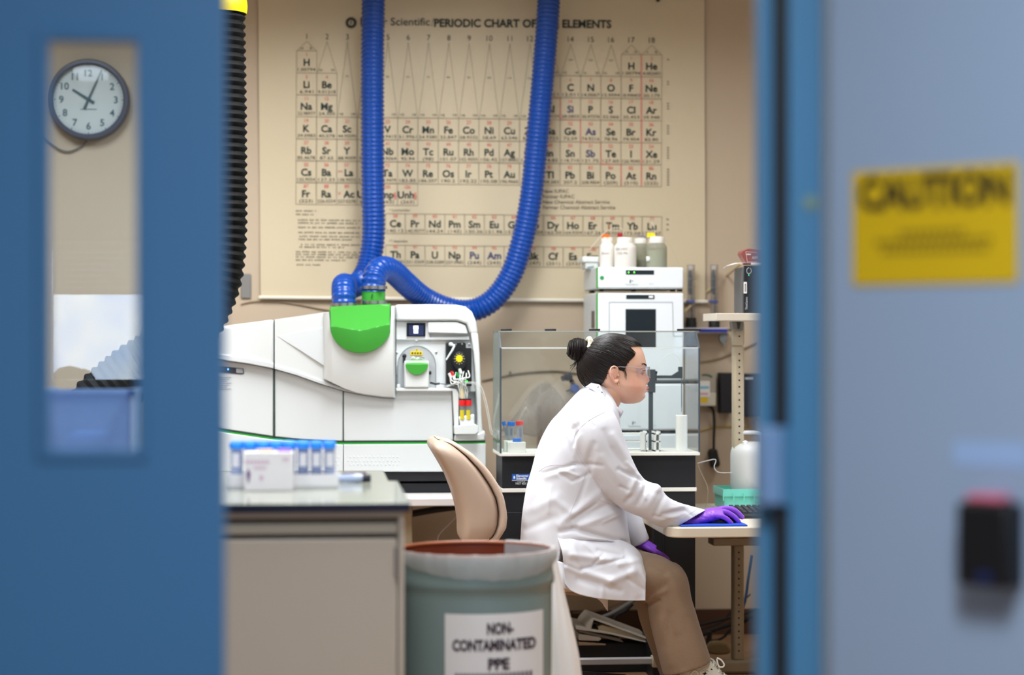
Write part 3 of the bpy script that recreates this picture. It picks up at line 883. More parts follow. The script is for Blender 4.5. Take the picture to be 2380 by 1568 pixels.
# sloping facets of the hood
def tri(name, pts, mt, par):
    """pts: (px, py, Y) outline; closed solid with the back at YI+.01"""
    f = [W(*p) for p in pts]; g = [Vector((p.x, YI+.01, p.z)) for p in f]
    n = len(f); b = MB(); b.add(f+g, [tuple(range(n))[::-1], tuple(range(n, 2*n))] + [(i, (i+1) % n, n+(i+1) % n, n+i) for i in range(n)])
    return b.build(name, mt, par, fix=True, angle=20)
tri('hood_facet', [(645, 781, YI-.0225), (757, 760, YI-.026), (757, 852, YI-.031), (700, 815, YI-.027)], M_inst, hood2)
# bulging tower that carries the green cover
def tower(u, v):
    x = 752 + (918.5-752)*u; y0 = lerp_tab([(752, 727), (765.5, 725), (767, 764), (908, 761), (909.5, 711), (918.5, 710)], x)[0]; y1 = lerp_tab(sw_, x)[0] - 2 - (0 if u > .45 else (0.45-u)*26)
    y = y0 + (y1-y0)*v
    bul = .050*math.sin(PI*min(1, max(0, (y-705)/225*.8+.2)))**.6 * (min(1, u/.12))**.5 * (min(1, (1-u)/.02))
    return W(x, y, YI-.022-bul)
b = MB(); b.grid(tower, 120, 40); b.build('tower', M_instw, hood2, angle=60)
b = MB(); b.prismp([(x, y-7) for x, y in seg(sw_, 638.5, 918)] + [(918, 924.5)] + [(x, y+.5) for x, y in seg(sw_, 638.5, 918)][::-1], YI-.028, YI+.02); b.build('hood_lip', M_inst, hood2, bevel=.003)
# green cover: sloping top and rounded apron
def gw(x): return max(0.0, 1-((x-838)/71.5)**2)
def cover(u, v):
    x = 766.5 + (908.5-766.5)*u
    ytop = 712.5 - (x-766)*.052; ybot = 757 + 64*gw(x)**.52
    y = ytop + (ybot-ytop)*v
    edge = lerp_tab([(0, 756), (.5, 768), (1, 752)], u)[0]
    dep = YI - .082 - .024*gw(x)
    if y < edge: dep += (edge-y)/(edge-ytop)*.155
    else: dep += .012*((y-edge)/60)**2
    if u < .015 or u > .985 or v > .985: dep += .03
    return W(x, y, dep)
b = MB(); b.grid(cover, 64, 60)
gc = b.build('hose_cover', M_green, ms, angle=28)
b = MB(); b.prismp([(766, 713), (908, 705), (908, 760), (766, 760)], YI+.05, YI+.32); b.build('cover_block', M_green, gc, bevel=.01)
b = MB(); c = W(868, 705, 8.74); z1 = W(868, 676, 8.74).z
b.lathe([(RH-.003, c.z-.06), (RH-.003, z1)], (c.x, c.y, 0), 32, 'z', caps=False); b.build('port_collar', M_green, gc)
clamp(gc, 869, 703, 8.74, RH)
b = MB(); c = W(799, 712, 8.715); b.lathe([(RH-.006, c.z-.06), (RH-.006, c.z+.02)], (c.x, c.y, 0), 32, 'z', caps=False); b.build('port_collar', M_green, gc)
b = MB(); p = W(864, 688, 8.74-RH+.002); b.prism([(p.x-.003, p.z-.008), (p.x+.002, p.z-.008), (p.x+.005, p.z+.008), (p.x, p.z+.008)], p.y-.003, p.y+.01); b.build('port_mark', M_seam, gc)
# ---- right sample bay
# outer shell as a frame: top bar, right pillar, recessed back panel
b = MB()
b.prismp([(920.5, 707.5), (1000, 706.5), (1060, 708), (1082, 712), (1097, 724), (1106, 744), (1111, 775), (1092, 775), (1085, 752), (1062, 745), (920.5, 745)], YI+.012, 8.95)
shell = b.build('bay_top', M_instw, ms, bevel=.008, seg=3)
b = MB(); b.prismp([(1094, 770), (1111, 774), (1115, 820), (1117.5, 900), (1119, 960), (1122, 1003), (1110, 1008), (1108, 940), (1103, 850), (1098, 800)], YI+.012, 8.95); b.build('bay_pillar', M_instw, ms, bevel=.006, seg=3)
b = MB(); b.prismp([(921, 745), (1064, 745), (1088, 752), (1100, 800), (1108, 910), (921, 910)], YI+.05, YI+.12); b.build('bay_back', M_grayp, ms, bevel=.002)
b = MB(); b.prismp([(995, 748), (1062, 748), (1082, 756), (1088, 776), (995, 773)], YI+.02, YI+.06); b.build('bay_step', M_instw, ms, bevel=.004)
b = MB(); b.prismp([(921, 746), (995, 746), (999, 784), (1090, 781), (1092, 790), (999, 790), (921, 790)], YI+.035, YI+.06); b.build('bay_ledge', M_grayp, ms, bevel=.003)
# little screen
b = MB(); b.boxp(945, 989, 750, 781.5, YI+.028, YI+.05); sc_ = b.build('display', mat('display_black', (10, 14, 20), .25), ms, bevel=.002)
def em_mat(name, col, st):
    return mat(name, col, .4, var=0, emit=col, estr=st)
b = MB(); b.boxp(950, 984.5, 755.5, 779, YI+.0270, YI+.0275); b.build('screen', em_mat('screen_blue', (26, 34, 66), .6), sc_)
for (a, c, d, e) in ((961, 972, 757, 765), (961.5, 971.5, 767, 770), (961.5, 971.5, 771.5, 774)):
    b = MB(); b.boxp(a, c, d, e, YI+.0262, YI+.0268); b.build('screen_mark', em_mat('screen_white', (214, 232, 255), 2.2), sc_)
# torch compartment door: round grey plate
cx_, cy_ = 968.5, 853
def disc(px, py, rx, ry, n=40): return [(px+rx*math.cos(2*PI*k/n), py+ry*math.sin(2*PI*k/n)) for k in range(n)]
b = MB(); arch = [(924.5, 903), (924.5, 850)] + [(968.5-44*math.cos(PI*k/24), 848-45*math.sin(PI*k/24)) for k in range(1, 24)] + [(1013, 850), (1013, 903)]
b.prismp(arch, YI+.030, YI+.055)
tp = b.build('torch_plate', mat('torch_grey', (198, 202, 204), .3, metal=.35, var=.04), ms, bevel=.002)
b = MB(); b.tube([W(x, y, YI+.029) for x, y in arch], .0016, 6); b.build('plate_rim', mat('plate_rim_grey', (150, 156, 158), .4), tp)
b = MB(); b.prismp([(940, 901)] + [(940, 838), (997, 838), (997.5, 901)], YI-.035, YI+.04); tbx = b.build('torch_box', M_instw, ms, bevel=.006, seg=3)
def tcap(u, v):
    x = 941.5 + 54.5*u; g_ = max(0, 1-((x-968.7)/27.4)**2); y0 = 838-3*g_; y1 = 845 + 26*g_**.55
    y = y0 + (y1-y0)*v
    d = YI - .042 - .006*g_
    if y < 846: d += (846-y)/9*.03
    if u < .03 or u > .97 or v > .97: d += .012
    return W(x, y, d)
b = MB(); b.grid(tcap, 30, 30); b.build('torch_cap', M_green, tbx, angle=30)
b = MB(); b.tube([W(940, 829, YI+.02), W(938.5, 843, YI+.012)], [(.010, .006), (.004, .003)], 12); b.ell(W(940, 827, YI+.018), .0085, .006, .0085); b.build('latch_handle', M_black, tp)
b = MB(); b.prismp([(953.5, 816), (965, 816), (968.5, 808), (972, 816), (982, 816), (982, 824.5), (953.5, 824.5)], YI+.027, YI+.031); wl = b.build('warning_label', mat('label_yellow', (232, 208, 20), .5), tp)
b = MB()
for k in range(4): b.boxp(956.5+k*6.3, 960.5+k*6.3, 818.5, 822.5, YI+.0262, YI+.0268)
b.boxp(967.8, 969.4, 811, 815, YI+.0262, YI+.0268)
b.build('label_print', mat('label_dark', (60, 52, 20), .6), wl)
b = MB(); b.tube([W(953, 833, YI+.02), W(962, 830, YI+.015), W(968, 834, YI+.012), W(976, 830, YI+.015), W(985, 834, YI+.02)], .006, 8); b.build('injector_coil', M_steel, tp)
for (x, y) in ((968, 792.5), (922.5, 819), (1013.5, 818.5), (922.5, 872), (1090, 800.5)):
    b = MB(); b.lathe([(.0045, 0), (.0045, .004), (.003, .005)], W(x, y, YI+.035 if y < 795 and x < 1000 else YI+.05), 12, 'y'); b.build('screw', M_steel, ms)
b = MB(); b.ell(W(999.5, 866, YI+.02), .006, .006, .008); b.build('gas_knob', M_black, ms)
# shelf under the bay
b = MB(); b.prismp([(921, 902), (1040, 902), (1060, 904), (1066, 912), (1066, 990), (1056, 990), (1052, 908.5), (921, 908.5)], YI-.03, YI+.05); b.build('bay_shelf', M_instw, ms, bevel=.002)
b = MB(); b.boxp(923, 930, 893, 903, YI-.03, YI+.02); b.build('shelf_post', M_instw, ms, bevel=.002)
# peristaltic pump
b = MB(); b.prismp([(1037, 798), (1041, 794.5), (1079, 794.5), (1083, 798), (1083, 808), (1096, 808), (1096.5, 897), (1060, 897), (1037, 892)], YI+.0, YI+.055); pm = b.build('pump', mat('pump_black', (20, 24, 26), .45), ms, bevel=.003)
b = MB(); b.prismp(disc(1068, 838, 17, 21), YI-.022, YI+.01); b.build('pump_head', M_black, pm, bevel=.003)
b = MB(); b.prismp([(1067.5+ (9.5 if k % 2 == 0 else 7.2)*math.cos(2*PI*k/20), 833+(9.5 if k % 2 == 0 else 7.2)*math.sin(2*PI*k/20)*1.05) for k in range(20)], YI-.026, YI-.02); b.build('yellow_knob', mat('knob_yellow', (236, 216, 16), .45), pm, bevel=.0008)
b = MB()
for k in range(12):
    a = 2*PI*k/12; b.ell(W(1067.5+11.5*math.cos(a), 833.5+12*math.sin(a), YI-.0225), .0016, .0012, .0016, 6, 4)
b.build('dial_dots', M_whitem, pm)['kind'] = 'stuff'
b = MB(); b.tube([W(1057, 802, YI-.03), W(1051, 814, YI-.03), W(1037, 836, YI-.03)], [.0045, .004, .003], 8); b.ell(W(1048, 800, YI-.02), .009, .012, .008); b.tube([W(1049, 801, YI-.028), W(1057, 802, YI-.03)], .004, 8); b.build('lever', mat('lever_white', (222, 236, 240), .35), pm)
for (x, y) in ((1060, 800), (1074, 799.5), (1083, 890), (1084, 886)):
    b = MB(); b.ell(W(x, y, YI-.001), .003, .002, .003, 8, 5); b.build('pump_screw', M_steel, pm)
b = MB(); b.boxp(1080, 1087, 884, 889, YI-.006, YI); b.build('pump_light', em_mat('led_green', (60, 220, 70), 1.5), pm)
# clear pump tubing
M_tube = mat('clear_tubing', (222, 226, 222), .25, var=.03)
rt = random.Random(5)
starts = [(1049, 872), (1053, 868), (1060, 868), (1066, 864), (1072, 868), (1078, 866), (1084, 870), (1088, 864), (1046, 880), (1057, 880)]
for k, (x, y) in enumerate(starts):
    b = MB()
    pth = [W(x, y-3, YI-.012), W(x+rt.uniform(-5, 5), y+12, YI-.03-rt.uniform(0, .02)), W(1068+rt.uniform(-8, 14), 888+rt.uniform(-6, 6), YI-.035-rt.uniform(0, .015)), W(1074+rt.uniform(-6, 14), 915+rt.uniform(-4, 10), YI-.03), W(1074+rt.uniform(-5, 18), 948+rt.uniform(-8, 12), YI-.022)]
    b.tube(spline([tuple(p) for p in pth], 6), .0024, 6); b.build('pump_tube', M_tube, ms)
for (x, y, c, n) in ((1051, 868, (214, 40, 34), 'red_stop'), (1064, 871, (40, 150, 76), 'green_stop'), (1070, 862, (240, 240, 236), 'white_stop'), (1046, 872, (240, 240, 236), 'white_stop')):
    b = MB(); p = W(x, y, YI-.03); b.tube([p+Vector((-.004, 0, .009)), p+Vector((.004, 0, -.009))], .0055, 8); b.build('tube_stop', mat(n, c, .4), ms)
b = MB(); b.tube([W(1000, 889, YI+.005), W(1012, 892, YI-.005), W(1022, 891, YI-.01)], .004, 8); b.tube([W(1022, 891, YI-.01), W(1040, 893, YI-.012), W(1062, 890, YI-.03)], .002, 6); b.build('nebulizer_line', M_black, ms)
for k, o_ in enumerate(((0, 0), (-3, 3))):
    b = MB(); b.tube(spline([tuple(W(x+o_[0], y+o_[1], YI-.03+.01*k)) for x, y in ((1040, 895), (1070, 890), (1100, 888), (1117, 896), (1128, 925), (1137, 965), (1143, 1000), (1152, 1008), (1163, 1002))], 6), .0014, 6); b.build('transfer_line', M_tube, ms)
# drain cup tray with two red capped vials
b = MB(); b.prismp([(1056, 990), (1068, 990), (1070, 988), (1104, 985), (1112, 990), (1112, 1003), (1106, 1008.5), (1057, 1009)], YI-.06, YI+.05); b.build('vial_tray', M_instw, ms, bevel=.005, seg=3)
b = MB(); b.prismp([(1066, 968), (1103, 962), (1103, 990), (1070, 990)], YI-.045, YI-.0); b.build('vial_cup', M_instw, ms, bevel=.006, seg=3)
for k, x in enumerate((1074.5, 1089)):
    v = thing('sample_vial', ('left' if k == 0 else 'right') + ' red-capped vial with yellow label in the tray of the mass spectrometer', 'vial', W(x, 976, YI-.038), 'red-capped vials at the spectrometer')
    z0, z1, zc1, zc2 = W(x, 976, YI-.038).z, W(x, 941, YI-.038).z, W(x, 929.5, YI-.038).z, W(x, 926, YI-.038).z
    p = W(x, 976, YI-.038)
    b = MB(); b.lathe([(.001, z0), (.010, z0+.002), (.0105, z1-.004), (.010, z1)], (p.x, p.y, 0), 14); b.build('glass', clear('vial_glass', (232, 226, 220), 1.4, .05, haze=.25), v)
    b = MB(); b.lathe([(.0125, z1-.002), (.0125, zc1)], (p.x, p.y, 0), 16); b.build('cap', mat('cap_red', (226, 32, 36), .4), v, bevel=.001)
    b = MB(); b.lathe([(.0115, zc1), (.0115, zc2)], (p.x, p.y, 0), 16); b.build('collar', M_black, v)
    b = MB(); b.grid(lambda u, w_: Vector((p.x+.0108*math.cos(-PI*.85+PI*.55*u), p.y+.0108*math.sin(-PI*.85+PI*.55*u), z0+.003+(z1-z0)*.62*w_)), 6, 1); b.build('label_strip', mat('vial_yellow', (208, 190, 34), .5), v)
b = MB(); b.tube([W(1072, 902, YI-.03), W(1075, 930, YI-.034)], [.011, .006], 8); b.build('tube_bundle', mat('cream_sleeve', (228, 210, 170), .5), ms)
# side display on the left hood panel
b = MB(); b.prismp([(500, 850), (566, 856), (567.5, 868), (562, 869.5), (500, 863.5)], YI-.003, YI+.01); kp = b.build('keypad', mat('keypad_dark', (52, 60, 74), .4), pl, bevel=.001)
b = MB(); b.prismp([(549, 856), (564, 857), (565, 867), (549, 866)], YI-.004, YI); b.build('key', mat('key_grey', (166, 170, 176), .4), pl)
b = MB(); b.boxp(528, 531.5, 856, 859.5, YI-.0045, YI); b.build('indicator', em_mat('led_blue', (70, 130, 255), 5), pl)
b = MB()
for k in range(7): b.boxp(500, 537 - (k % 3)*5, 876+k*4.4, 877.4+k*4.4, YI-.0012, YI)
b.build('serial_plate', mat('plate_print', (176, 180, 184), .6), pl)
# ================================================================== autosampler with its clear hood
YA = 8.05                                  # front of the deck
YAB = 8.36                                 # back of the deck
xa0, xa1 = W(1161, 1058, YA).x, W(1627, 1058, YA).x
zdk = W(1400, 1051, YA).z                  # top of the deck
zdb = W(1400, 1059, YA).z
M_deck = mat('deck_white', (232, 230, 222), .45, var=.015)
M_cab = mat('cabinet_black', (17, 19, 25), .5, var=.05, vscale=3)
ash = thing('autosampler', 'black autosampler stand with a white deck under a clear plastic hood', 'autosampler', ((xa0+xa1)/2, YA, 0))
b = MB(); b.box(xa0, xa1, YA, YAB, zdb, zdk); b.build('deck', M_deck, ash, bevel=.002)
yc = YA+.03
zs1 = W(1400, 1133.5, yc).z; zs0 = W(1400, 1142.5, yc).z
cx0, cx1 = W(1167, 1100, yc).x, W(1617, 1100, yc).x
b = MB(); b.box(cx0, cx1, yc, YAB-.01, zs1, zdb); b.build('upper_cabinet', M_cab, ash, bevel=.002)
b = MB(); b.box(cx0-.002, cx1+.003, yc-.004, YAB-.008, zs0, zs1); b.build('white_band', M_deck, ash, bevel=.0015)
za = W(1400, 1188, yc).z
b = MB(); b.box(cx0+.002, cx1-.001, yc+.002, YAB-.012, za, zs0); b.build('apron', M_cab, ash, bevel=.002)
xq = W(1518, 1300, yc).x
b = MB(); b.box(xq, cx1-.001, yc+.002, YAB-.012, 0, za); b.build('side_column', M_cab, ash, bevel=.002)
b = MB(); b.box(cx0+.002, W(1235, 1300, yc).x, yc+.002, YAB-.012, 0, za); b.build('side_column', M_cab, ash, bevel=.002)
b = MB(); x_ = W(1542, 1300, yc).x; b.box(x_-.002, x_+.002, yc-.001, yc+.004, 0, za-.01); b.build('column_trim', M_blackm, ash)
# maker's badge
b = MB(); b.boxp(1190, 1232, 1101, 1115.5, yc-.002, yc); bg = b.build('badge', mat('badge_blue', (18, 92, 190), .45), ash)
def bdg(u, v): return W(u, v, yc-.0028)
b = MB(); letter(b, 'Elemental', bdg, 1200, 1105.2, 5.0, 27.5, .03, 0, 'l'); letter(b, 'Scientific', bdg, 1200, 1111.4, 5.0, 24, .03, 0, 'l')
b.add([bdg(1195, 1105), bdg(1197.3, 1107), bdg(1197, 1112), bdg(1193.5, 1112), bdg(1193.3, 1107)], [(0, 4, 3, 2, 1)])
flat_line(b, bdg, (1190, 1116.2), (1232, 1116.2), .8)
b.build('badge_text', mat('badge_white', (236, 240, 244), .5), bg, smooth=False)
b = MB(); letter(b, 'FAST 4DX', bdg, 1198.5, 1123.2, 4.6, 25.5, .012, 0, 'l'); letter(b, 'AUTOSAMPLER', bdg, 1202, 1118.9, 2.2, 18.5, 0, 0, 'l')
b.build('model_text', mat('badge_grey', (206, 208, 212), .5), bg, smooth=False)
# clear hood: back, roof, left, right, sloping front and front panes
M_acr = clear('clear_acrylic', (251, 253, 253), 1.42, .02)
M_acrs = clear('acrylic_side', (224, 236, 232), 1.42, .04, haze=.22, hazecol=(190, 206, 204))
M_edge = mat('acrylic_edge', (70, 78, 86), .3)
ztop = W(1300, 769, YA+.06).z; zch = W(1300, 808, YA).z
yr = YA+.075                               # front of the roof
th = .005
hx0, hx1 = W(1161.5, 900, YA).x, W(1627, 900, YA).x
side = [(YA, zdk), (YA, zch), (yr, ztop), (YAB, ztop), (YAB, zdk)]
def sidepanel(x, m):
    b = MB(); n = len(side)
    b.add([(x, y, z) for y, z in side] + [(x+th, y, z) for y, z in side], [tuple(range(n))[::-1], tuple(range(n, 2*n))] + [(i, (i+1) % n, n+(i+1) % n, n+i) for i in range(n)])
    return b.build('side_pane', m, ash, smooth=False, fix=True)
sidepanel(hx0, M_acrs); sidepanel(hx1-th, M_acr)
b = MB(); b.box(hx0, hx1, YA, YA+th, zdk, zch); b.build('front_pane', M_acr, ash, smooth=False)
b = MB(); b.box(hx0, hx1, YAB-th, YAB, zdk, ztop); b.build('back_pane', M_acr, ash, smooth=False)
b = MB(); b.obox(Vector((hx0, YA, zch)), Vector((hx1-hx0, 0, 0)), Vector((0, yr-YA, ztop-zch)), Vector((0, .004, -.002))); b.build('sloping_pane', M_acr, ash, smooth=False)
b = MB(); b.box(hx0, hx1, yr, YAB, ztop-th, ztop); b.build('roof_pane', M_acr, ash, smooth=False)
for x in (hx0, hx1-.0065):
    b = MB(); b.box(x, x+.0065, YA-.002, YA+.004, zdk, zch); b.build('edge_strip', M_edge, ash)
    b = MB(); b.obox(Vector((x, YA-.002, zch)), Vector((.0065, 0, 0)), Vector((0, yr-YA, ztop-zch)), Vector((0, .005, -.003))); b.build('edge_strip', M_edge, ash)
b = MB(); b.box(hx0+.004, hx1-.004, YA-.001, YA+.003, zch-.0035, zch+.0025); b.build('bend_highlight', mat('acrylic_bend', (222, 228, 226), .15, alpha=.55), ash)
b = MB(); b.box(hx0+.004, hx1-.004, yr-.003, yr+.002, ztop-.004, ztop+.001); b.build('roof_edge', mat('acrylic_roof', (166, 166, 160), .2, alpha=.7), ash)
for x0, x1 in ((1164.5, 1190), (1267, 1293), (1370, 1395.5), (1575, 1640-10)):
    b = MB(); a, c = W(x0, 764, yr), W(x1, 764, yr); b.box(a.x, c.x, yr+.002, yr+.02, ztop+.0005, ztop+.0085); b.build('hood_hinge', M_black, ash, bevel=.002)
# sampling arm
M_arm = mat('arm_graphite', (62, 70, 76), .45, var=.05)
ya = YA+.16
b = MB(); p0 = W(1512.5, 1046, ya); b.box(p0.x-.008, p0.x+.008, ya-.008, ya+.008, zdk, W(1512, 862, ya).z); arm = b.build('arm_column', M_arm, ash, bevel=.001)
b = MB(); b.boxp(1507, 1523.5, 858, 912, ya-.014, ya+.014); b.boxp(1521, 1527, 864, 886, ya-.010, ya+.010); b.build('arm_head', M_arm, ash, bevel=.002)
b = MB(); b.prismp([(1524, 873), (1532, 872), (1562, 872), (1580, 860), (1586.5, 858), (1586.5, 879), (1524, 879)], ya-.006, ya+.006); b.boxp(1577, 1586.5, 852, 861, ya-.006, ya+.006); b.build('arm_beam', M_arm, ash, bevel=.001)
b = MB(); b.boxp(1522, 1528, 862, 868, ya-.012, ya-.004); b.build('arm_knob', M_black, ash, bevel=.001)
b = MB(); b.tube([W(1583.8, 879, ya), W(1584, 946, ya)], .0017, 6); b.tube([W(1584, 946, ya), W(1584, 957, ya)], .0011, 6); b.build('probe', mat('probe_blue_grey', (78, 98, 108), .4), ash)
b = MB(); b.tube(spline([tuple(W(x, y, ya)) for x, y in ((1521, 858), (1532, 842), (1548, 826), (1563, 821), (1575, 827), (1582, 840), (1584, 853))], 6), .0012, 6); b.build('sample_line', M_tube, ash)
for y in (886.5,):
    b = MB(); b.tube([W(1524, y, YAB-.03), W(1600, y, YAB-.03)], .006, 8); b.build('guide_rail', M_arm, ash)

# white cylinder, tube block, tubes, and small racks on the deck
def on_deck(px, py_like, Y): 
    p = W(px, 1050, Y); return Vector((p.x, Y, zdk))
c = on_deck(1584, 0, YA+.07)
b = MB(); rr = 13.8*mpp(YA+.07); ztc = W(1584, 964, YA+.07).z
b.lathe([(rr-.001, zdk), (rr, zdk+.001), (rr, ztc-.002), (rr-.002, ztc), (rr-.006, ztc), (rr-.006, zdk+.02)], (c.x, c.y, 0), 28)
tag(b.build('rinse_cylinder', mat('ptfe_white', (240, 238, 232), .45, sss=.1, var=.01)), 'tall white cylinder standing under the probe tip', 'cylinder')
tbk = thing('tube_block', 'white plastic block holding capped tubes at the left of the deck', 'tube holder', on_deck(1197, 0, YA+.03))
b = MB(); a, d = W(1180, 1046, YA+.02), W(1222, 1027, YA+.02); b.box(a.x, d.x, YA+.02, YA+.075, zdk, d.z); b.build('block', M_deck, tbk, bevel=.002)
b = MB(); a, e = W(1172, 1043, YA+.075), W(1212, 1024, YA+.075); b.box(a.x, e.x, YA+.0755, YA+.125, zdk, W(1190, 1023.5, YA+.08).z); b.build('block', M_deck, tbk, bevel=.002)
def cap_tube(label, px0, py0, px1, py1, Y, r, capc, ringlines=True):
    p0, p1 = W(px0, py0, Y), W(px1, py1, Y)
    t = thing('centrifuge_tube', label, 'tube', p0, 'tubes on the autosampler deck')
    d = (p1-p0).normalized(); L_ = (p1-p0).length
    b = MB(); b.tube([p0, p0+d*.006, p0+d*(L_-.014)], [r*.45, r*.95, r], 16); b.build('tube_wall', clear('tube_clear', (226, 230, 234), 1.4, .05, haze=.35), t)
    b = MB(); b.tube([p0+d*(L_-.016), p0+d*L_], r*1.13, 18); b.build('cap', mat('cap_%d' % capc[0], capc, .4), t, bevel=.0012)
    if ringlines:
        b = MB()
        side_ = Vector((d.z, 0, -d.x))
        for k in range(12):
            q = p0 + d*(.02 + (L_-.045)*k/12) + Vector((0, -r-.0005, 0)) - side_*.004
            b.obox(q, side_*.009, Vector((0, .0003, 0)), d*.0011)
        b.build('scale_print', mat('scale_ink', (74, 92, 130), .6), t)['kind'] = 'stuff'
    return t
cap_tube('slim tube with a blue cap leaning left in the white block', 1181, 1023, 1170, 979, YA+.10, .0062, (20, 112, 214))
cap_tube('wide graduated tube with a blue cap upright in the white block', 1186, 1023, 1188.5, 979.5, YA+.10, .0130, (22, 112, 214))
cap_tube('wide tube with a red cap upright in the white block', 1209, 1026, 1207.5, 978, YA+.05, .0132, (226, 56, 52))
b = MB(); p = W(1201.5, 1026.5, YA+.04); b.lathe([(.016, 0), (.016, .0125), (.0145, .0140)], (p.x, p.y, tbk.location.z + 0 + (W(1200, 1027, YA+.02).z-zdk)), 24)
tag(b.build('round_cap', mat('cap_blue_flat', (24, 112, 210), .4)), 'single round blue cap lying on the front of the white block', 'cap')
M_rackw = mat('rack_white', (238, 238, 234), .4, alpha=1)
def small_rack(label, x0, x1, Y):
    r = thing('tube_rack', label, 'rack', on_deck((x0+x1)/2, 0, Y), 'small white racks on the deck')
    a, d = W(x0, 1045, Y), W(x1, 1045, Y)
    zt_ = W(x0, 1006, Y).z
    for z in (zt_-.006, (zt_+zdk)/2, zdk):
        b = MB(); b.box(a.x, d.x, Y, Y+.07, z, z+.005); b.build('rack_plate', M_rackw, r)
    for x in (a.x, d.x-.005):
        b = MB(); b.box(x, x+.005, Y, Y+.07, zdk, zt_+.006); b.build('rack_end', M_rackw, r)
    return r
small_rack('small white three-tier rack left of the black arm column', 1440, 1504, YA+.05)
small_rack('narrow white rack right of the black arm column', 1521, 1535, YA+.05)
b = MB(); b.boxp(1488.5, 1499, 1003, 1045, YA+.035, YA+.048); tag(b.build('white_post', M_rackw, bevel=.001), 'upright white plastic strip leaning on the three-tier rack', 'strip')

# ================================================================== bench and liquid chromatograph stack behind the hood
YH = 8.74
bt = plain_table('back_bench', 'bench behind the autosampler carrying the stacked white modules', W(1195, 1000, 8.6).x, W(1612, 1000, 8.6).x, 8.56, 9.22, .689, .03, (W(1225, 1000, 8.8).x, W(1580, 1000, 8.8).x))
def module(label, py0, py1, x0=1387.5, x1=1588, name='chromatography_module'):
    """py0 top, py1 bottom of the front face"""
    t = thing(name, label, 'instrument', W((x0+x1)/2, py1, YH), 'stacked white chromatography modules')
    b = MB(); a, d = W(x0, py1, YH), W(x1, py0, YH)
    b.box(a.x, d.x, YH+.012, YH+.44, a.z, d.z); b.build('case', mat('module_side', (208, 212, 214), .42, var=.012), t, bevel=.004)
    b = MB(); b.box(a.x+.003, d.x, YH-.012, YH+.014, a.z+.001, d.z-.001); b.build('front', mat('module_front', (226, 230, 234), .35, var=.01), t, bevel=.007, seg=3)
    b = MB(); b.box(a.x-.001, a.x+.008, YH-.006, YH+.016, a.z+.002, d.z-.002); b.build('green_edge', M_greenl, t)
    for fx in (x0+10, x1-24, x1-8, x0+85):
        b = MB(); p = W(fx, py1, YH+.03); b.box(p.x-.009, p.x+.009, YH+.02, YH+.05, a.z-.010, a.z); b.build('foot', M_black, t)
    b = MB(); p = W(x0-12, py1, YH+.3); b.box(a.x+.01, a.x+.03, YH+.30, YH+.34, a.z-.010, a.z); b.build('foot', M_black, t)
    return t
hpl = lambda u, v: W(u, v, YH-.0135)
m1 = module('top white module with two green lights and a green dot', 621, 671)
b = MB(); b.boxp(1455, 1520, 628, 637.5, YH-.0135, YH-.011); ds = b.build('display_strip', mat('strip_dark', (32, 44, 48), .3), m1)
for x in (1461, 1474):
    b = MB(); b.ell(W(x, 632.7, YH-.0140), .0026, .001, .0026, 8, 6); b.build('status_light', em_mat('led_green2', (90, 240, 60), 3), ds)
b = MB(); b.lathe([(.0085, 0), (.0085, .0012)], W(1399, 645.5, YH-.012), 20, 'y'); b.build('green_dot', mat('dot_green', (30, 150, 84), .5), m1)
def logo(par, x, y):
    b = MB()
    b.add([hpl(x, y-4), hpl(x+3, y-4), hpl(x+2, y+3), hpl(x-1, y+3)], [(0, 1, 2, 3)]); b.add([hpl(x+5, y-3), hpl(x+8.5, y-1.5), hpl(x+5, y)], [(0, 1, 2)])
    letter(b, 'PerkinElmer', hpl, x+5.5, y+7, 2.6, 29); letter(b, 'Series', hpl, x+50, y+5, 2.2, 10)
    b.build('maker_mark', mat('mark_grey', (96, 110, 110), .5), par, smooth=False)
logo(m1, 1464, 654)
m2 = module('tall white module with a dark window below the top module', 680.5, 884)
b = MB(); b.boxp(1455.5, 1521, 685, 694.5, YH-.0135, YH-.011); d2 = b.build('display_strip', mat('strip_dark', (32, 44, 48), .3), m2)
b = MB(); b.boxp(1508, 1518, 687, 692, YH-.0142, YH-.0134); b.build('strip_sticker', M_whitem, d2)
b = MB(); b.boxp(1454, 1524.5, 718, 808, YH-.0130, YH-.009); b.build('dark_window', mat('smoked_window', (30, 38, 44), .12, var=.02), m2)
b = MB()
for (a_, c_) in (((1416, 702), (1563, 702)), ((1416, 702), (1416, 880)), ((1563, 702), (1565, 781)), ((1565, 781), (1612, 781))):
    if c_[0] > 1588: c_ = (1587, 781)
    flat_line(b, hpl, a_, c_, 1.1)
b.build('door_outline', mat('outline_grey', (142, 152, 158), .5), m2, smooth=False)
b = MB()
a_ = W(1386.9, 760, YH); b.box(a_.x-.0015, a_.x+.001, YH+.075, YH+.16, W(1378, 762, YH+.1).z, W(1378, 722, YH+.1).z); b.build('side_slot', mat('slot_brown', (96, 84, 78), .5), m2)
m3 = module('plain white module seen through the clear hood with a small maker mark', 891, 1000)
logo(m3, 1470, 983)
m4 = module('lowest white module standing on the back bench behind the clear hood', 1007, 1128)
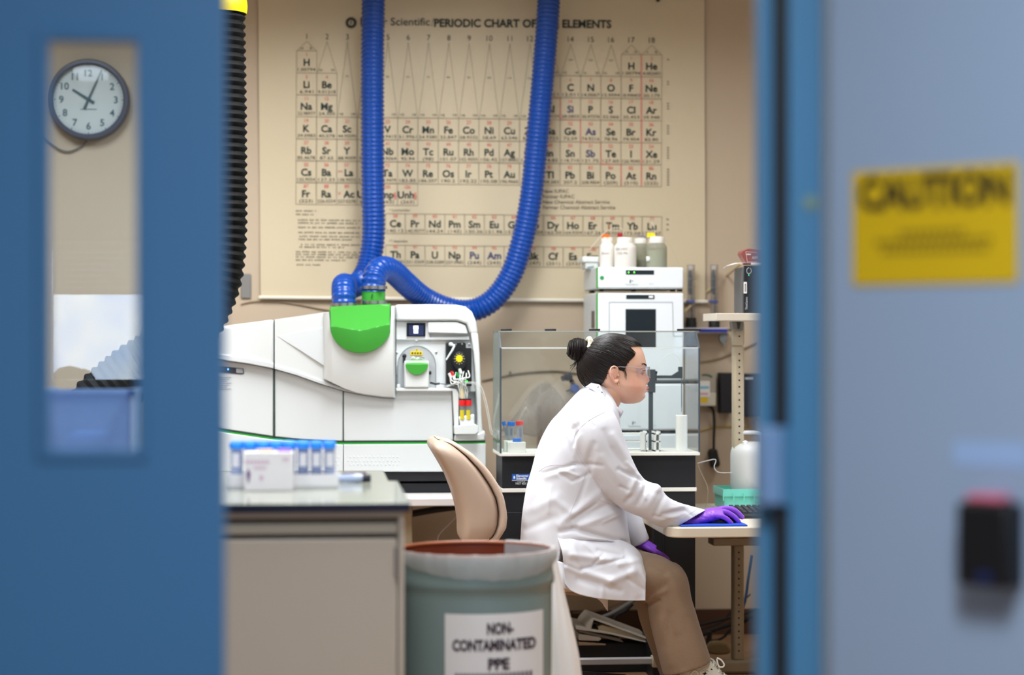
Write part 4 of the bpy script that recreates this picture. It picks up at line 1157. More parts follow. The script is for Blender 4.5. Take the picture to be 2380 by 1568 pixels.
# grey box on top left and reagent bottles
YS = YH+.22
ztm = W(1400, 621, YH).z
bx_ = thing('solvent_box', 'small pale box with a spout at the back left of the top module', 'box', (W(1372, 620, YS).x, YS+.06, ztm))
a = W(1354, 597.5, YS); d = W(1391, 597.5, YS)
b = MB(); b.box(a.x+.012, d.x, YS, YS+.13, ztm, a.z); b.build('box_body', mat('box_pale', (220, 223, 220), .5), bx_, bevel=.005)
b = MB(); b.box(a.x, d.x+.002, YS-.006, YS+.136, a.z-.022, a.z+.003); b.build('lid', mat('box_lid', (226, 229, 226), .45), bx_, bevel=.005)
b = MB(); b.prismp([(1367, 619), (1381, 617), (1378, 625), (1369, 626)], YS-.03, YS); b.build('spout', mat('spout_grey', (140, 158, 160), .4), bx_)
ztm = W(1400, 621, YH).z
def bottle(label, px, Y, w, pytop, neck, neckw, body, liquid=None, tagc=None, words=()):
    p = W(px, 600, Y); c = Vector((p.x, Y, ztm)); s = mpp(Y)
    t = thing('reagent_bottle', label, 'bottle', c, 'reagent bottles on the top module')
    zt_ = W(px, pytop, Y).z; zs_ = W(px, neck, Y).z; r = w/2*s; rn_ = neckw/2*s
    b = MB(); b.lathe([(r*.96, ztm), (r, ztm+.003), (r, zs_-.020), (r*.96, zs_-.010), (rn_*1.05, zs_), (rn_*.93, zs_+.004)], (c.x, c.y, 0), 28); b.build('bottle_body', body, t, angle=60)
    b = MB(); b.lathe([(rn_, zs_+.002), (rn_, zt_-.003), (rn_*.95, zt_)], (c.x, c.y, 0), 26); b.build('screw_cap', mat('cap_milk', (232, 228, 220), .45), t)
    if liquid:
        b = MB(); b.lathe([(r*.93, ztm+.002), (r*.95, W(px, liquid, Y).z)], (c.x, c.y, 0), 24); b.build('liquid', mat('liquid_pale', (190, 192, 178), .3), t)
    if tagc:
        col, tx, ty_, tw, thh = tagc
        b = MB(); b.prismp([(tx-tw, ty_-thh), (tx+tw*.8, ty_-thh*1.1), (tx+tw*1.2, ty_), (tx+tw*.7, ty_+thh), (tx-tw, ty_+thh)], Y-.014, Y-.010); b.build('hang_tag', mat('tag_%d_%d' % col[:2], col, .5), t)
    if words:
        b = MB()
        for (s_, x, y, h, wd) in words: letter(b, s_, lambda u, v: W(u, v, Y - math.sqrt(max(1e-5, (r+.0008)**2 - (W(u, v, Y).x-c.x)**2))), x, y, h, wd, 0)
        b.build('handwriting', mat('ink_grey', (120, 116, 120), .6), t, smooth=False)
    return t
M_milk = mat('milky_bottle', (226, 221, 214), .4, var=.02, sss=.15)
M_trans = clear('hazy_bottle', (222, 226, 214), 1.3, .2, haze=.55, hazecol=(206, 206, 192))
bottle('milky white bottle with an orange tag, leftmost of the four', 1411, YH+.10, 36, 552, 567, 28, M_milk, None, ((236, 116, 22), 1408, 549, 9, 4.5), (('Acetone', 1411, 588, 5, 26),))
bottle('wide milky bottle with a dark red tag and handwriting', 1453, YH+.07, 52, 552, 566, 38, M_milk, None, ((160, 32, 42), 1441, 546, 6, 4.5), (('DI H2O', 1447, 578, 6, 30), ('15% MeOH', 1453, 588, 5, 36)))
bottle('hazy bottle standing behind, between the wide milky bottle and the yellow-tagged one', 1489, YH+.17, 38, 554, 567, 30, M_trans, 604, None)
bottle('hazy bottle with a yellow tag and white label, rightmost of the four', 1526, YH+.07, 49, 550, 566, 36, M_trans, 583, ((236, 216, 24), 1513, 546, 9, 5))
b = MB(); b.grid(lambda u, v: W(1502+21*u, 596+11*v, YH+.07-.034+.012*(1-u)), 4, 1); 
tag(b.build('bottle_label', M_whitem, solid=.0008), 'blank white label on the yellow-tagged bottle', 'label')
for k, (pts, r, col) in enumerate(((((1411, 556), (1412, 540), (1416, 525), (1413, 518)), .0012, (196, 110, 60)), (((1443, 553), (1450, 540), (1444, 531), (1425, 530), (1400, 545), (1370, 580)), .0010, (220, 214, 200)), (((1505, 556), (1497, 550), (1482, 547)), .0016, (50, 84, 160)), (((1518, 550), (1522, 535), (1514, 515)), .0010, (224, 222, 214)), (((1540, 552), (1560, 575), (1580, 620), (1590, 660)), .0008, (190, 182, 160)))):
    b = MB(); b.tube(spline([tuple(W(x, y, YH+.07)) for x, y in pts], 5), r, 5)
    tag(b.build('feed_line', mat('line_%d' % k, col, .5)), ('thin orange line rising from the leftmost bottle', 'white feed line arching left from the wide milky bottle', 'short blue line at the neck of the hidden bottle', 'thin white line above the yellow tag', 'thin line falling from the rightmost bottle behind the modules')[k], 'tubing')
# regulator, hazy plastic sheet and carton behind the hood
rg = thing('gas_regulator', 'dark knob with a round blue gauge on the wall behind the clear hood', 'regulator', W(1330, 930, 9.25))
b = MB(); b.prismp(disc(1322, 876, 9.5, 9.5, 14), 9.16, 9.22); b.prismp([(1305, 874), (1318, 870), (1320, 884), (1308, 886)], 9.17, 9.21); b.build('knob', mat('knob_slate', (62, 64, 72), .5), rg, bevel=.004)
b = MB(); b.prismp(disc(1337, 903, 10.5, 10.5, 20), 9.17, 9.20); b.build('gauge', mat('gauge_blue', (70, 92, 148), .45), rg, bevel=.003)
b = MB(); b.tube([W(1328, 885, 9.19), W(1337, 903, 9.215), W(1318, 912, 9.215)], .012, 8); b.tube([W(1330, 890, 9.2), W(1330, 892, 9.30)], .01, 8); b.build('stem', M_steel, rg)
ctn = thing('carton', 'plain brown carton on the back bench behind the autosampler', 'carton', W(1290, 1128, 8.95))
b = MB(); b.boxp(1262, 1340, 946, 1128, 8.88, 9.12); b.build('carton_body', mat('cardboard', (164, 138, 118), .7, var=.05), ctn, bevel=.003)
b = MB()
def sheet(u, v):
    x = 1175 + 175*u - 20*v*(1-u); y = 1012 - (1-v)**.9*(118*math.exp(-((u-.52)/.38)**2) + 6) + 3*math.sin(17*u)*v
    return W(x, y, 8.80 + .03*math.sin(9*u+3*v) + .02*math.sin(23*u))
b.grid(sheet, 40, 16)
tag(b.build('plastic_sheet', clear('hazy_film', (236, 234, 230), 1.25, .12, haze=.32, hazecol=(214, 204, 196)), solid=.0006), 'crumpled hazy plastic film draped behind the clear hood', 'plastic film')
# ================================================================== things on the wall at the right
YW = YB
sh = thing('flowmeter_shelf', 'narrow blue and white shelf on the wall carrying two flow tubes', 'shelf', W(1640, 772, YW-.07))
b = MB(); b.boxp(1588, 1692, 761, 774, YW-.10, YW); b.build('shelf_board', mat('shelf_lilac', (190, 186, 196), .5), sh, bevel=.002)
b = MB(); b.boxp(1625, 1691, 764.5, 771, YW-.106, YW-.10); b.build('blue_strip', mat('strip_blue', (22, 42, 148), .45), sh)
b = MB(); b.boxp(1692, 1702, 764, 770, YW-.09, YW-.04); b.build('end_valve', mat('brass', (120, 108, 78), .4, metal=.6), sh)
b = MB(); b.prismp([(1674, 774), (1694, 774), (1690, 790), (1684, 800), (1677, 798), (1673, 786)], YW-.085, YW-.05); b.prismp([(1681, 774), (1686, 774), (1686, 803), (1681, 803)], YW-.09, YW-.085); b.build('clamp', mat('clamp_grey', (128, 134, 136), .4, metal=.3), sh, bevel=.002)
for k, x in enumerate((1606, 1660)):
    t = thing('flow_tube', ('left' if k == 0 else 'right') + ' clear flow tube with a black foot on the blue wall shelf', 'flow tube', W(x, 761, YW-.06), 'flow tubes on the wall shelf')
    Y = YW-.06; p = W(x, 761, Y); s = mpp(Y)
    zf0, zf1, ztp = p.z, W(x, 738, Y).z, W(x, 615, Y).z
    zb_ = W(x, 760.5, Y+0).z
    b = MB(); b.lathe([(13.5*s, zf0), (13.5*s, zf0+(zf1-zf0)*.55), (12*s, zf0+(zf1-zf0)*.75), (12.7*s, zf1)], (p.x, Y, 0), 20); b.build('foot', mat('foot_black', (26, 30, 30), .5), t)
    b = MB(); b.lathe([(9.5*s, zf1), (9.5*s, ztp)], (p.x, Y, 0), 20); b.build('tube_wall', clear('flow_clear', (230, 226, 226), 1.4, .05, haze=.14), t)
    b = MB(); b.lathe([(6.5*s, W(x, 627, Y).z), (6.5*s, W(x, 617, Y).z)], (p.x, Y, 0), 14); b.build('stopper', M_whitem, t, bevel=.002)
    b = MB(); b.lathe([(2.2*s, W(x, 684, Y).z), (4.6*s, W(x, 678, Y).z), (4.4*s, W(x, 636, Y).z), (1.5*s, W(x, 628, Y).z)], (p.x-.004, Y, 0), 12); b.build('float', mat('float_slate', (66, 84, 98), .45), t)
    b = MB(); b.tube([(p.x+.003, Y, zf1), (p.x+.003, Y, W(x, 640, Y).z)], .0035, 8); b.build('stem', mat('stem_green', (72, 92, 84), .5), t)
    b = MB(); b.boxp(x-9, x+9, 697, 704, Y-.022, Y+.02); b.build('collar', mat('collar_blue', (74, 84, 140), .45), t, bevel=.002)
    b = MB()
    for q in range(5): b.tube([(p.x + 9.6*s*math.cos(a), Y + 9.6*s*math.sin(a), W(x, 648+q*20, Y).z) for a in [PI*.0+2*PI*j/16 for j in range(17)]], .0009, 4)
    b.build('scale_rings', mat('ring_grey', (150, 138, 134), .5), t)['kind'] = 'stuff'
def wall_wire(label, pts, r, col, Y=YB-.006, name='wall_cable'):
    b = MB(); pp = [tuple(W(p[0], p[1], p[2] if len(p) > 2 else Y)) for p in pts]
    b.tube(spline(pp, 7), r, 6)
    return tag(b.build(name, mat('wire_%d_%d' % (col[0], col[1]), col, .55)), label, 'cable')
wall_wire('cream tube running diagonally up past the two flow tubes', [(1592, 722, 9.0), (1612, 705), (1650, 672), (1690, 640), (1722, 612, 8.5)], .0055, (206, 184, 140))
wall_wire('thin cable on the wall sagging right of the clear hood', [(1628, 841), (1660, 836), (1690, 826), (1722, 812), (1760, 796)], .004, (150, 132, 104))
wall_wire('thin cable arching low across the wall left of the spectrometer hoses', [(560, 706), (590, 700), (650, 701), (700, 708), (740, 716), (790, 724)], .0035, (166, 148, 124))
wall_wire('thin grey cable crossing the wall behind the clear hood', [(1120, 884), (1160, 876), (1200, 868), (1250, 863), (1300, 862), (1345, 868)], .004, (134, 122, 106))
b = MB(); b.boxp(1183.5, 1189, 863, 870, YB-.014, YB); tag(b.build('cable_clip', mat('clip_grey', (118, 108, 96), .5)), 'tiny clip holding the thin cable on the wall behind the hood', 'clip')
wall_wire('yellow cable along the wall under the power box', [(1628, 1000), (1660, 992), (1690, 990), (1730, 991), (1760, 990)], .0035, (196, 168, 90))
# power box with labels, cord and adapter
pbx = thing('power_box', 'pale wall power box with warning labels right of the clear hood', 'power box', W(1645, 942, YB-.06))
b = MB(); b.boxp(1620, 1664.5, 868, 912, YB-.05, YB); b.build('cover', mat('box_grey', (170, 162, 148), .5), pbx, bevel=.003)
b = MB(); b.boxp(1620, 1664.5, 912, 943.5, YB-.065, YB); b.build('lower_cover', mat('box_ivory', (206, 200, 184), .45), pbx, bevel=.004)
b = MB(); b.boxp(1624, 1650, 885, 922, YB-.0675, YB-.05); lb = b.build('label', M_whitem, pbx)
b = MB(); b.boxp(1626, 1648, 897, 903, YB-.0682, YB-.0675); b.build('blue_bar', mat('bar_blue', (120, 190, 214), .5), lb)
b = MB(); b.boxp(1626, 1646, 912, 918, YB-.0682, YB-.0675); b.build('pink_bar', mat('bar_pink', (214, 176, 184), .5), lb)
b = MB(); b.boxp(1628, 1645, 923, 935, YB-.067, YB-.065); b.build('yellow_label', mat('bar_yellow', (226, 190, 24), .5), pbx)
b = MB(); b.tube(spline([tuple(W(x, y, YB-.05)) for x, y in ((1632, 871), (1645, 871), (1655, 876))], 4), .004, 6); b.build('green_wire', mat('wire_green', (52, 92, 66), .5), pbx)
ad = thing('power_adapter', 'black power adapter hanging on its cord below the wall box', 'adapter', W(1661, 1086, YB-.04))
b = MB(); b.tube(spline([tuple(W(x, y, YB-.035)) for x, y in ((1645, 942), (1657, 952), (1660, 985), (1659, 1020), (1659, 1048))], 5), .006, 8); b.build('cord', M_black, ad)
b = MB(); b.prismp([(1652, 1044), (1667, 1043), (1675, 1080), (1669, 1086), (1654, 1087), (1648, 1052)], YB-.07, YB-.02); b.build('brick', mat('adapter_black', (16, 14, 14), .5), ad, bevel=.006)
b = MB(); b.boxp(1674, 1703, 866, 960, YB-.07, YB); tag(b.build('wall_speaker', mat('speaker_black', (24, 24, 30), .5), bevel=.004), 'plain black box mounted on the wall behind the desk post', 'wall box')
wb = thing('wall_device', 'dark blue-black box with a light strip at the edge of the door frame', 'device', W(1745, 960, YB-.06))
b = MB(); b.boxp(1729, 1772, 868, 968, YB-.08, YB); b.build('device_body', mat('device_navy', (34, 40, 58), .5), wb, bevel=.003)
b = MB(); b.boxp(1732, 1752, 877, 881, YB-.082, YB-.08); b.build('light_strip', mat('strip_pale', (200, 206, 214), .4), wb)
# drip line fittings at the side of the autosampler
wall_wire('thin clear tube from the stand across to the white carboy', [(1621, 1076, 8.2), (1645, 1070, 8.2), (1660, 1067, 8.2), (1664, 1071, 8.2), (1660, 1085, 8.2), (1670, 1097, 8.2), (1702, 1098, 8.2)], .0016, (222, 220, 216), name='clear_tube')
wall_wire('thin clear tube hanging beside the black stand', [(1622, 1080, 8.2), (1630, 1100, 8.2), (1644, 1130, 8.2), (1644, 1160, 8.2), (1634, 1195, 8.2)], .0013, (190, 176, 150), name='clear_tube')
for k, y in enumerate((1074, 1082)):
    b = MB(); p = W(1620, y, 8.2); b.tube([Vector((cx1, 8.2, p.z)), Vector((cx1+.010, 8.2, p.z))], .004, 10); tag(b.build('tube_fitting', mat('fitting_white', (216, 206, 196), .4)), ('upper', 'lower')[k] + ' white tube fitting on the side of the black stand', 'fitting', 'fittings on the stand')

# ================================================================== desk with its post and upper shelf
YD0, YD1 = 7.36, 8.42
zde = W(1650, 1225, YD0).z; thd = .036
M_lam = mat('desk_laminate', (214, 204, 186), .42, var=.03, vscale=4)
xd0 = W(1555, 1230, YD0).x; xd1 = xd0 + .92
dk = thing('desk', 'beige laminate desk on a tan perforated post with an upper shelf', 'desk', ((xd0+xd1)/2, (YD0+YD1)/2, 0))
b = MB()
rc = .055
pts = [(xd0 + rc*(1-math.cos(a)), YD0 + rc*(1-math.sin(a))) for a in [PI/2*k/6 for k in range(7)]] + [(xd1, YD0), (xd1, YD1), (cx1+.02, YD1), (cx1+.02, 8.02), (xd0, 8.02)]
b.prismz(pts, zde-thd, zde); b.build('desktop', M_lam, dk, bevel=.004)
YP = 8.22
xp = W(1715, 1000, YP).x
wpst = .0205
def perforated(name, z0, z1, x, y, w=.0205, holes=True):
    b = MB(); b.box(x-w, x+w, y-.028, y+.028, z0, z1); o = b.build(name, M_post, dk, bevel=.009, seg=3)
    if holes:
        z = z1-.03; first = None
        while z > z0+.02:
            if first is None:
                hb_ = MB(); hb_.lathe([(.0036, -.0006), (.0036, .0006)], (x, y-.028, z), 10, 'y'); first = hb_.build('hole', M_black, o); zf = z
            else:
                d = first.copy(); COL.objects.link(d); d.parent = o; d.location = (0, 0, z-zf)
            z -= .0254
    return o
zsh0 = W(1700, 745, YP-.12).z; zsh1 = W(1700, 727.5, YP-.12).z
zj = W(1715, 804, YP).z
perforated('post', zde, zj, xp, YP); perforated('post_top', zj+.0012, zsh0-.004, xp, YP, .0215)
b = MB(); b.prismp([(1702, 747), (1729, 747), (1727, 768), (1719, 770), (1711, 768), (1704, 764)], YP-.034, YP+.03); b.build('bracket', mat('bracket_grey', (120, 116, 106), .45), dk, bevel=.003)
b = MB(); b.prismp([(1712, 748), (1722, 748), (1719, 764), (1715, 764)], YP-.036, YP-.033); b.build('bracket_slot', mat('slot_dark', (56, 56, 52), .5), dk)
xs0 = W(1664.5, 735, YP-.12).x
b = MB(); b.box(xs0, xs0+.70, YP-.12, YP+.16, zsh0, zsh1); b.build('upper_shelf', mat('shelf_beige', (206, 196, 180), .45, var=.04, vscale=8), dk, bevel=.002)
perforated('leg', .05, W(1690, 1268, YP-.05).z, W(1714, 1400, YP+.02).x, YP+.02, .0215)
x2 = W(1663, 1260, YP-.1).x
zr_ = W(1690, 1268, YP-.05).z; zq_ = W(1690, 1250, YP-.05).z
b = MB(); b.box(x2, x2+.62, YP-.05, YP+.06, zr_, zq_); b.build('top_rail', M_post, dk, bevel=.004)
b = MB(); b.box(xp-.04, xp+.04, YP-.03, YP+.06, zq_, zde-thd); b.build('rail_block', M_post, dk, bevel=.003)
b = MB(); b.box(W(1672, 1530, YP).x-.05, W(1672, 1530, YP).x+.60, YP-.02, YP+.05, 0.0, .052); b.build('foot_rail', M_post, dk, bevel=.012)
perforated('leg', .05, zde-thd-.03, xd0+.62, YD0+.18, .0215, False)
b = MB(); b.box(xd0+.36, xd0+.86, YD0+.15, YD0+.21, 0.0, .052); b.build('foot_rail', M_post, dk, bevel=.012)
# computer, paper and brown box on the upper shelf
YPC = YP-.06
pc = thing('mini_computer', 'slim black mini computer standing on the upper shelf', 'computer', (W(1735, 725, YPC).x, YPC, zsh1))
a = W(1729, 725, YPC)
zpc = zsh1+.184
b = MB(); b.box(a.x, a.x+.075, YPC, YPC+.012, zsh1, zpc); fp = b.build('front', mat('pc_front', (30, 34, 42), .4), pc, bevel=.002)
b = MB(); b.box(a.x-.003, a.x+.070, YPC+.010, YPC+.182, zsh1, zpc-.006); b.build('case', mat('pc_case', (84, 84, 86), .4, metal=.2), pc, bevel=.003)
b = MB(); q = [W(1741 + 5.5*math.cos(a_), 629 + 7*math.sin(a_), YPC-.001) for a_ in [-PI*.35+2*PI*.93*k/24 for k in range(25)]]; b.tube(q, .0007, 4); b.build('power_ring', mat('ring_white', (214, 218, 222), .4), fp)
b = MB(); b.ell(W(1740.5, 639, YPC-.0008), .0016, .0008, .0016, 8, 5); b.build('power_light', em_mat('led_green3', (50, 220, 110), 3), fp)
b = MB(); b.boxp(1728.5, 1736, 655, 681.5, YPC-.0012, YPC); st_ = b.build('barcode_label', M_whitem, fp)
b = MB()
for k in range(9): b.boxp(1730.8, 1733.8, 659.5+k*2.1, 660.6+k*2.1, YPC-.0017, YPC-.0012)
b.build('bars', mat('bar_ink', (50, 50, 54), .6), st_)['kind'] = 'stuff'
b = MB(); letter(b, 'ThinkCentre', lambda u, v: W(u, v, YPC-.0012), 1735, 704.5, 4.6, 29, .004, -PI/2); b.build('name_print', mat('print_pale', (200, 206, 212), .5), fp, smooth=False)
b = MB()
def sheetp(u, v):
    x = 1681 + 90*u; y = 620.5 - 8.5*min(1, (u*3.2))**.7 + 4.5*max(0, (.07-u))*10 + 1.2*math.sin(8*u+2*v)
    p = W(x, y, YPC+.02 + .12*v); p.z = max(p.z, zpc+.0015) if u > .42 else p.z; return p
b.grid(sheetp, 40, 6); tag(b.build('paper_sheet', M_whitem, solid=.001), 'curled white paper lying on the mini computer', 'paper')
rb_ = thing('brown_box', 'reddish-brown product box with white lettering on top of the mini computer', 'box', (W(1745, 608, YPC).x, YPC+.05, zpc+.005))
b = MB(); zz = zpc+.006
k0 = W(1745, 608, YPC).z
prof = [(1735.5, 607), (1722, 583), (1724.5, 576.5), (1740, 570.5), (1790, 574), (1790, 607)]
dz_ = zz - W(1745, 607, YPC+.02).z
pp_ = [(W(x, y, YPC+.02).x, W(x, y, YPC+.02).z + dz_) for x, y in prof]
b.prism(pp_, YPC+.02, YPC+.09); b.build('box_card', mat('maroon_card', (140, 76, 70), .5), rb_, bevel=.002)
def bxp(u, v): p = W(u, v, YPC+.0185); return Vector((p.x, p.y, p.z + dz_))
b = MB(); letter(b, 'weber', bxp, 1740.5, 583.5, 4.6, 12, .03); letter(b, 'ASPI', bxp, 1748, 592, 6, 14, .0, 0, 'l')
for a_, c_ in (((1733.5, 578), (1760, 580)), ((1733.5, 578), (1737, 602)), ((1737, 602), (1760, 602))): flat_line(b, bxp, a_, c_, .8)
b.build('box_print', mat('print_white', (226, 214, 216), .5), rb_, smooth=False)
b = MB(); b.prism([(bxp(1746, 604).x, bxp(1746, 603.5).z), (bxp(1746, 604).x, bxp(1746, 608).z), (bxp(1775, 604).x, bxp(1746, 608).z), (bxp(1775, 604).x, bxp(1746, 603.5).z)], YPC+.017, YPC+.02); b.build('white_flap', M_whitem, rb_)
# ---- teal basket with carboy, keyboard, pad, mouse
YBK = 8.12
bk = thing('basket', 'translucent teal plastic basket on the far side of the desk', 'basket', (W(1735, 1180, YBK).x, YBK, zde))
M_teal = mat('teal_plastic', (112, 200, 182), .35, var=.03, sss=.1)
a = W(1684, 1180, YBK); wz = W(1684, 1146, YBK).z
x0, x1 = a.x, a.x+.30
def wallbox(z0, z1, g):
    b = MB(); t = .003
    b.box(x0-g, x1+g, YBK-g, YBK-g+t, z0, z1); b.box(x0-g, x1+g, YBK+.2+g-t, YBK+.2+g, z0, z1); b.box(x0-g, x0-g+t, YBK-g+t, YBK+.2+g-t, z0, z1); b.box(x1+g-t, x1+g, YBK-g+t, YBK+.2+g-t, z0, z1); return b
b = wallbox(zde, wz-.012, 0); b.box(x0, x1, YBK, YBK+.2, zde, zde+.003); b.build('basket_wall', M_teal, bk)
b = wallbox(wz-.012, W(1684, 1136, YBK).z, .006); b.build('basket_rim', M_teal, bk)
for k in range(8):
    b = MB(); x = x0-.008+.04*k; b.box(x, x+.004, YBK-.013, YBK-.005, wz-.028, wz+.002); b.build('basket_rib', M_teal, bk)
cb = thing('carboy', 'white plastic carboy with a loop handle standing in the teal basket', 'carboy', (W(1740, 1146, YBK+.1).x, YBK+.1, zde+.003))
M_carb = mat('carboy_white', (204, 204, 202), .42, var=.015, sss=.1)
YCB = YBK+.10; pcx = W(1754, 1100, YCB).x; rC = pcx - W(1698.5, 1100, YCB).x
zC1 = W(1754, 1030, YCB).z
b = MB(); b.lathe([(rC*.97, zde+.003), (rC, zde+.008), (rC, zC1-.045), (rC*.985, zC1-.03), (rC*.92, zC1-.012), (rC*.74, zC1), (rC*.40, zC1+.006), (rC*.30, zC1+.008)], (pcx, YCB, 0), 40); b.build('carboy_body', M_carb, cb, angle=60)
b = MB(); b.tube(spline([tuple(W(x, y, YCB-.02)) for x, y in ((1714, 1036), (1713.5, 1022), (1718, 1009), (1728, 1005), (1742, 1004.5), (1756, 1005), (1770, 1010), (1774, 1036))], 6), .0075, 10); b.build('handle', M_carb, cb)
b = MB(); p = W(1732, 1030, YCB-.05); b.lathe([(.007, -.012), (.007, .0), (.004, .002), (.004, .012)], p, 14); b.tube([p+Vector((-.009, 0, .006)), p+Vector((.009, 0, .006))], .003, 8); b.build('vent_valve', M_whitem, cb)
b = MB()
for (x, y) in ((1728, 1117), (1736, 1117), (1728, 1109), (1739, 1120)):
    c0 = W(x, y, YCB); ang = math.asin(max(-1, min(1, (c0.x-pcx)/rC))); q = Vector((pcx+(rC+.0004)*math.sin(ang), YCB-(rC+.0004)*math.cos(ang), c0.z)); b.tube([q+Vector((.005*math.cos(t), 0, .005*math.sin(t))) for t in [2*PI*j/12 for j in range(12)]], .0006, 4, closed=True)
b.build('moulded_marks', mat('mould_grey', (196, 196, 194), .5), cb)['kind'] = 'stuff'
kb = thing('keyboard', 'black keyboard lying on the desk beyond the mouse pad', 'keyboard', (W(1740, 1200, 7.75).x, 7.8, zde))
kx0 = W(1703, 1200, 7.72).x
def kz(y): return zde+.014+.016*(y-7.70)/.18
b = MB(); b.add([(kx0, 7.70, zde), (kx0+.42, 7.70, zde), (kx0+.42, 7.88, zde), (kx0, 7.88, zde), (kx0, 7.70, kz(7.70)), (kx0+.42, 7.70, kz(7.70)), (kx0+.42, 7.88, kz(7.88)), (kx0, 7.88, kz(7.88))], [(3,2,1,0),(4,5,6,7),(0,1,5,4),(1,2,6,5),(2,3,7,6),(3,0,4,7)])
b.build('keyboard_base', mat('keyboard_black', (38, 40, 46), .5), kb, bevel=.003)
k1 = None
for r in range(6):
    for q in range(18):
        x = kx0+.012+q*.0222; y = 7.714+r*.0268
        if k1 is None:
            b = MB(); z = kz(y); b.add([(x, y, z), (x+.019, y, z), (x+.019, y+.0225, z+.002), (x, y+.0225, z+.002), (x+.003, y+.003, z+.009), (x+.016, y+.003, z+.009), (x+.016, y+.019, z+.0105), (x+.003, y+.019, z+.0105)], [(3,2,1,0),(4,5,6,7),(0,1,5,4),(1,2,6,5),(2,3,7,6),(3,0,4,7)])
            k1 = b.build('key', mat('key_black', (44, 46, 52), .4), kb, smooth=False); kx1, ky1 = x, y
        else:
            d = k1.copy(); COL.objects.link(d); d.parent = kb; d.location = (x-kx1, y-ky1, kz(y)-kz(ky1))
pd_ = W(1582, 1222, 7.39); pe = W(1737, 1222, 7.39)
b = MB(); b.box(pd_.x, pe.x, 7.385, 7.555, zde, zde+.006)
tag(b.build('mouse_pad', mat('pad_blue', (16, 72, 190), .6, bump=.1, bscale=200), bevel=.002), 'bright blue mouse pad at the desk edge under the gloved hand', 'mouse pad')
zpad = zde+.006
b = MB(); pm0 = W(1672, 1215, 7.485)
def mouse(u, v):
    a = 2*PI*u; rr_ = math.sin(PI*v/2)
    return Vector((pm0.x+.010+.055*rr_*math.cos(a), 7.485+.031*rr_*math.sin(a), zpad + .034*math.cos(PI*v/2)**.8))
b.grid(mouse, 28, 10)
tag(b.build('computer_mouse', mat('mouse_black', (16, 16, 20), .3)), 'black computer mouse under the gloved right hand', 'mouse')
# unseen display added beyond the door frame as cool fill for the face
mo = thing('fill_monitor', 'unseen black display added on the desk behind the door frame to light the face', 'fill_monitor', (xd1-.18, 7.85, zde))
b = MB(); b.box(xd1-.20, xd1-.16, 7.62, 8.10, zde+.12, zde+.44); b.build('housing', M_black, mo, bevel=.005)
b = MB(); b.box(xd1-.2025, xd1-.20, 7.635, 8.085, zde+.135, zde+.43); b.build('screen', mat('screen_light', (210, 226, 255), .4, var=0, emit=(210, 226, 255), estr=2.2), mo)
b = MB(); b.box(xd1-.185, xd1-.165, 7.84, 7.88, zde+.01, zde+.14); b.build('stand', M_black, mo)
b = MB(); b.box(xd1-.27, xd1-.09, 7.75, 7.97, zde, zde+.012); b.build('stand_base', M_black, mo, bevel=.004)

# ================================================================== under the tables: binder stack, black box, cables
YU = 8.28
lowb = thing('black_case', 'low black case on the floor under the bench with papers on top', 'case', W(1440, 1590, YU))
xq0, xq1 = W(1300, 1520, YU).x, W(1512, 1520, YU).x
zc1 = W(1440, 1493, YU).z
b = MB(); b.box(xq0, xq1-.01, YU, YU+.12, 0.0, zc1); b.build('case_body', mat('case_black', (14, 14, 20), .5), lowb, bevel=.006)
YR = 7.99
rail = thing('foot_bar', 'grey metal bar with a tan end cap on the floor before the black case', 'foot bar', W(1450, 1545, YR))
zr0, zr1 = W(1450, 1544, YR).z, W(1450, 1529.5, YR).z
b = MB(); b.box(W(1300, 1540, YR).x, W(1518, 1540, YR).x, YR, YR+.035, zr0, zr1); b.build('bar', mat('bar_grey', (176, 174, 176), .4), rail, bevel=.004)
b = MB(); b.box(W(1516, 1540, YR).x, W(1533, 1540, YR).x, YR-.01, YR+.045, zr0-.012, zr1+.006); b.build('end_cap', M_post, rail, bevel=.004)
for x in (1525, 1320):
    b = MB(); b.box(W(x, 1540, YR).x-.010, W(x, 1540, YR).x+.010, YR+.005, YR+.03, 0, zr0-(.010 if x > 1500 else 0)); b.build('bar_foot', M_black, rail)
def slab(name, label, cat, pts, d, m, Y=YU-.02, par=None):
    b = MB(); b.prismp(pts, Y, Y+d); o = b.build(name, m, par, bevel=.0015)
    if par is None: tag(o, label, cat)
    return o
M_binder = mat('binder_white', (206, 200, 190), .5, var=.03)
M_pages = mat('page_edges', (206, 190, 158), .8, var=.15, vscale=120, stretch=(1, 1, 8))
bi = thing('ring_binder', 'white ring binder lying tilted on the stack under the bench', 'binder', W(1440, 1493, YU))
slab('lower_cover', '', '', [(1338, 1457), (1342, 1454), (1376, 1462), (1420, 1470), (1511, 1492), (1511, 1495), (1420, 1474), (1338, 1462)], .26, M_binder, par=bi)
slab('upper_cover', '', '', [(1378, 1436), (1382, 1436), (1510, 1484), (1508, 1487), (1380, 1440)], .26, M_binder, par=bi)
slab('spine', '', '', [(1361, 1458), (1366, 1449), (1378, 1436), (1381, 1439), (1376, 1452), (1374, 1462), (1361, 1459)], .26, M_binder, par=bi)
slab('pages', '', '', [(1390, 1455), (1400, 1452), (1440, 1462), (1505, 1487), (1505, 1491), (1440, 1476), (1392, 1465)], .22, M_pages, YU-.005, par=bi)
b = MB(); b.tube([W(1384+9*math.cos(t), 1456+9*math.sin(t), YU+.02) for t in [PI*.8+2*PI*.75*k/14 for k in range(15)]], .002, 6); b.build('ring', M_steel, bi)
slab('paper_stack', 'white magazines beneath the tilted binder', 'papers', [(1345, 1472), (1394, 1480), (1398, 1484), (1392, 1489), (1345, 1487)], .2, M_whitem, YU)
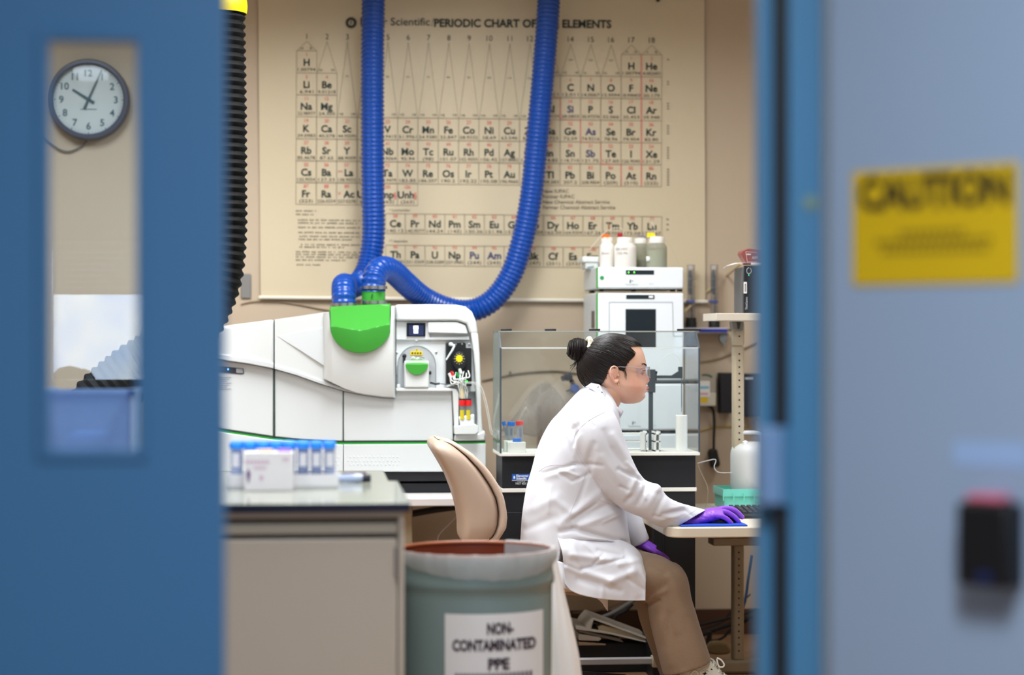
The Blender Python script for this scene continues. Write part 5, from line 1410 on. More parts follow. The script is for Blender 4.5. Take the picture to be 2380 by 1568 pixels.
slab('folder', 'grey cardboard folder between the binder and the magazines', 'folder', [(1345, 1463), (1442, 1484), (1450, 1492), (1442, 1491), (1345, 1468)], .2, mat('folder_grey', (150, 146, 142), .6), YU+.003)
slab('file_edge', 'tan file on top of the black case', 'file', [(1345, 1492.5), (1408, 1496), (1408, 1499), (1345, 1499.5)], .2, mat('file_tan', (164, 138, 112), .6), YU-.012)
def floor_cable(label, pts, r, col, name='floor_cable'):
    b = MB(); b.tube(spline([tuple(W(*p)) for p in pts], 6), r, 8)
    return tag(b.build(name, mat('cable_%d_%d' % (col[0], int(r*1e4)), col, .55)), label, 'cable')
floor_cable('grey braided hose rising right behind the hanging coat', [(1330, 1462, 8.6), (1350, 1446, 8.6), (1400, 1434, 8.6), (1435, 1418, 8.6), (1470, 1396, 8.6), (1500, 1376, 8.6)], .0085, (128, 126, 122), 'braided_hose')
floor_cable('black cable hump under the bench behind the legs', [(1425, 1452, 8.7), (1432, 1430, 8.7), (1452, 1420, 8.7), (1470, 1402, 8.7)], .008, (18, 18, 18))
floor_cable('pale thin wire curving under the bench behind the coat', [(1330, 1424, 9.1), (1380, 1420, 9.1), (1420, 1410, 9.1), (1455, 1396, 9.1)], .003, (150, 138, 128))
floor_cable('top black cable running to the desk leg', [(1600, 1458, 8.7), (1625, 1452, 8.7), (1660, 1444, 8.7), (1706, 1433, 8.7), (1760, 1415, 8.7)], .006, (16, 16, 16))
floor_cable('thin dark cable crossing toward the desk leg', [(1610, 1465, 8.75), (1640, 1459, 8.75), (1680, 1444, 8.75), (1700, 1420, 8.75), (1745, 1380, 8.75)], .0035, (24, 22, 20))
floor_cable('thick black cable tangle beside the trouser hem', [(1615, 1480, 8.7), (1640, 1472, 8.7), (1665, 1461, 8.7), (1700, 1450, 8.7), (1750, 1432, 8.7)], .0085, (14, 14, 16))
floor_cable('black loop drooping to the desk leg', [(1640, 1485, 8.7), (1662, 1488, 8.7), (1682, 1480, 8.7), (1700, 1462, 8.7), (1740, 1440, 8.7)], .0055, (18, 18, 18))
floor_cable('black plug end hanging by the trouser hem', [(1650, 1468, 8.65), (1648, 1482, 8.65), (1645, 1500, 8.65)], .011, (20, 22, 22), 'cable_plug')
floor_cable('blue cable falling beyond the desk leg', [(1748, 1290, 8.6), (1740, 1340, 8.6), (1733, 1390, 8.6), (1727, 1410, 8.6), (1724, 1425, 8.6), (1723, 1480, 8.6)], .006, (60, 96, 140))
floor_cable('thin line hanging behind the chair', [(1066, 1196, 8.4), (1040, 1222, 8.4), (1021, 1242, 8.4), (1017, 1262, 8.4), (1017, 1300, 8.4)], .0018, (206, 200, 200))
b = MB(); p = W(1672, 1505, 8.55)
pts = []
for k in range(14):
    a_ = 2*PI*k/14; pts.append((1672+ (28+4*math.sin(3*a_))*math.cos(a_), 1507+(18+3*math.cos(2*a_))*math.sin(a_)))
b.prismp(pts, 8.5, 8.56)
tag(b.build('paper_bag', mat('bag_tan', (160, 140, 104), .8, var=.12, vscale=14), bevel=.01), 'crumpled tan paper bag on the floor by the desk leg', 'paper bag')
# ================================================================== near counter with its cabinet
ZCT = .91
YK = 5.08
xk1 = W(952, 1165, YK).x; xk0 = xk1 - 1.75
M_epoxy = mat('black_epoxy_top', (30, 34, 44), .10, var=.05, spec=.65)
M_top = mat('worktop_pale', (158, 160, 148), .12, var=.04, vscale=3, spec=.6)
M_cabw = mat('cabinet_cream', (196, 186, 172), .42, var=.02, vscale=2)
b = MB(); b.box(xk0, xk1, YK, 5.86, ZCT-.021, ZCT)
wk = tag(b.build('worktop', M_top, bevel=.002), 'glossy pale worktop with a navy edge over the cream base cabinet', 'worktop')
b = MB(); b.box(xk0, xk1+.0015, YK-.002, YK, ZCT-.021, ZCT-.001); b.box(xk1, xk1+.0015, YK, 5.86, ZCT-.021, ZCT-.001)
b.build('edge_band', mat('edge_navy', (20, 24, 46), .35), wk)
cab = thing('base_cabinet', 'cream lab base cabinet with a drawer and door under the glossy worktop', 'cabinet', ((xk0+xk1)/2, YK, 0))
zcb = ZCT-.021
yk = YK+.025
b = MB(); b.box(xk0+.02, xk1-.012, yk+.02, 5.83, .0, zcb); b.build('carcass', M_cabw, cab, bevel=.002)
px_ = lambda x: W(x, 1300, yk).x
pz_ = lambda y: W(700, y, yk).z
b = MB(); b.box(px_(926), xk1-.012, yk, yk+.02, 0, zcb); b.build('stile', M_cabw, cab, bevel=.003)
b = MB(); b.box(xk0+.02, px_(926), yk, yk+.02, pz_(1204), zcb); b.build('top_rail', M_cabw, cab, bevel=.003)
b = MB(); b.box(xk0+.02, px_(924), yk+.012, yk+.02, pz_(1216), pz_(1204)); b.build('finger_gap', mat('gap_brown', (92, 76, 62), .6), cab)
b = MB(); b.box(xk0+.5, px_(923), yk-.012, yk+.012, pz_(1240), pz_(1216)); b.build('drawer', mat('drawer_grey_cream', (168, 162, 148), .42, var=.02), cab, bevel=.003)
b = MB(); b.box(xk0+.02, px_(924), yk+.010, yk+.019, pz_(1252), pz_(1240)); b.build('finger_gap', mat('gap_slate', (108, 104, 104), .6), cab)
b = MB(); b.box(xk0+.5, px_(921), yk-.012, yk+.012, .10, pz_(1252)); dr_ = b.build('cabinet_door', mat('cabinet_door_cream', (190, 180, 166), .4, var=.02), cab, bevel=.004)
b = MB(); b.tube([(px_(922), yk-.014, pz_(1340)), (px_(922), yk-.014, pz_(1272))], .006, 10); b.build('hinge', mat('hinge_grey', (138, 130, 128), .4, metal=.4), dr_)
b = MB(); b.box(xk0+.02, px_(926), yk+.05, yk+.07, 0, .10); b.build('toe_kick', mat('toe_dark', (60, 52, 46), .6), cab)
# the next counter behind it, a little shorter
xk2 = W(903, 1117, 5.90).x
b = MB(); b.box(xk0, xk2, 5.88, 6.36, ZCT-.025, ZCT-.002)
tag(b.build('worktop', M_top, bevel=.002), 'second glossy worktop directly behind, ending a little further left', 'worktop')
c2 = thing('base_cabinet', 'cream base cabinet under the second worktop behind', 'cabinet', ((xk0+xk2)/2, 6.1, 0))
b = MB(); b.box(xk0+.02, xk2-.012, 5.90, 6.34, 0, ZCT-.025); b.build('carcass', M_cabw, c2)
# ---- rack of blue-capped tubes
rk = thing('tube_rack', 'white foam rack on the near worktop holding blue-capped tubes', 'rack', (W(650, 1130, 5.62).x, 5.62, ZCT))
s6 = mpp(5.62)
rx0 = W(533, 1120, 5.60).x
pitch = 30.5*s6
b = MB(); b.box(rx0-.004, rx0+8.15*pitch, 5.585, 5.585+4*.036, ZCT, ZCT+.006)
for r in range(5):
    yy = 5.585 + r*.036 - .003
    b.box(rx0-.004, rx0+8.15*pitch, yy, yy+.006, ZCT+.006, ZCT+.036)
for q in range(9):
    xx = rx0 + q*pitch - .003; b.box(xx, xx+.006, 5.585, 5.585+4*.036, ZCT+.006, ZCT+.034)
b.build('rack_body', mat('foam_white', (232, 232, 236), .7), rk)
M_t50 = clear('tube_plastic', (242, 245, 251), 1.35, .08, haze=.26, hazecol=(208, 218, 238))
M_cap = mat('cap_bright_blue', (36, 142, 245), .4, var=.02)
tproto = None
names = ('front', 'second', 'third', 'back'); ordn = ('first', 'second', 'third', 'fourth', 'fifth', 'sixth', 'seventh', 'eighth')
for r in range(4):
    for q in range(8):
        c = Vector((rx0 + (q+.5)*pitch, 5.603 + r*.036, ZCT+.007))
        lab = 'blue-capped tube, %s from the right in the %s row of the foam rack' % (ordn[7-q], names[r])
        if tproto is None:
            tproto = thing('centrifuge_tube', lab, 'tube', c, 'blue-capped tubes in the foam rack')
            b = MB(); b.lathe([(.002, 0), (.0075, .008), (.0138, .018), (.0140, .100)], c, 14); b.build('tube_wall', M_t50, tproto, angle=60)
            b = MB(); b.lathe([(.0166, .096), (.0166, .108), (.0155, .1105), (.002, .1105)], c, 18); b.build('cap', M_cap, tproto)
            b = MB(); b.grid(lambda u, v: c + Vector((.0143*math.cos(-PI*.72+PI*.44*u), .0143*math.sin(-PI*.72+PI*.44*u), .05+.034*v)), 5, 1); b.build('write_patch', mat('patch_white', (226, 226, 234), .6), tproto)
            c0 = c
        else:
            dup(tproto, c-c0, lab)
# carton in front of the rack
bc = thing('glove_carton', 'white carton with purple print standing before the blue-capped tubes', 'carton', (W(622, 1137, 5.50).x, 5.50, ZCT))
a, d = W(567, 1137, 5.50), W(682, 1050, 5.50)
b = MB(); b.box(a.x, d.x, 5.50, 5.575, ZCT, d.z); b.build('card', mat('carton_white', (232, 228, 232), .55), bc, bevel=.003)
def cf(u, v): return W(u, v, 5.4990)
b = MB()
for k in range(7): flat_line(b, cf, (570+k*8.2, 1073), (576+k*8.2, 1073), 7)
for k in range(3): flat_line(b, cf, (657+k*5, 1067), (660.5+k*5, 1067), 7)
for k in range(5): flat_line(b, cf, (590+k*6, 1087), (594+k*6, 1087), 6)
flat_line(b, cf, (603, 1110), (612, 1110), 9)
b.build('faded_print', mat('print_mauve', (214, 178, 204), .6), bc, smooth=False)['kind'] = 'stuff'
b = MB(); b.add([cf(577, 1088), cf(582, 1100), cf(580, 1114), cf(577.5, 1124), cf(575, 1114), cf(573, 1100)], [(0, 5, 4, 3, 2, 1)]); b.build('purple_emblem', mat('print_purple', (96, 44, 122), .6), bc, smooth=False)
b = MB(); b.box(W(645, 1052, 5.52).x, W(676, 1052, 5.52).x, 5.515, 5.55, d.z, d.z+.007); b.build('purple_flap', mat('flap_violet', (160, 108, 226), .5), bc)
b = MB(); b.box(W(600, 1052, 5.52).x, W(634, 1052, 5.52).x, 5.515, 5.55, d.z, d.z+.006); b.build('peach_flap', mat('flap_peach', (236, 196, 160), .5), bc)
# bagged marker on the worktop
mk = thing('marker_pen', 'dark-capped marker in clear wrap lying on the worktop right of the tubes', 'marker', (W(820, 1105, 5.95).x, 5.93, ZCT))
p0, p1 = W(787, 1103, 5.80), W(862, 1098, 5.80)
p0.z = p1.z = ZCT+.012; 
b = MB(); b.tube([p0, p0.lerp(p1, .6), p0.lerp(p1, .78)], [.009, .012, .010], 12); b.build('barrel', mat('marker_pale', (206, 212, 226), .3), mk)
b = MB(); b.tube([p0.lerp(p1, .74), p1], [.0115, .011], 14); b.build('cap', mat('marker_dark', (26, 24, 40), .4), mk)
b = MB(); b.tube([p0 + Vector((.01, .012, .012)), p1 + Vector((-.012, .004, .014))], .003, 8); b.build('clip', mat('marker_clip', (92, 66, 84), .4), mk)
b = MB(); b.ell(p0.lerp(p1, .35) + Vector((0, 0, -.001)), .042, .02, .0125, 20, 10); b.build('wrap', clear('wrap_film', (232, 238, 248), 1.3, .1, haze=.3, hazecol=(206, 214, 232)), mk)
# translucent storage tub seen through the narrow door window
tu = thing('storage_tub', 'pale blue translucent plastic tub seen through the door window', 'tub', (W(215, 1100, 5.3).x, 5.3, ZCT))
M_tub = clear('tub_plastic', (206, 220, 238), 1.35, .15, haze=.62, hazecol=(176, 196, 226))
a, d = W(96, 910, 5.22), W(302, 910, 5.22); zt_ = a.z
b = MB(); t = .003
b.box(a.x, d.x, 5.22, 5.22+t, ZCT, zt_); b.box(a.x, d.x, 5.50-t, 5.50, ZCT, zt_); b.box(a.x, a.x+t, 5.22, 5.5, ZCT, zt_); b.box(d.x-t, d.x, 5.22, 5.5, ZCT, zt_); b.box(a.x, d.x, 5.22, 5.5, ZCT, ZCT+t)
b.build('tub_wall', M_tub, tu)
b = MB(); b.box(a.x-.008, d.x+.010, 5.21, 5.225, zt_-.010, zt_+.004); b.box(d.x-.004, d.x+.010, 5.21, 5.51, zt_-.010, zt_+.004); b.box(a.x-.008, a.x+.004, 5.21, 5.51, zt_-.01, zt_+.004); b.build('tub_rim', M_tub, tu)
b = MB(); b.box(a.x+.05, d.x-.06, 5.28, 5.44, ZCT+.003, ZCT+.16); tag(b.build('folded_cloth', mat('cloth_pale_blue', (112, 152, 210), .8, var=.1), bevel=.02), 'pale blue folded cloth inside the translucent tub', 'cloth')

# ================================================================== bin with liner and sign
YT = 5.85; Rb = 184*mpp(YT)
ptc = W(1104, 1280, YT); tcx = ptc.x
zrim = .722
M_bin = mat('bin_grey_green', (120, 142, 144), .26, var=.04, vscale=3, coat=.2)
bn = thing('trash_can', 'grey-green metal bin with a white sign beside the cream cabinet', 'bin', (tcx, YT, 0))
b = MB(); b.lathe([(Rb*.93, 0.0), (Rb*.93, .01), (Rb*.965, .30), (Rb*.972, zrim-.115), (Rb*.975, zrim-.092), (Rb*1.0, zrim-.086), (Rb*1.004, zrim-.074), (Rb*.995, zrim-.062), (Rb*.982, zrim-.05), (Rb*.985, zrim-.004), (Rb*.985, zrim)], (tcx, YT, 0), 72, caps=False)
b.build('bin_wall', M_bin, bn, angle=70)
b = MB(); b.lathe([(Rb*.978, zrim), (Rb*.96, zrim-.08), (Rb*.94, .06), (.005, .05)], (tcx, YT, 0), 56, caps=False); b.build('inner_wall', mat('rust_brown', (112, 44, 22), .4, var=.12, vscale=8), bn, angle=70)
b = MB(); b.tube([(tcx+Rb*.982*math.cos(2*PI*k/64), YT+Rb*.982*math.sin(2*PI*k/64), zrim) for k in range(64)], .0055, 8, closed=True); b.build('rim_bead', mat('rim_rust', (150, 78, 40), .4, var=.1), bn)
rl = random.Random(9)
def liner(u, v):
    """folded film over the rim from the back right round the front: v from inside over the rim and down outside"""
    a = -PI*.93 + PI*1.275*u
    fr_ = max(0, -math.sin(a))
    droop = .012 + .046*fr_**1.5 + .02*max(0, math.cos(a))*fr_
    if a > -.25: droop += .02*min(1, (a+.25)*2)
    droop *= min(1, u/.06+.15)
    wob = .0022*math.sin(19*a+1) + .0016*math.sin(41*a)
    if v < .4:
        k = v/.4; r = Rb*.966 - .006*(1-k); z = zrim + .009 - .055*(1-k)**1.2 + wob*.3
    else:
        k = (v-.4)/.6; r = Rb*.992 + .006 + .004*math.sin(PI*k) + .003*k + wob*.5; z = zrim + .009 + .003*math.sin(PI*k) - k*(droop + .009) + wob*.6*k
    return Vector((tcx + r*math.cos(a), YT + r*math.sin(a), z))
b = MB(); b.grid(liner, 160, 14)
tag(b.build('bin_liner', clear('liner_film', (240, 243, 243), 1.25, .12, haze=.36, hazecol=(244, 244, 246)), solid=.0007), 'white translucent liner folded over the front and right rim of the bin', 'bin liner')
# the sign wraps around the bin
sn = thing('bin_sign', 'white paper sign reading NON-CONTAMINATED PPE taped on the bin', 'sign', (tcx, YT-Rb, .35))
rs_ = Rb*.9715 + .0015
def binp(px, py, lift=0.0):
    """point of the bin wall seen at a pixel"""
    r = ray(px, py); r_ = rs_ + lift
    A_ = r.x**2 + r.y**2; B2 = -2*(r.x*tcx + r.y*YT); C2 = tcx**2 + YT**2 - r_**2
    t = (-B2 - math.sqrt(max(0, B2*B2-4*A_*C2)))/(2*A_)
    return Vector((r.x*t, r.y*t, ZC + r.z*t))
zst = binp(1146, 1426.5).z
def binflat(px, py):
    q = binp(px, 1426); dz = (py-1426.5)*(q.y)/FPX/CT
    return Vector((q.x, q.y, zst - dz))
def binflat2(px, py):
    q = binp(px, 1426, .0012); return Vector((q.x, q.y, zst - (py-1426.5)*q.y/FPX/CT))
b = MB(); b.grid(lambda u, v: binflat(1034+228*u, 1426.5+190*v), 24, 2); b.build('paper', mat('sign_paper', (222, 224, 228), .5, var=.01), sn)
b = MB()
letter(b, 'NON-', binflat2, 1163, 1460.5, 24.5, 62, .045); letter(b, 'CONTAMINATED', binflat2, 1148.5, 1499, 24, 195, .045); letter(b, 'PPE', binflat2, 1159.5, 1543, 24.5, 50, .045)
b.build('sign_lettering', mat('sign_ink', (46, 30, 46), .6), sn, smooth=False)['kind'] = 'stuff'
b = MB()
for k in range(19): flat_line(b, binflat2, (1058+k*9.6, 1571), (1064+k*9.6, 1571), 15)
b.build('lower_line', mat('sign_ink2', (70, 56, 70), .6), sn, smooth=False)['kind'] = 'stuff'
# white sack hanging beside the bin
def sack(u, v):
    a = 2*PI*u
    z = .69*(1-v); y0 = 6.22
    l, r_ = 1262, lerp_tab([(0, 1288), (.2, 1312), (.45, 1345), (.7, 1368), (1, 1392)], v)[0]
    cxp = (l+r_)/2; hwx = (r_-l)/2*mpp(y0)
    xx = W(cxp, 1400, y0).x + hwx*math.cos(a)*(1+.05*math.sin(5*a+9*v)); yy = y0 + (.04+.07*v)*math.sin(a)*(1+.06*math.sin(7*a+5*v))
    return Vector((xx, yy, z))
b = MB(); b.grid(sack, 48, 30)
tag(b.build('white_sack', mat('sack_white', (232, 228, 226), .5, var=.03, sss=.1), angle=60), 'tall white plastic sack standing right of the bin', 'sack')

# ================================================================== office chair
YCH = 7.62
chr_ = thing('office_chair', 'tan office chair with a moulded back and fabric cushion behind the scientist', 'chair', (W(1270, 1500, YCH).x, YCH, 0))
M_shell = mat('chair_shell_tan', (182, 160, 143), .42, var=.02)
M_fab = mat('chair_fabric_tan', (196, 174, 158), .9, var=.10, vscale=260, bump=.4, bscale=380)
back_o = [(1003, 1018), (996, 1026), (996, 1036), (1012, 1062), (1034, 1100), (1050, 1140), (1061, 1180), (1066, 1215), (1066, 1245), (1074, 1258)]
front_o = [(1024, 1017), (1048, 1029), (1078, 1053), (1108, 1085), (1132, 1120), (1147, 1150), (1152, 1180), (1150, 1210), (1143, 1232), (1118, 1254)]
cush_o = [(1012, 1015.5), (1052, 1024), (1092, 1049), (1126, 1082), (1150, 1117), (1164, 1150), (1171, 1190), (1168, 1218), (1157, 1236), (1146, 1256)]
def side_shape(A_, B_, halfw, name, m, par, crown, n=22, inset=.0):
    """solid between two side outlines, wide across y with rounded flanks"""
    b = MB(); rings = []
    for i in range(n+1):
        t = i/n*(len(A_)-1); k = min(len(A_)-2, int(t)); f = t-k
        a = [A_[k][j]+(A_[k+1][j]-A_[k][j])*f for j in (0, 1)]; c = [B_[k][j]+(B_[k+1][j]-B_[k][j])*f for j in (0, 1)]
        pa, pc_ = W(*a, YCH), W(*c, YCH); ring = []
        hw_ = halfw*(1-.28*(1-min(1, i/n*3.2))**2 - .12*max(0, i/n-.8)*5)
        for q in range(28):
            an = 2*PI*q/28; cs, sn_ = math.cos(an), math.sin(an)
            e = .42
            u = .5-.5*math.copysign(abs(cs)**e, cs); w = math.copysign(abs(sn_)**e, sn_)*hw_
            bow = crown*(w/halfw)**2
            p = pa.lerp(pc_, u); ring.append(Vector((p.x+bow, YCH+w, p.z)))
        rings.append(ring)
    b.rings(rings); return b.build(name, m, par, angle=70, fix=True)
side_shape(back_o, front_o, .215, 'back_shell', M_shell, chr_, .0)
side_shape([(p[0]-3.5, p[1]) for p in front_o], cush_o, .20, 'back_cushion', M_fab, chr_, .0)
zse = .462
b = MB()
xs_0, xs_1 = W(1188, 1370, YCH).x, W(1430, 1370, YCH).x
rings = []
for (z, g) in ((zse-.048, .03), (zse-.040, .008), (zse-.02, 0), (zse-.006, .008), (zse, .03)):
    ring = []
    for q in range(40):
        an = 2*PI*q/40; cs, sn_ = math.cos(an), math.sin(an)
        ring.append(Vector(((xs_0+xs_1)/2 + math.copysign(abs(cs)**.5, cs)*((xs_1-xs_0)/2-g), YCH + math.copysign(abs(sn_)**.5, sn_)*(.20-g), z)))
    rings.append(ring)
b.rings(rings); b.build('seat', M_fab, chr_, angle=70, fix=True)
xc_ = (xs_0+xs_1)/2 - .03
b = MB(); b.tube([(W(1110, 1250, YCH).x, YCH, W(1110, 1245, YCH).z), (W(1120, 1300, YCH).x, YCH, zse-.04), (W(1150, 1350, YCH).x, YCH, zse-.075), (xc_, YCH, zse-.075)], [(.012, .04)]*4, 12); b.build('back_arm', M_black, chr_)
b = MB(); b.tube([(xc_, YCH, .09), (xc_, YCH, zse-.05)], .025, 16); b.build('gas_lift', M_black, chr_)
for k in range(5):
    a_ = 2*PI*k/5 + 2.75
    ex, ey = xc_+.27*math.cos(a_), YCH+.27*math.sin(a_)
    b = MB(); b.tube([(xc_, YCH, .10), (ex, ey, .075)], [(.022, .02), (.014, .012)], 10); lg = b.build('base_leg', M_black, chr_)
    b = MB(); b.lathe([(.006, -.02), (.026, -.018), (.028, 0), (.026, .018), (.006, .02)], (ex, ey, .028), 16, 'y'); b.tube([(ex, ey, .03), (ex, ey, .075)], .008, 8); b.build('caster', M_black, lg)
# ================================================================== the seated scientist
YQ = 7.60                                                  # her middle plane
pe_ = thing('person', 'person in a white lab coat, brown trousers and purple gloves seated at the desk', 'person', (W(1330, 1400, YQ).x, YQ, 0))
def P(px, py, dy=0.0, Y0=YQ):
    p = W(px, py, Y0); return Vector((p.x, Y0+dy, p.z))
def capsule(mb, pts, n=16):
    """pts: (px, py, Y, r) chain swept as one tapering limb with round ends"""
    pp = spline(pts, 6); q = [W(a, b_, Y) for a, b_, Y, r in pp]; rs = [max(.004, r) for *_, r in pp]
    mb.tube(q, rs, n); mb.ell(q[0], rs[0], rs[0], rs[0], 14, 8); mb.ell(q[-1], rs[-1], rs[-1], rs[-1], 14, 8)

# ---------------------------------------------------------------- head and body
FACE = [(780.5, 1440), (783, 1456), (787, 1468), (793, 1478), (800, 1485), (808, 1490), (821, 1496), (836, 1499.8), (848, 1501.2), (857, 1499), (868, 1497.5), (880, 1498.5), (890, 1500), (900, 1501), (908, 1500.5), (914, 1499.5), (921, 1498.5), (928, 1494.5), (932, 1490), (935, 1484), (937.5, 1474)]
BACK = [(780.5, 1412), (785, 1395), (792, 1380), (800, 1370), (815, 1358), (835, 1351), (855, 1350), (875, 1356), (888, 1368), (898, 1388), (908, 1404), (918, 1418), (928, 1430), (937.5, 1450)]
HALF = [(780.5, .014), (783, .028), (787, .041), (793, .051), (800, .059), (815, .0685), (835, .0735), (855, .0735), (870, .0715), (885, .0695), (895, .0670), (905, .0625), (915, .0555), (922, .0480), (928, .0390), (933, .0285), (937.5, .0130)]
NOSE = [(850, 0, .006), (857, 1.5, .0065), (865, 4.6, .0075), (873, 8.0, .0090), (879, 10.6, .0105), (883, 11.2, .0120), (887, 9.2, .0130), (890.5, 5.2, .0125), (894, 1.6, .0110), (897, 0, .010)]
LIPS = [(892, 0), (895, 1.2), (897.5, 4.2), (899.8, 7.2), (901.6, 7.4), (903.2, 4.4), (904.1, 2.6), (905.0, 4.4), (907, 7.4), (908.8, 6.6), (910.8, 2.2), (913, .2), (916, 0)]
s0 = mpp(YQ)
def head_point(py, t, grow=0.0):
    f, bk_, hw_ = smooth_tab(FACE, py)[0], smooth_tab(BACK, py)[0], smooth_tab(HALF, py)[0]
    cx = bk_ + (f-bk_)*.46
    c, s = math.cos(t), math.sin(t)
    rx = (f-cx) if c > 0 else (cx-bk_)
    ex = .80 if c > 0 else .95
    x = cx + rx*math.copysign(abs(c)**ex, c); y = hw_*math.copysign(abs(s)**.92, s)
    if c > 0:
        nz, nw = smooth_tab(NOSE, py); x += nz*math.exp(-(y/nw)**2)
        x += smooth_tab(LIPS, py)[0]*math.exp(-(y/.0185)**4)
        for sd in (-1, 1):
            x -= 4.6*math.exp(-((y-sd*.031)/.0125)**2 - ((py-861)/7.5)**2)      # eye sockets
            x += 1.8*math.exp(-((y-sd*.030)/.018)**2 - ((py-849)/5.0)**2)       # brow
            x += 3.2*math.exp(-((y-sd*.040)/.018)**2 - ((py-897)/13.0)**2)      # puffed cheeks
        x -= 2.6*math.exp(-(y/.022)**2 - ((py-913.5)/3.2)**2)
        x += 1.6*math.exp(-(y/.018)**2 - ((py-922)/5)**2)
        x -= 1.5*math.exp(-(y/.02)**2 - ((py-895)/2.0)**2)
        y += math.copysign(.0035*math.exp(-((py-898)/14)**2)*abs(s), s)
        if abs(y) < .03: y += math.copysign(.0045*math.exp(-((py-886.5)/4.2)**2 - ((x-1501.5)/4.5)**2), s)*min(1, abs(s)*8)
    return P(x, py, y)
hd = MB()
pys = [780.5 + (937.5-780.5)*(k/96) for k in range(97)]
hd.rings([[head_point(py, 2*PI*q/120) for q in range(120)] for py in pys])
# neck, throat and jaw underside
nk = MB()
def neck_ring(pc, r1, r2, ang):
    c = P(*pc); out = []
    for q in range(36):
        a = 2*PI*q/36; u, v = r1*math.cos(a), r2*math.sin(a)
        out.append(c + Vector((u*math.cos(ang), v, -u*math.sin(ang))))
    return out
nk.rings([neck_ring((1424, 880), .056, .058, .30), neck_ring((1420, 905), .050, .054, .38), neck_ring((1412, 928), .047, .051, .45), neck_ring((1400, 950), .049, .056, .5), neck_ring((1386, 972), .060, .075, .5), neck_ring((1366, 1000), .080, .10, .45)])
body = MB(); body.v = list(hd.v); body.f = list(hd.f); body.fm = list(hd.fm)
body.add(nk.v, nk.f)
body.ell(P(1452, 920), .040, .036, .022, 20, 12)
# ears: bowl, helix and lobe
for sd in (-1, 1):
    ye = sd*.0735
    hel = []
    for (x, y, o) in ((1425, 871, .002), (1429, 862, .004), (1427, 854, .008), (1420, 850.5, .012), (1413, 853.5, .015), (1410.5, 862, .017), (1412, 872, .015), (1417, 880, .011), (1422, 886.5, .008), (1427, 886.5, .006), (1429.5, 881, .004)):
        hel.append(P(x, y, ye + sd*o))
    hp = [Vector(p) for p in spline([tuple(p) for p in hel], 5)]
    body.tube(hp, .0034, 10)
    body.ell(P(1419, 867, ye+sd*.003), .0145, .0065, .022, 16, 10)
    body.ell(P(1425, 884, ye+sd*.004), .006, .0042, .007, 12, 8)
    body.ell(P(1430.5, 871, ye+sd*.003), .0032, .004, .0055, 10, 8)
# trunk and limbs under the clothes
capsule(body, [(1375, 1000, YQ, .085), (1345, 1060, YQ, .11), (1325, 1150, YQ, .115), (1315, 1240, YQ, .125), (1310, 1300, YQ, .12)])
capsule(body, [(1390, 985, YQ-.10, .05), (1400, 1000, YQ-.17, .045), (1440, 1100, YQ-.195, .038), (1488, 1158, YQ-.195, .034), (1550, 1190, YQ-.16, .028), (1618, 1208, YQ-.115, .021)])
capsule(body, [(1385, 990, YQ+.10, .05), (1390, 1005, YQ+.16, .045), (1420, 1110, YQ+.17, .036), (1450, 1180, YQ+.165, .032), (1480, 1240, YQ+.15, .026), (1497, 1266, YQ+.14, .021)])
capsule(body, [(1310, 1310, YQ-.09, .08), (1420, 1330, YQ-.10, .072), (1545, 1342, YQ-.10, .055), (1562, 1400, YQ-.10, .05), (1590, 1500, YQ-.10, .042), (1612, 1575, YQ-.10, .034)])
capsule(body, [(1310, 1310, YQ+.09, .08), (1420, 1330, YQ+.10, .072), (1530, 1340, YQ+.10, .055), (1545, 1420, YQ+.10, .048), (1572, 1500, YQ+.10, .042), (1590, 1575, YQ+.10, .034)])
bme = remesh(body, .0023, smooth=1)
# skin tones by place: lips, cheeks, nose tip, ear, brow
ca = bme.color_attributes.new('tone', 'FLOAT_COLOR', 'POINT')
def mixc(a, b_, k): return tuple(x+(y-x)*k for x, y in zip(a, b_))
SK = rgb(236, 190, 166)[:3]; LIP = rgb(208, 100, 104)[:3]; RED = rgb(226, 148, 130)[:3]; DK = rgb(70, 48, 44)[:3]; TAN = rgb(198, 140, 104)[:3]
cols = []
for v in bme.vertices:
    q = v.co; d = q.y-YQ; px, py = unW((q.x, YQ, q.z))
    c = SK
    if 770 < py < 960 and px > 1330:
        k = math.exp(-((py-903.0)/6.4)**4 - ((px-1508)/8.5)**4 - (d/.023)**4); c = mixc(c, LIP, min(1, 1.2*k))
        k = math.exp(-((py-884)/8)**2 - ((px-1506)/8)**2 - (d/.02)**2); c = mixc(c, RED, .75*k)
        k = math.exp(-((py-893)/20)**2 - ((px-1474)/18)**2); c = mixc(c, RED, .42*k)
        k = math.exp(-((py-868)/22)**2 - ((px-1418)/10)**2); c = mixc(c, RED, .35*k)
        k = math.exp(-((py-904.0-(1507-px)*.06)/1.1)**2)*(1 if px > 1496.5 and abs(d) < .024 else 0); c = mixc(c, rgb(132, 60, 62)[:3], .75*k)
        k = math.exp(-((py-891)/2.2)**2 - ((px-1503)/3.0)**2 - ((abs(d)-.007)/.005)**2); c = mixc(c, DK, .8*k)
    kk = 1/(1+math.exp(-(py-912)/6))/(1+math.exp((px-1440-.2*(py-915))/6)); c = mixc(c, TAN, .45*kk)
    cols += [c[0], c[1], c[2], 1.0]
ca.data.foreach_set('color', cols)
M_skin = mat('skin', (226, 172, 146), .48, var=0, sss=.12, bump=.06, bscale=900)
nt = M_skin.node_tree; at = nt.nodes.new('ShaderNodeAttribute'); at.attribute_name = 'tone'
nz_ = nt.nodes.new('ShaderNodeTexNoise'); nz_.inputs['Scale'].default_value = 60; nz_.inputs['Detail'].default_value = 4
mxx = nt.nodes.new('ShaderNodeMix'); mxx.data_type = 'RGBA'; mxx.blend_type = 'MULTIPLY'; mxx.inputs['Factor'].default_value = .25
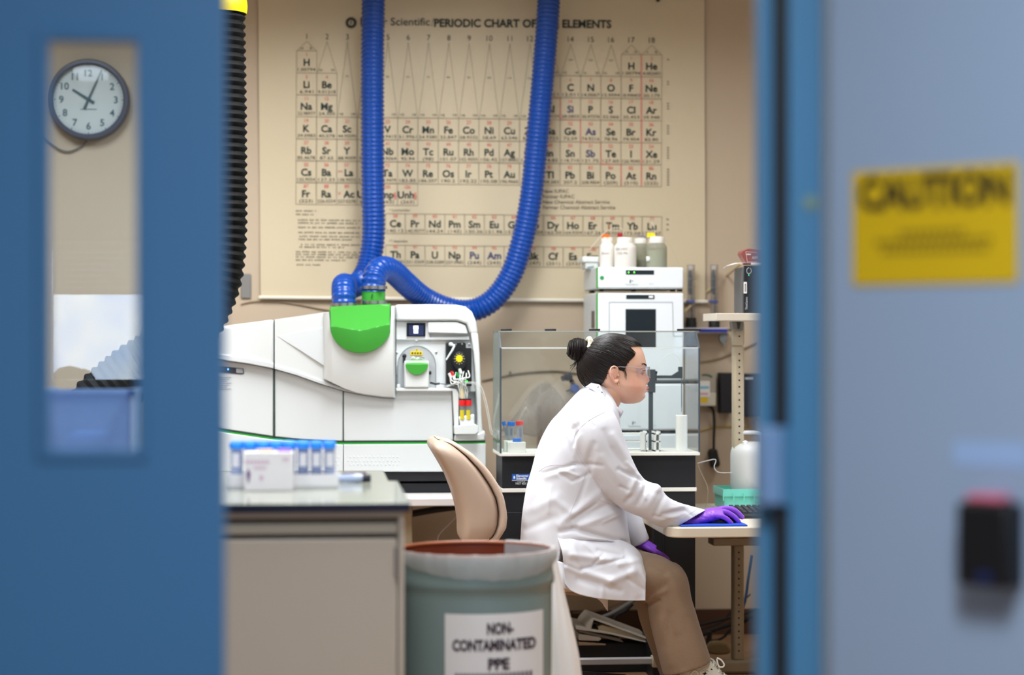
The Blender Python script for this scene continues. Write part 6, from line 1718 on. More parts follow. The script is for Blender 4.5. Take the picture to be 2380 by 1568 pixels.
nt.links.new(at.outputs['Color'], mxx.inputs['A']); nt.links.new(nz_.outputs['Color'], mxx.inputs['B'])
mr = nt.nodes.new('ShaderNodeMix'); mr.data_type = 'RGBA'; mr.inputs['Factor'].default_value = .45
nt.links.new(at.outputs['Color'], mr.inputs['A']); nt.links.new(mxx.outputs['Result'], mr.inputs['B'])
nt.links.new(mr.outputs['Result'], nt.nodes['Principled BSDF'].inputs['Base Color'])
bo = mesh_obj('body', bme, M_skin, pe_)
# eyes, brows, lashes
for sd in (-1, 1):
    c = P(1487.6, 861.5, sd*.0315)
    b = MB(); b.ell(c, .0112, .0112, .0112, 20, 14); ey = b.build('eyeball', mat('eye_white', (206, 196, 194), .2, var=0), pe_)
    b = MB(); b.ell(c + Vector((.0064, sd*.0012, 0)), .0052, .0054, .0054, 16, 10); b.build('iris', mat('iris_dark', (42, 34, 40), .15, var=0), ey)
    M_lid = mat('eyelid_skin', (206, 148, 126), .5, var=.04)
    for (t0, t1, nm) in ((.10, 1.25, 'upper_eyelid'), (-1.2, -.34, 'lower_eyelid')):
        b = MB()
        b.grid(lambda u, v: c + Vector((.0124*math.cos(t0+(t1-t0)*v)*math.cos((u-.5)*2.9), .0128*math.cos(t0+(t1-t0)*v)*math.sin((u-.5)*2.9) , .0124*math.sin(t0+(t1-t0)*v))), 20, 8)
        b.build(nm, M_lid, pe_, solid=.001, angle=80)
    b = MB()
    lid = [c + Vector((.0130*math.cos(a), .0132*math.sin(a), .0016)) for a in [-1.35+2.7*k/14 for k in range(15)]]
    b.tube(lid, .0010, 6)
    for k in range(1, 14):
        a = -1.35+2.7*k/14; b.tube([lid[k], lid[k] + Vector((.0045*math.cos(a), .0045*math.sin(a), .001))], [.0004, .0002], 3, caps=False)
    b.build('lash_line', mat('lash', (34, 24, 22), .5), ey)
    b = MB()
    rb2 = random.Random(4+sd)
    for k in range(130):
        f = rb2.random(); x = 1486.5+15*f; y = 845.5+6.0*f**1.6 + rb2.uniform(-2.0, 2.0); dy = sd*(.047-.036*f)
        t = head_point(y, 0)
        h0 = None
        # find the face surface at this depth offset
        best = None
        for q in range(0, 61):
            tt = sd*q/60*1.4; hpnt = head_point(y, tt)
            e = abs(hpnt.y-YQ-dy)
            if best is None or e < best[0]: best = (e, hpnt)
        p = best[1] + Vector((.0006, sd*.0006, 0)); b.tube([p, p + Vector((-.0028, sd*.003, .0018))], [.0005, .0002], 3, caps=False)
    b.build('eyebrow', mat('brow_hair', (54, 38, 34), .6), pe_)['kind'] = 'stuff'
# nose ring, earrings
b = MB(); b.tube([P(1504.5+2.6*math.cos(a), 890.5+2.8*math.sin(a), -.0085) for a in [-.4+5.2*k/14 for k in range(15)]], .0008, 6); b.build('nose_ring', mat('dark_metal', (70, 72, 74), .25, metal=1), pe_)
for sd in (-1, 1):
    b = MB(); b.tube([P(1430+2.2*math.cos(a), 888.5+4.6*math.sin(a), sd*.0795 + .0012*math.cos(a)) for a in [2*PI*k/18 for k in range(18)]], .00085, 6, closed=True); b.build('hoop_earring', mat('gold', (226, 178, 116), .2, metal=1), pe_)
b = MB(); b.tube([P(1424.3+1.4*math.cos(a), 888.5+2.3*math.sin(a), -.0775) for a in [2*PI*k/14 for k in range(14)]], .0006, 5, closed=True); b.build('small_hoop', mat('gold', (226, 178, 116), .2, metal=1), pe_)

# ---------------------------------------------------------------- hair
HF = [(775.5, 1428), (777, 1441), (780, 1456), (786, 1470), (792, 1480), (799, 1487), (806, 1491), (812, 1493.5), (830, 1497), (860, 1494), (897, 1480)]
HB = [(775.5, 1416), (778, 1403), (783, 1391), (790, 1380), (800, 1367), (815, 1354), (835, 1344.5), (850, 1342), (865, 1342), (880, 1346), (890, 1352), (897, 1358)]
HH = [(775.5, .012), (778, .030), (783, .045), (790, .056), (800, .0655), (815, .0755), (835, .0805), (855, .0800), (875, .0745), (890, .066), (897, .060)]
def hair_point(py, t):
    f, bk_, hw_ = smooth_tab(HF, py)[0], smooth_tab(HB, py)[0], smooth_tab(HH, py)[0]
    cx = bk_ + (f-bk_)*.46; c, s = math.cos(t), math.sin(t)
    rx = (f-cx) if c > 0 else (cx-bk_)
    return P(cx + rx*math.copysign(abs(c)**(.82 if c > 0 else .95), c), py, hw_*math.copysign(abs(s)**.92, s))
HLINE = [(1494, 806), (1486, 804), (1476, 803.5), (1464, 803.5), (1457, 806), (1459, 811), (1466, 817), (1471, 822), (1467, 828), (1460, 834), (1454, 840), (1449, 847), (1446.5, 855), (1445, 862), (1440, 862), (1435, 854), (1428, 850), (1418, 848.5), (1410, 851), (1406, 858), (1404.5, 868), (1401, 878), (1396, 888), (1390, 896), (1380, 902)]
POLY = HLINE + [(1330, 902), (1330, 770), (1500, 770), (1500, 806)]
def inside(px, py, poly=POLY):
    r = False; n = len(poly)
    for i in range(n):
        x0, y0 = poly[i]; x1, y1 = poly[(i+1) % n]
        if (y0 > py) != (y1 > py) and px < (x1-x0)*(py-y0)/(y1-y0)+x0: r = not r
    return r
N1, N2 = 210, 280
hv = [hair_point(775.5 + (898-775.5)*(j/N1), 2*PI*q/N2) for j in range(N1+1) for q in range(N2)]
hf = []
for j in range(N1):
    for q in range(N2):
        f = (j*N2+q, j*N2+(q+1) % N2, (j+1)*N2+(q+1) % N2, (j+1)*N2+q)
        c = sum((hv[i] for i in f), Vector())/4
        px, py = unW((c.x, YQ, c.z))
        if inside(px, py): hf.append(f)
hf.append(tuple(range(N2-1, -1, -1)))
cap = MB(); cap.add(hv, hf)
M_hair = mat('dark_hair', (25, 19, 19), .38, var=.25, vscale=40, spec=.5)
M_hair2 = mat('dark_hair_strand', (27, 21, 21), .46, var=.2, vscale=30, spec=.4)
hr = cap.build('hair', M_hair, pe_, angle=80)
full = MB(); full.add(hv, [(j*N2+q, j*N2+(q+1) % N2, (j+1)*N2+(q+1) % N2, (j+1)*N2+q) for j in range(N1) for q in range(N2)] + [tuple(range(N2-1, -1, -1))])
bv = BVHTree.FromPolygons([tuple(p) for p in full.v], full.f)
HC = P(1424, 838)
BUNB = P(1368, 812)
rh = random.Random(21)
def strand_on_scalp(mb, a, e, lift0, lift1, r, n=13, bend=None):
    pts = []
    for k in range(n):
        f = k/(n-1)
        p = a.lerp(e, f)
        if bend is not None: p = p + bend*math.sin(PI*f)
        d = (p-HC)
        if d.length < 1e-5: continue
        d.normalize()
        h = bv.ray_cast(HC, d, .3)
        if h[0] is None: continue
        pts.append(h[0] + d*(lift0 + (lift1-lift0)*f))
    if len(pts) > 4: mb.tube(pts, [r*(.55+.45*min(1, k/2))*(1 if k < len(pts)-2 else .8) for k in range(len(pts))], 4, caps=False)
st = MB()
allv = [v for v in hv]
cnt = 0
while cnt < 1700:
    v = rh.choice(hv); px, py = unW((v.x, YQ, v.z))
    if not inside(px, py) or px < 1372 and rh.random() < .4: continue
    j = Vector((0, rh.uniform(-.012, .012), rh.uniform(-.014, .014)))
    strand_on_scalp(st, v, BUNB + j, rh.uniform(.0002, .0010), rh.uniform(.0010, .0030), rh.uniform(.0007, .0013), bend=Vector((rh.uniform(-.004, .004), 0, rh.uniform(-.002, .006))))
    cnt += 1
for k in range(700):                                       # a denser fringe along the hairline
    f = rh.random()*(len(HLINE)-1); i = int(f); g = f-i
    x = HLINE[i][0]+(HLINE[i+1][0]-HLINE[i][0])*g; y = HLINE[i][1]+(HLINE[i+1][1]-HLINE[i][1])*g
    sd = rh.choice((-1, 1)); best = None; off_ = rh.uniform(-1, 6.5) if y < 860 else rh.uniform(-1, 2.5)
    for q in range(60):
        hp_ = hair_point(y, sd*PI*q/60); ex = abs(unW((hp_.x, YQ, hp_.z))[0]-x-off_)
        if best is None or ex < best[0]: best = (ex, hp_)
    strand_on_scalp(st, best[1], BUNB + Vector((0, rh.uniform(-.01, .01), rh.uniform(-.01, .01))), -.0042, .0015, rh.uniform(.00022, .0006), bend=Vector((0, 0, rh.uniform(0, .006))))
st.build('hair_strands', M_hair2, hr)['kind'] = 'stuff'
# bun: wound coils
bunc = P(1343.5, 812)
AX = (P(1330, 808) - BUNB).normalized(); U1 = AX.cross(Vector((0, 1, 0))).normalized(); U2 = AX.cross(U1)
b = MB(); b.ell(bunc, .034, .036, .040, 24, 16); bun = b.build('bun', M_hair, hr)
bn_ = MB()
for k in range(330):
    z = rh.uniform(-.9, .9); r0 = math.sqrt(1-z*z*.85); a0 = rh.uniform(0, 2*PI); span = rh.uniform(1.6, 3.6)
    lift = rh.uniform(.94, 1.07); tilt = rh.uniform(-.35, .35)
    pts = []
    for q in range(12):
        a = a0 + span*q/11; zz = z + tilt*math.sin(a)*.4
        pts.append(bunc + (AX*zz*.038 + U1*math.cos(a)*.0395*r0 + U2*math.sin(a)*.037*r0)*lift)
    bn_.tube(pts, [rh.uniform(.0008, .0014)]*12, 4, caps=False)
for k in range(60):
    a = bunc + Vector((rh.uniform(-.02, .03), rh.uniform(-.03, .0), rh.uniform(-.03, .03)))
    bn_.tube([a, BUNB.lerp(a, .3) + Vector((0, rh.uniform(-.01, .01), 0)), BUNB], [.0012, .0012, .0008], 4, caps=False)
bn_.build('bun_strands', M_hair2, bun)['kind'] = 'stuff'
b = MB()
for k in range(16):                                        # loose ends under the bun
    x0, y0 = 1340+rh.uniform(-3, 4), 838+rh.uniform(-3, 3)
    e = (1326+rh.uniform(-4, 9), 858+rh.uniform(-9, 8)); dy = rh.uniform(-.02, .01)
    b.tube(spline([tuple(P(x0, y0, dy)), tuple(P((x0+e[0])/2+2, (y0+e[1])/2-1, dy)), tuple(P(*e, dy))], 4), [.0010*(1-.08*q) for q in range(9)], 4, caps=False)
for k in range(14):                                        # wisps before the ear
    x0, y0 = 1444+rh.uniform(-4, 3), 858+rh.uniform(-3, 3); e = (1447+rh.uniform(-4, 3), 874+rh.uniform(-4, 9)); dy = -.0755
    b.tube(spline([tuple(P(x0, y0, dy)), tuple(P((x0+e[0])/2+1.5, (y0+e[1])/2, dy-.001)), tuple(P(*e, dy+.002))], 4), [.0005*(1-.09*q) for q in range(9)], 3, caps=False)
b.build('loose_strands', M_hair2, hr)['kind'] = 'stuff'
# scrunchie
b = MB(); R0 = .020
sc0 = P(1369.5, 806)
ring = []
for k in range(72):
    a = 2*PI*k/72
    ring.append(sc0 + (U1*math.cos(a)*.026 + U2*math.sin(a)*.026)*(1+.07*math.sin(9*a)) + AX*.004*math.sin(13*a))
b.tube(ring, [.0085+.0028*math.sin(17*2*PI*k/72)+.0015*math.sin(31*2*PI*k/72) for k in range(72)], 12, closed=True)
b.build('scrunchie', mat('scrunchie_cream', (226, 214, 184), .75, var=.12, vscale=90, bump=.4, bscale=200), pe_, angle=80)

# ---------------------------------------------------------------- safety glasses
M_lens = clear('glasses_clear', (250, 250, 253), 1.45, .02, haze=.02, hazecol=(226, 220, 240))
gl_ = MB()
def lens(u, v):
    a = (u-.5)*PI*1.02
    x = 1470.5 + 39.5*math.cos(a)**.8 if math.cos(a) > 0 else 1470.5
    y = .0735*math.sin(a)
    top = 853.5 - 1.0*math.cos(a); bot = 862 + 17*max(0, math.cos(a))**.55 - 6*math.exp(-(y/.010)**2)
    return P(x + 1.5*(v-.5), top + (bot-top)*v, y)
gl_.grid(lens, 60, 8)
gs = gl_.build('glasses_lens', M_lens, pe_, solid=.0016, angle=80)
M_gfr = clear('glasses_arm', (240, 238, 240), 1.5, .05, haze=.22, hazecol=(226, 220, 224))
b = MB(); b.tube([lens(k/40, 0) for k in range(41)], .0011, 6); b.tube([lens(k/40, 1) for k in range(41)], .0008, 6); b.build('glasses_rim', M_gfr, gs)
for sd in (-1, 1):
    b = MB(); ya_ = sd*.0775
    pth = [P(1475, 855, sd*.0735), P(1466, 854, ya_), P(1450, 852.5, ya_+sd*.003), P(1434, 851, ya_+sd*.004), P(1418, 853, ya_+sd*.002), P(1410, 860, ya_)]
    b.tube(pth, [(.0012, .0035)]*2+[(.0012, .0022)]*4, 8); b.build('glasses_arm', M_gfr, gs)
    b = MB(); c = P(1476, 860, sd*.0725); b.box(c.x-.005, c.x+.005, c.y-.0022, c.y+.0022, c.z-.008, c.z+.009); b.build('glasses_hinge', M_gfr, gs, bevel=.0012)

# ---------------------------------------------------------------- lab coat
CB = [(893, 1372, 1398, .048), (900, 1357, 1410, .062), (910, 1344, 1416, .082), (925, 1330, 1424, .112), (940, 1317, 1430, .140), (958, 1302, 1434, .164), (982, 1281, 1437, .182), (1020, 1260, 1440, .192), (1052, 1247, 1443, .192), (1088, 1237.5, 1446, .190), (1137, 1224, 1449, .188), (1187, 1214.5, 1453, .190), (1230, 1208.5, 1458, .196), (1268, 1205.5, 1465, .200)]
LOWE = [(1205, 1340), (1281, 1346), (1290, 1246), (1330, 1234), (1400, 1247), (1453, 1262), (1475, 1268)]
ct = MB(); rings = []
for k in range(64):
    py = 893 + (1268-893)*k/63
    bk_, fr2, hw_ = smooth_tab(CB, py)
    ring = []
    kk = max(0, (k-40)/23)
    for q in range(160):
        a = 2*PI*q/160; c, s = math.cos(a), math.sin(a); e = .78
        x = (bk_+fr2)/2 + (fr2-bk_)/2*math.copysign(abs(c)**e, c); y = hw_*math.copysign(abs(s)**.85, s)
        ring.append(P(x, py + (lerp_tab(LOWE, x)[0]-1268)*kk**1.5, y))
    rings.append(ring)
ct.rings(rings)
def sleeve(mb, tab, n=28):
    pp = spline(tab, 8); q = [W(a, b_, Y) for a, b_, Y, r1, r2 in pp]
    mb.tube(q, [(r2, r1) for *_, r1, r2 in pp], n)         # first radius across depth
YR_ = YQ-.175
sleeve(ct, [(1366, 962, YQ-.10, .066, .075), (1380, 985, YR_+.02, .080, .078), (1392, 1018, YR_, .084, .076), (1414, 1070, YR_, .080, .072), (1442, 1116, YR_, .072, .066), (1472, 1146, YR_, .066, .062), (1505, 1163, YR_-.005, .064, .060), (1534, 1184, YR_, .055, .056), (1562, 1196, YR_+.02, .051, .052), (1584, 1203, YR_+.035, .050, .050), (1606, 1208, YR_+.045, .050, .048), (1640, 1219, YR_+.055, .050, .046)])
ct.ell(W(1372, 968, YQ-.12), .075, .07, .07, 24, 16)
ct.ell(W(1520, 1140, YR_-.01), .030, .045, .028, 18, 12, Matrix.Rotation(.6, 3, 'Y'))
YL_ = YQ+.165
sleeve(ct, [(1366, 970, YQ+.10, .06, .07), (1380, 1000, YL_, .078, .075), (1405, 1070, YL_, .075, .07), (1432, 1140, YL_, .066, .062), (1452, 1190, YL_-.01, .056, .054), (1472, 1232, YL_-.02, .045, .047), (1486, 1262, YL_-.02, .040, .045)])
cme = remesh(ct, .0040, smooth=8)
# folds as real relief on the cloth: (x0, y0, x1, y1, width px, height m); positive ridge, negative crease
FOLDS = [(1296, 1098, 1330, 1118, 4, -.004), (1330, 1118, 1372, 1100, 4, -.004), (1300, 1090, 1345, 1106, 4, .004), (1280, 1130, 1276, 1190, 5, .003), (1386, 1170, 1330, 1206, 4, -.005), (1440, 1196, 1400, 1214, 4, .004), (1425, 1040, 1452, 1085, 5, -.004), (1455, 1075, 1482, 1106, 4, .004), (1440, 1130, 1462, 1140, 4, -.005), (1490, 1130, 1500, 1160, 4, .005), (1566, 1168, 1596, 1182, 4, .003), (1520, 1200, 1556, 1206, 4, -.004), (1262, 1100, 1340, 1078, 5, -.006), (1330, 1078, 1400, 1082, 5, -.004), (1268, 1108, 1330, 1086, 9, .005),
 (1384, 1050, 1340, 1180, 6, -.003), (1400, 1140, 1300, 1220, 10, .006), (1420, 1170, 1320, 1214, 8, -.006), (1445, 1185, 1350, 1222, 8, .006), (1290, 1160, 1340, 1200, 9, .004),
 (1330, 1228, 1455, 1262, 7, -.012), (1300, 1236, 1340, 1226, 6, -.008),
 (1252, 1060, 1236, 1180, 12, .004), (1280, 1010, 1262, 1080, 8, -.004), (1300, 975, 1340, 1010, 9, -.004), (1315, 1020, 1350, 1100, 7, -.005), (1345, 1010, 1336, 1060, 7, .004),
 (1350, 955, 1333, 1035, 4, -.005), (1380, 1030, 1362, 1085, 8, -.005), (1424, 1010, 1470, 1090, 9, .006), (1405, 1000, 1440, 1085, 7, -.005), (1400, 1060, 1440, 1120, 8, .004),
 (1438, 1090, 1500, 1118, 5, -.008), (1480, 1106, 1460, 1150, 7, .006), (1507, 1120, 1482, 1172, 6, -.007), (1470, 1150, 1452, 1170, 6, -.005), (1530, 1130, 1505, 1180, 8, .004), (1545, 1150, 1520, 1200, 6, -.004),
 (1540, 1196, 1592, 1184, 5, -.006), (1536, 1206, 1578, 1200, 5, .005), (1545, 1216, 1568, 1212, 4, -.005), (1590, 1180, 1612, 1200, 4, -.003), (1560, 1180, 1600, 1176, 5, .003),
 (1288, 960, 1330, 930, 8, -.003), (1326, 935, 1380, 990, 3.5, -.003), (1290, 990, 1325, 1000, 5, -.003), (1325, 1000, 1345, 985, 5, -.003), (1230, 1190, 1300, 1150, 12, .004), (1222, 1230, 1290, 1200, 10, -.004)]
def fold_h(px, py):
    h = 0
    for x0, y0, x1, y1, w, a in FOLDS:
        dx, dy = x1-x0, y1-y0; L2 = dx*dx+dy*dy
        t = ((px-x0)*dx + (py-y0)*dy)/L2
        if t < -.3 or t > 1.3: continue
        tc_ = min(1, max(0, t)); d2 = (px-x0-tc_*dx)**2 + (py-y0-tc_*dy)**2
        if d2 > 9*w*w: continue
        fade = math.sin(PI*min(1, max(0, (t+.15)/1.3)))**.6 if 0 <= (t+.15)/1.3 <= 1 else 0
        h += a*math.exp(-d2/(w*w))*fade
    return h
import mathutils.noise as mnoise
nrm = [v.normal.copy() for v in cme.vertices]
for v, n in zip(cme.vertices, nrm):
    px, py = unW(v.co)
    h = mnoise.noise(v.co*9)*.003 + mnoise.noise(Vector((v.co.x*14, v.co.y*14, v.co.z*6)))*.0022
    if n.y < .35: h += fold_h(px, py)*min(1, (.35-n.y)/.5)
    else: h += mnoise.noise(v.co*6)*.004
    v.co += n*h
bm = bmesh.new(); bm.from_mesh(cme)
r1_, r2_ = ray(1635, 1187.5), ray(1560, 1232)
cn = r1_.cross(r2_).normalized()
if cn.dot(ray(1640, 1240)) < 0: cn = -cn                    # outside of the cuff edge
reg = [f for f in bm.faces if f.calc_center_median().y < YQ-.02 and unW(f.calc_center_median())[0] > 1535 and unW(f.calc_center_median())[1] > 1150]
geom = list({v for f in reg for v in f.verts}) + list({e for f in reg for e in f.edges}) + reg
bmesh.ops.bisect_plane(bm, geom=geom, dist=1e-6, plane_co=Vector((0, 0, ZC)), plane_no=cn, clear_outer=False)
dead = []
for f in bm.faces:
    c = f.calc_center_median()
    if c.y < YQ-.02 and (c-Vector((0, 0, ZC))).dot(cn) > 0:
        px, py = unW(c)
        if px > 1535 and py > 1150: dead.append(f)
bmesh.ops.delete(bm, geom=dead, context='FACES'); bm.to_mesh(cme); bm.free()
M_coat = mat('coat_cotton', (214, 216, 225), .72, var=.02, vscale=12, bump=.15, bscale=700, sheen=.15)
bvc = BVHTree.FromPolygons([tuple(v.co) for v in cme.vertices], [tuple(f.vertices) for f in cme.polygons])
co = mesh_obj('lab_coat', cme, M_coat, pe_)
sm = co.modifiers.new('solid', 'SOLIDIFY'); sm.thickness = .0025; sm.offset = -1
# collar: upright band with an open lapel on the near and far side
def strip(mb, outer, inner_d, th=.0022):
    pass
M_lin = mat('coat_lining', (226, 226, 234), .7, var=.03)
for sd in (-1, 1):
    b = MB()
    lo_ = [(1357, 897, .050), (1372, 905, .072), (1388, 920, .086), (1405, 938, .088), (1422, 953, .078), (1436, 966, .058)]
    up_ = [(1370, 889, .046), (1388, 893, .064), (1400, 912, .074), (1411, 932, .076), (1428, 944, .070), (1443, 954, .052)]
    def col(u, v):
        t = u*(len(lo_)-1); i = min(len(lo_)-2, int(t)); f = t-i
        a = [lo_[i][k]+(lo_[i+1][k]-lo_[i][k])*f for k in range(3)]; c = [up_[i][k]+(up_[i+1][k]-up_[i][k])*f for k in range(3)]
        return P(a[0]+(c[0]-a[0])*v, a[1]+(c[1]-a[1])*v, sd*(a[2]+(c[2]-a[2])*v + .010*math.sin(PI*v) + .004))
    b.grid(col, 24, 8)
    cl = b.build('collar', M_coat, co, solid=.0035, angle=70)
    if sd == -1:
        b = MB()
        def colp(u, v):
            p = col(u, v); return p + Vector((0, -.0030, .0006))
        for (u0, v0, u1, v1, w) in ((.12, .45, .22, .55, .03), (.22, .55, .20, .75, .03), (.26, .50, .36, .62, .03), (.33, .50, .35, .72, .03), (.36, .66, .46, .60, .04), (.40, .80, .50, .86, .03), (.30, .85, .38, .90, .03), (.47, .55, .54, .66, .03), (.18, .35, .27, .40, .025), (.52, .8, .58, .9, .03)):
            d = Vector((u1-u0, (v1-v0)*.4)); nn = Vector((-d.y, d.x)).normalized()*w*.28
            b.add([colp(u0+nn.x, v0+nn.y), colp(u1+nn.x, v1+nn.y), colp(u1-nn.x, v1-nn.y), colp(u0-nn.x, v0-nn.y)], [(0, 1, 2, 3)])
        b.build('collar_print', mat('collar_ink', (92, 94, 112), .6), cl, smooth=False)['kind'] = 'stuff'
# lapel in front of the throat
b = MB()
def lapel(u, v):
    a = (1404+38.5*u, 934+20*u); c = (1398+35*u, 958+18*u)
    return P(a[0]+(c[0]-a[0])*v, a[1]+(c[1]-a[1])*v, -(.086-.040*u) - .010*math.sin(PI*v) - .004)
b.grid(lapel, 14, 8); b.build('lapel', M_coat, co, solid=.0035, angle=70)
# skirt panels falling over the seat and thigh
def skirt(top, hem, yo, yi, name, side=-1, n=60, m=34, wob=.006, edge=None):
    """sheet from the top line (over the thigh) round to the near flank and down to the hem"""
    def f(u, v):
        x = top[0][0] + (top[-1][0]-top[0][0])*u
        yt = smooth_tab(top, x)[0]
        xh = hem[0][0] + (hem[-1][0]-hem[0][0])*u
        yh = smooth_tab(hem, xh)[0]
        k = v
        px = x + (xh-x)*k; py = yt + (yh-yt)*k
        if edge: px = edge(px, py, u)
        dep = yi + (yo-yi)*math.sin(min(1, k*2.2)*PI/2)**.8
        dep += side*(wob*math.sin(7*u+5*k) + .5*wob*math.sin(17*u-4*k))*min(1, k*3) + side*fold2(px, py)
        return W(px, py, YQ+dep)
    b = MB(); b.grid(f, n, m); return b.build(name, M_coat, co, solid=.003, angle=80)
SF = [(1340, 1246, 1430, 1262, 6, -.006), (1360, 1262, 1400, 1300, 7, .005), (1400, 1290, 1380, 1310, 4, -.005), (1440, 1310, 1490, 1300, 6, .005), (1330, 1262, 1350, 1310, 6, .004), (1460, 1345, 1496, 1370, 6, -.004), (1400, 1360, 1400, 1388, 6, .004), (1352, 1322, 1450, 1298, 4, -.006), (1330, 1290, 1420, 1300, 8, .006), (1320, 1316, 1420, 1350, 9, .008), (1420, 1350, 1470, 1330, 9, .007), (1345, 1345, 1440, 1372, 8, -.006), (1470, 1300, 1480, 1380, 9, .005), (1390, 1280, 1440, 1290, 6, -.005), (1310, 1310, 1350, 1326, 5, -.006), (1450, 1280, 1462, 1320, 6, -.004)]
def fold2(px, py):
    h = 0
    for x0, y0, x1, y1, w, a in SF:
        dx, dy = x1-x0, y1-y0; t = min(1, max(0, ((px-x0)*dx+(py-y0)*dy)/(dx*dx+dy*dy)))
        d2 = (px-x0-t*dx)**2+(py-y0-t*dy)**2
        h += a*math.exp(-d2/(w*w))
    return h
FP = skirt([(1291.5, 1236), (1330, 1229), (1380, 1238), (1440, 1254), (1470, 1268), (1490, 1290), (1501, 1322)],
      [(1300, 1356), (1317, 1371), (1354, 1383), (1394, 1391), (1448, 1395), (1500, 1395)], -.222, -.150, 'front_panel', n=110, m=60,
      edge=lambda x, y, u: x + max(0, 1-u*4)*13*math.sin(PI/2*min(1, max(0, (y-1240)/60))))
b = MB()
def bflap(u, v):
    x = 1262 + 84*u; yt = 1294 + 26*u**1.2; yh = 1350 + 29*u
    return W(x, yt + (yh-yt)*v, YQ - .203 + .006*math.sin(5*u+3*v) - .004*math.sin(14*u))
b.grid(bflap, 24, 14); b.build('back_panel', M_coat, co, solid=.003, angle=80)
b = MB()
def tail(u, v):
    x = 1384 + 29*u + (14 - 4*u)*v*(1-u); y = 1388 + (10 + 22*u)*v
    return W(x, y, YQ-.02)
b.grid(tail, 6, 6); b.build('far_panel_corner', mat('coat_shadow_side', (222, 214, 208), .75), co, solid=.003)
# stitched seams lie on the cloth
M_seamc = mat('coat_stitch', (198, 196, 204), .8)
def seam(pts, bvh_list, r=.0009, name='seam'):
    r *= .65
    q = []
    for px, py in spline(pts, 10):
        d = ray(px, py); d.normalize(); hit = None
        for bb in bvh_list:
            h = bb.ray_cast(Vector((0, 0, ZC)) + d*5.5, d, 4)
            if h[0] is not None and (hit is None or h[3] < hit[1]): hit = (h[0], h[3])
        if hit: q.append(hit[0] - d*.0002)
    if len(q) > 3:
        b = MB(); b.tube(q, r, 5); b.build(name, M_seamc, co)
seam([(1406, 957), (1370, 976), (1344, 999), (1334, 1019), (1339, 1045), (1353, 1072), (1378, 1106), (1400, 1130)], [bvc], .0010)
seam([(1299, 968), (1318, 979), (1331, 990), (1337, 1004)], [bvc])
seam([(1252, 1096), (1262, 1088), (1280, 1081), (1310, 1079), (1338, 1079)], [bvc], .0011)
seam([(1364, 1092), (1352, 1128), (1336, 1166), (1324, 1195)], [bvc])
seam([(1392, 1158), (1400, 1130)], [bvc]); seam([(1390, 1160), (1415, 1170), (1445, 1182)], [bvc])
seam([(1550, 1226), (1580, 1207), (1605, 1192), (1624, 1181)], [bvc], .0008)
bvp = BVHTree.FromPolygons([tuple(v.co + Vector(FP['_o'])) for v in FP.data.vertices], [tuple(f.vertices) for f in FP.data.polygons])
seam([(1346, 1322), (1380, 1318), (1415, 1310), (1446, 1301)], [bvp], .0012, 'pocket_edge')
seam([(1322, 1360), (1356, 1372), (1396, 1380), (1448, 1384), (1496, 1384.5)], [bvp], .0008, 'hem_stitch')

# ---------------------------------------------------------------- trousers
tr = MB()
def leg(tab):
    pp = spline(tab, 8); q = [W(a, b_, Y) for a, b_, Y, r1, r2 in pp]; tr.tube(q, [(r2, r1) for *_, r1, r2 in pp], 28)
Y1 = YQ-.105; Y2 = YQ+.10
leg([(1300, 1312, YQ-.07, .105, .12), (1360, 1322, Y1, .094, .085), (1440, 1328, Y1, .084, .085), (1510, 1336, Y1, .078, .092), (1545, 1346, Y1, .072, .085)])
leg([(1532, 1330, Y1, .062, .075), (1546, 1352, Y1, .080, .086), (1556, 1400, Y1, .079, .086), (1565, 1440, Y1, .084, .088), (1579, 1491, Y1, .086, .092), (1597, 1550, Y1, .088, .094)])
leg([(1300, 1312, YQ+.07, .105, .13), (1360, 1322, Y2, .098, .11), (1440, 1326, Y2, .088, .10), (1515, 1332, Y2, .075, .09), (1540, 1342, Y2, .070, .085)])
leg([(1520, 1330, Y2, .060, .075), (1528, 1356, Y2, .080, .086), (1530, 1410, Y2, .078, .086), (1552, 1470, Y2, .080, .09), (1576, 1530, Y2, .084, .09), (1588, 1560, Y2, .085, .09)])
tme = remesh(tr, .0052, smooth=5)
TF = [(1480, 1284, 1556, 1300, 6, -.003), (1505, 1300, 1545, 1330, 8, -.004), (1502, 1392, 1545, 1372, 7, .006), (1506, 1404, 1530, 1396, 5, -.008), (1560, 1340, 1590, 1420, 10, .004), (1552, 1420, 1572, 1500, 3, -.002), (1535, 1440, 1560, 1540, 11, .004), (1560, 1430, 1545, 1500, 11, -.003), (1600, 1430, 1632, 1520, 12, .003), (1575, 1480, 1590, 1550, 10, -.003)]
SFb = SF; FOLDSb = FOLDS
nrm = [v.normal.copy() for v in tme.vertices]
def tfold(px, py):
    h = 0
    for x0, y0, x1, y1, w, a in TF:
        dx, dy = x1-x0, y1-y0; t = min(1, max(0, ((px-x0)*dx+(py-y0)*dy)/(dx*dx+dy*dy)))
        d2 = (px-x0-t*dx)**2+(py-y0-t*dy)**2
        if d2 < 9*w*w: h += a*math.exp(-d2/(w*w))
    return h
for v, n in zip(tme.vertices, nrm):
    px, py = unW(v.co); v.co += n*(mnoise.noise(v.co*8)*.003 + (tfold(px, py) if n.y < .3 else 0))
M_trou = mat('trouser_brown', (136, 114, 93), .85, var=.08, vscale=160, bump=.3, bscale=600, sheen=.2)
mesh_obj('trousers', tme, M_trou, pe_)

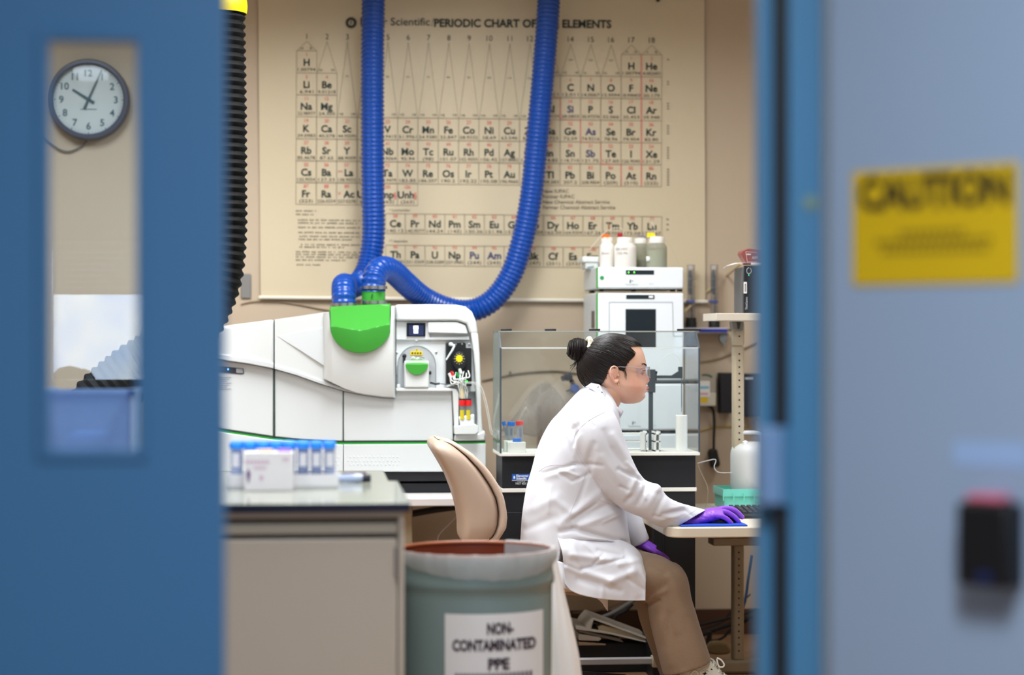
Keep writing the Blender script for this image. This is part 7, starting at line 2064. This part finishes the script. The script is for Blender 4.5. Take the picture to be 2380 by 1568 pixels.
# ---------------------------------------------------------------- gloves
M_glove = mat('glove_purple', (142, 80, 218), .42, var=.05, vscale=40, bump=.12, bscale=160)
def finger(mb, pts, r):
    pp = spline(pts, 5); q = [W(a, b_, Y) for a, b_, Y in pp]
    rs = [r*(1.0-.26*k/(len(q)-1)) for k in range(len(q))]
    mb.tube(q, rs, 14); mb.ell(q[-1], rs[-1], rs[-1], rs[-1], 12, 8); mb.ell(q[0], r, r, r, 12, 8)
YG = 7.475
g = MB()
pp = spline([(1586, 1212, YG-.010, .026, .026), (1606, 1210, YG-.005, .028, .0185), (1626, 1204.5, YG, .034, .0205), (1645, 1198, YG+.002, .040, .0240), (1662, 1193.5, YG+.004, .043, .0235), (1677, 1191.5, YG+.004, .041, .0175)], 7)
g.tube([W(a, b_, Y) for a, b_, Y, r1, r2 in pp], [(r1, r2) for *_, r1, r2 in pp], 24)
finger(g, [(1660, 1197, YG-.032), (1676, 1199, YG-.036), (1690, 1206, YG-.037), (1700, 1216.5, YG-.036)], .0108)
finger(g, [(1662, 1190, YG-.011), (1684, 1189, YG-.014), (1703, 1198, YG-.014), (1717, 1211.5, YG-.012)], .0112)
finger(g, [(1662, 1187, YG+.012), (1687, 1181, YG+.013), (1709, 1187, YG+.014), (1725, 1201, YG+.016)], .0114)
finger(g, [(1660, 1188, YG+.032), (1682, 1181, YG+.037), (1703, 1183, YG+.040), (1720, 1195, YG+.042)], .0110)
finger(g, [(1632, 1204, YG+.030), (1648, 1206, YG+.050), (1664, 1210, YG+.056), (1680, 1213, YG+.052)], .0112)
gme = remesh(g, .0024, smooth=3)
GF = [(1612, 1196, 1640, 1204, 2.2, -.0018), (1640, 1186, 1652, 1204, 2.2, -.0016), (1600, 1214, 1626, 1216, 2, .0014), (1622, 1190, 1630, 1212, 2.2, .0014), (1655, 1190, 1662, 1204, 2, -.0014), (1604, 1204, 1618, 1218, 2, -.0016)]
nrm = [v.normal.copy() for v in gme.vertices]
for v, n in zip(gme.vertices, nrm):
    px, py = unW(v.co); h = mnoise.noise(v.co*60)*.0008
    for x0, y0, x1, y1, w, a in GF:
        dx, dy = x1-x0, y1-y0; t = min(1, max(0, ((px-x0)*dx+(py-y0)*dy)/(dx*dx+dy*dy)))
        d2 = (px-x0-t*dx)**2+(py-y0-t*dy)**2
        if d2 < 9*w*w and n.y < .5: h += a*math.exp(-d2/(w*w))
    v.co += n*h
mesh_obj('glove', gme, M_glove, pe_)
g = MB(); YG2 = YQ+.135
pp = spline([(1482, 1258, YG2, .026, .024), (1495, 1264, YG2, .028, .022), (1508, 1271, YG2-.005, .034, .020), (1522, 1278, YG2-.008, .037, .018)], 6)
g.tube([W(a, b_, Y) for a, b_, Y, r1, r2 in pp], [(r1, r2) for *_, r1, r2 in pp], 22)
for k, dy in enumerate((-.03, -.010, .010, .030)):
    finger(g, [(1518, 1278, YG2-.008+dy), (1532, 1284+abs(k-1.5), YG2-.008+dy*1.1), (1544, 1291+abs(k-1.5), YG2-.006+dy*1.1), (1553, 1299+abs(k-1.5), YG2-.004+dy*1.1)], .0096)
finger(g, [(1500, 1270, YG2-.03), (1510, 1276, YG2-.052), (1522, 1283, YG2-.058)], .0105)
gme = remesh(g, .0026, smooth=3)
mesh_obj('glove', gme, M_glove, pe_)

# ---------------------------------------------------------------- canvas shoes
M_canvas = mat('canvas_cream', (208, 208, 196), .8, var=.05, bump=.25, bscale=500)
M_rub = mat('shoe_rubber', (228, 226, 218), .5)
def shoe(Yc, dx, near):
    sx = lambda x: W(x+dx, 1600, Yc).x
    s_ = thing if False else None
    z = lambda y: W(1600, y, Yc).z
    xh, xt = sx(1572), sx(1588) + .275
    b = MB(); prof = []
    n = 26; rings = []
    for k in range(n+1):
        u = k/n; x = xh + (xt-xh)*u
        w = .036 + .012*math.sin(PI*min(1, u*1.25)) + .004*math.exp(-((u-.7)/.2)**2)
        w *= math.sqrt(max(.02, 1-max(0, (u-.86)/.14)**2))*math.sqrt(max(.05, 1-max(0, (.06-u)/.06)**2))
        h = lerp_tab([(0, .165), (.12, .178), (.30, .182), (.40, .150), (.52, .105), (.68, .075), (.85, .056), (1, .032)], u)[0]
        ring = []
        for q in range(24):
            a = 2*PI*q/24; c, s = math.cos(a), math.sin(a)
            zz = .022 + (h-.022)*(.5-.5*math.copysign(abs(c)**.7, c)) ; ww = w*math.copysign(abs(s)**.6, s)*(1-.18*max(0, (zz-.05)/.13))
            ring.append(Vector((x, Yc+ww, zz)))
        rings.append(ring)
    b.rings(rings); up = b.build('shoe', M_canvas, pe_, angle=60, fix=True)
    b = MB(); pts = []
    for k in range(40):
        a = 2*PI*k/40; c, s = math.cos(a), math.sin(a)
        pts.append(((xh+xt)/2 + .142*math.copysign(abs(c)**.75, c), Yc + (.046+.006*c)*math.copysign(abs(s)**.8, s)))
    b.prismz(pts, 0.0, .032); b.build('sole', M_rub, up, bevel=.004)
    b = MB(); c = Vector((sx(1626), Yc-.040, .120))
    b.lathe([(.019, 0), (.019, .001)], c, 28, 'y'); pt = b.build('ankle_patch', M_rub, up)
    b = MB(); star = []
    for k in range(10):
        a = PI/2 + 2*PI*k/10; r = .0105 if k % 2 == 0 else .0042; star.append((c.x+r*math.cos(a), c.z+r*math.sin(a)))
    b.prism(star, c.y-.0018, c.y-.001)
    for k in range(26):
        a = 2*PI*k/26
        if .6 < (a % (2*PI)) < 2.5 or 3.6 < a < 5.8: b.obox(c + Vector((.0145*math.cos(a)-.0007, -.0018, .0145*math.sin(a)-.0013)), Vector((.0014, 0, 0)), Vector((0, .0006, 0)), Vector((0, 0, .0026)))
    b.build('star_mark', mat('star_black', (26, 28, 32), .6), pt)
    for k in range(5):
        f = k/4; x = xh + .095 + .075*f; zz = .172 - .085*f
        b = MB(); b.tube([Vector((x, Yc-.034, zz-.006)), Vector((x+.006, Yc-.012, zz+.006)), Vector((x+.007, Yc+.012, zz+.007)), Vector((x, Yc+.034, zz-.006))], .003, 8); b.build('lace', M_rub, up)
        b = MB(); b.lathe([(.0036, 0), (.0036, .001)], Vector((x-.008, Yc-.0385, zz-.016)), 12, 'y'); b.build('eyelet', M_black, up)
    c = Vector((sx(1662), Yc-.02, W(1662, 1537, Yc).z))
    b = MB(); b.tube(spline([tuple(c+Vector((-.010, 0, .016))), tuple(c+Vector((.004, -.004, .010))), tuple(c+Vector((.015, -.006, -.006))), tuple(c+Vector((.010, -.006, -.015))), tuple(c+Vector((-.004, -.004, -.012))), tuple(c+Vector((-.010, 0, .012)))], 5), .0030, 8); b.build('lace_loop', M_rub, up)
    c = Vector((sx(1600), Yc-.036, W(1600, 1562, Yc).z))
    b = MB(); b.tube(spline([tuple(c+Vector((-.012, 0, -.004))), tuple(c+Vector((0, -.006, .012))), tuple(c+Vector((.012, -.004, .006))), tuple(c+Vector((.016, 0, -.012)))], 5), .0030, 8); b.build('lace_loop', M_rub, up)
    return up
shoe(YQ-.105, 8, True)
shoe(YQ+.10, -10, False)
for o in bpy.data.objects:
    if '_o' in o: del o['_o']
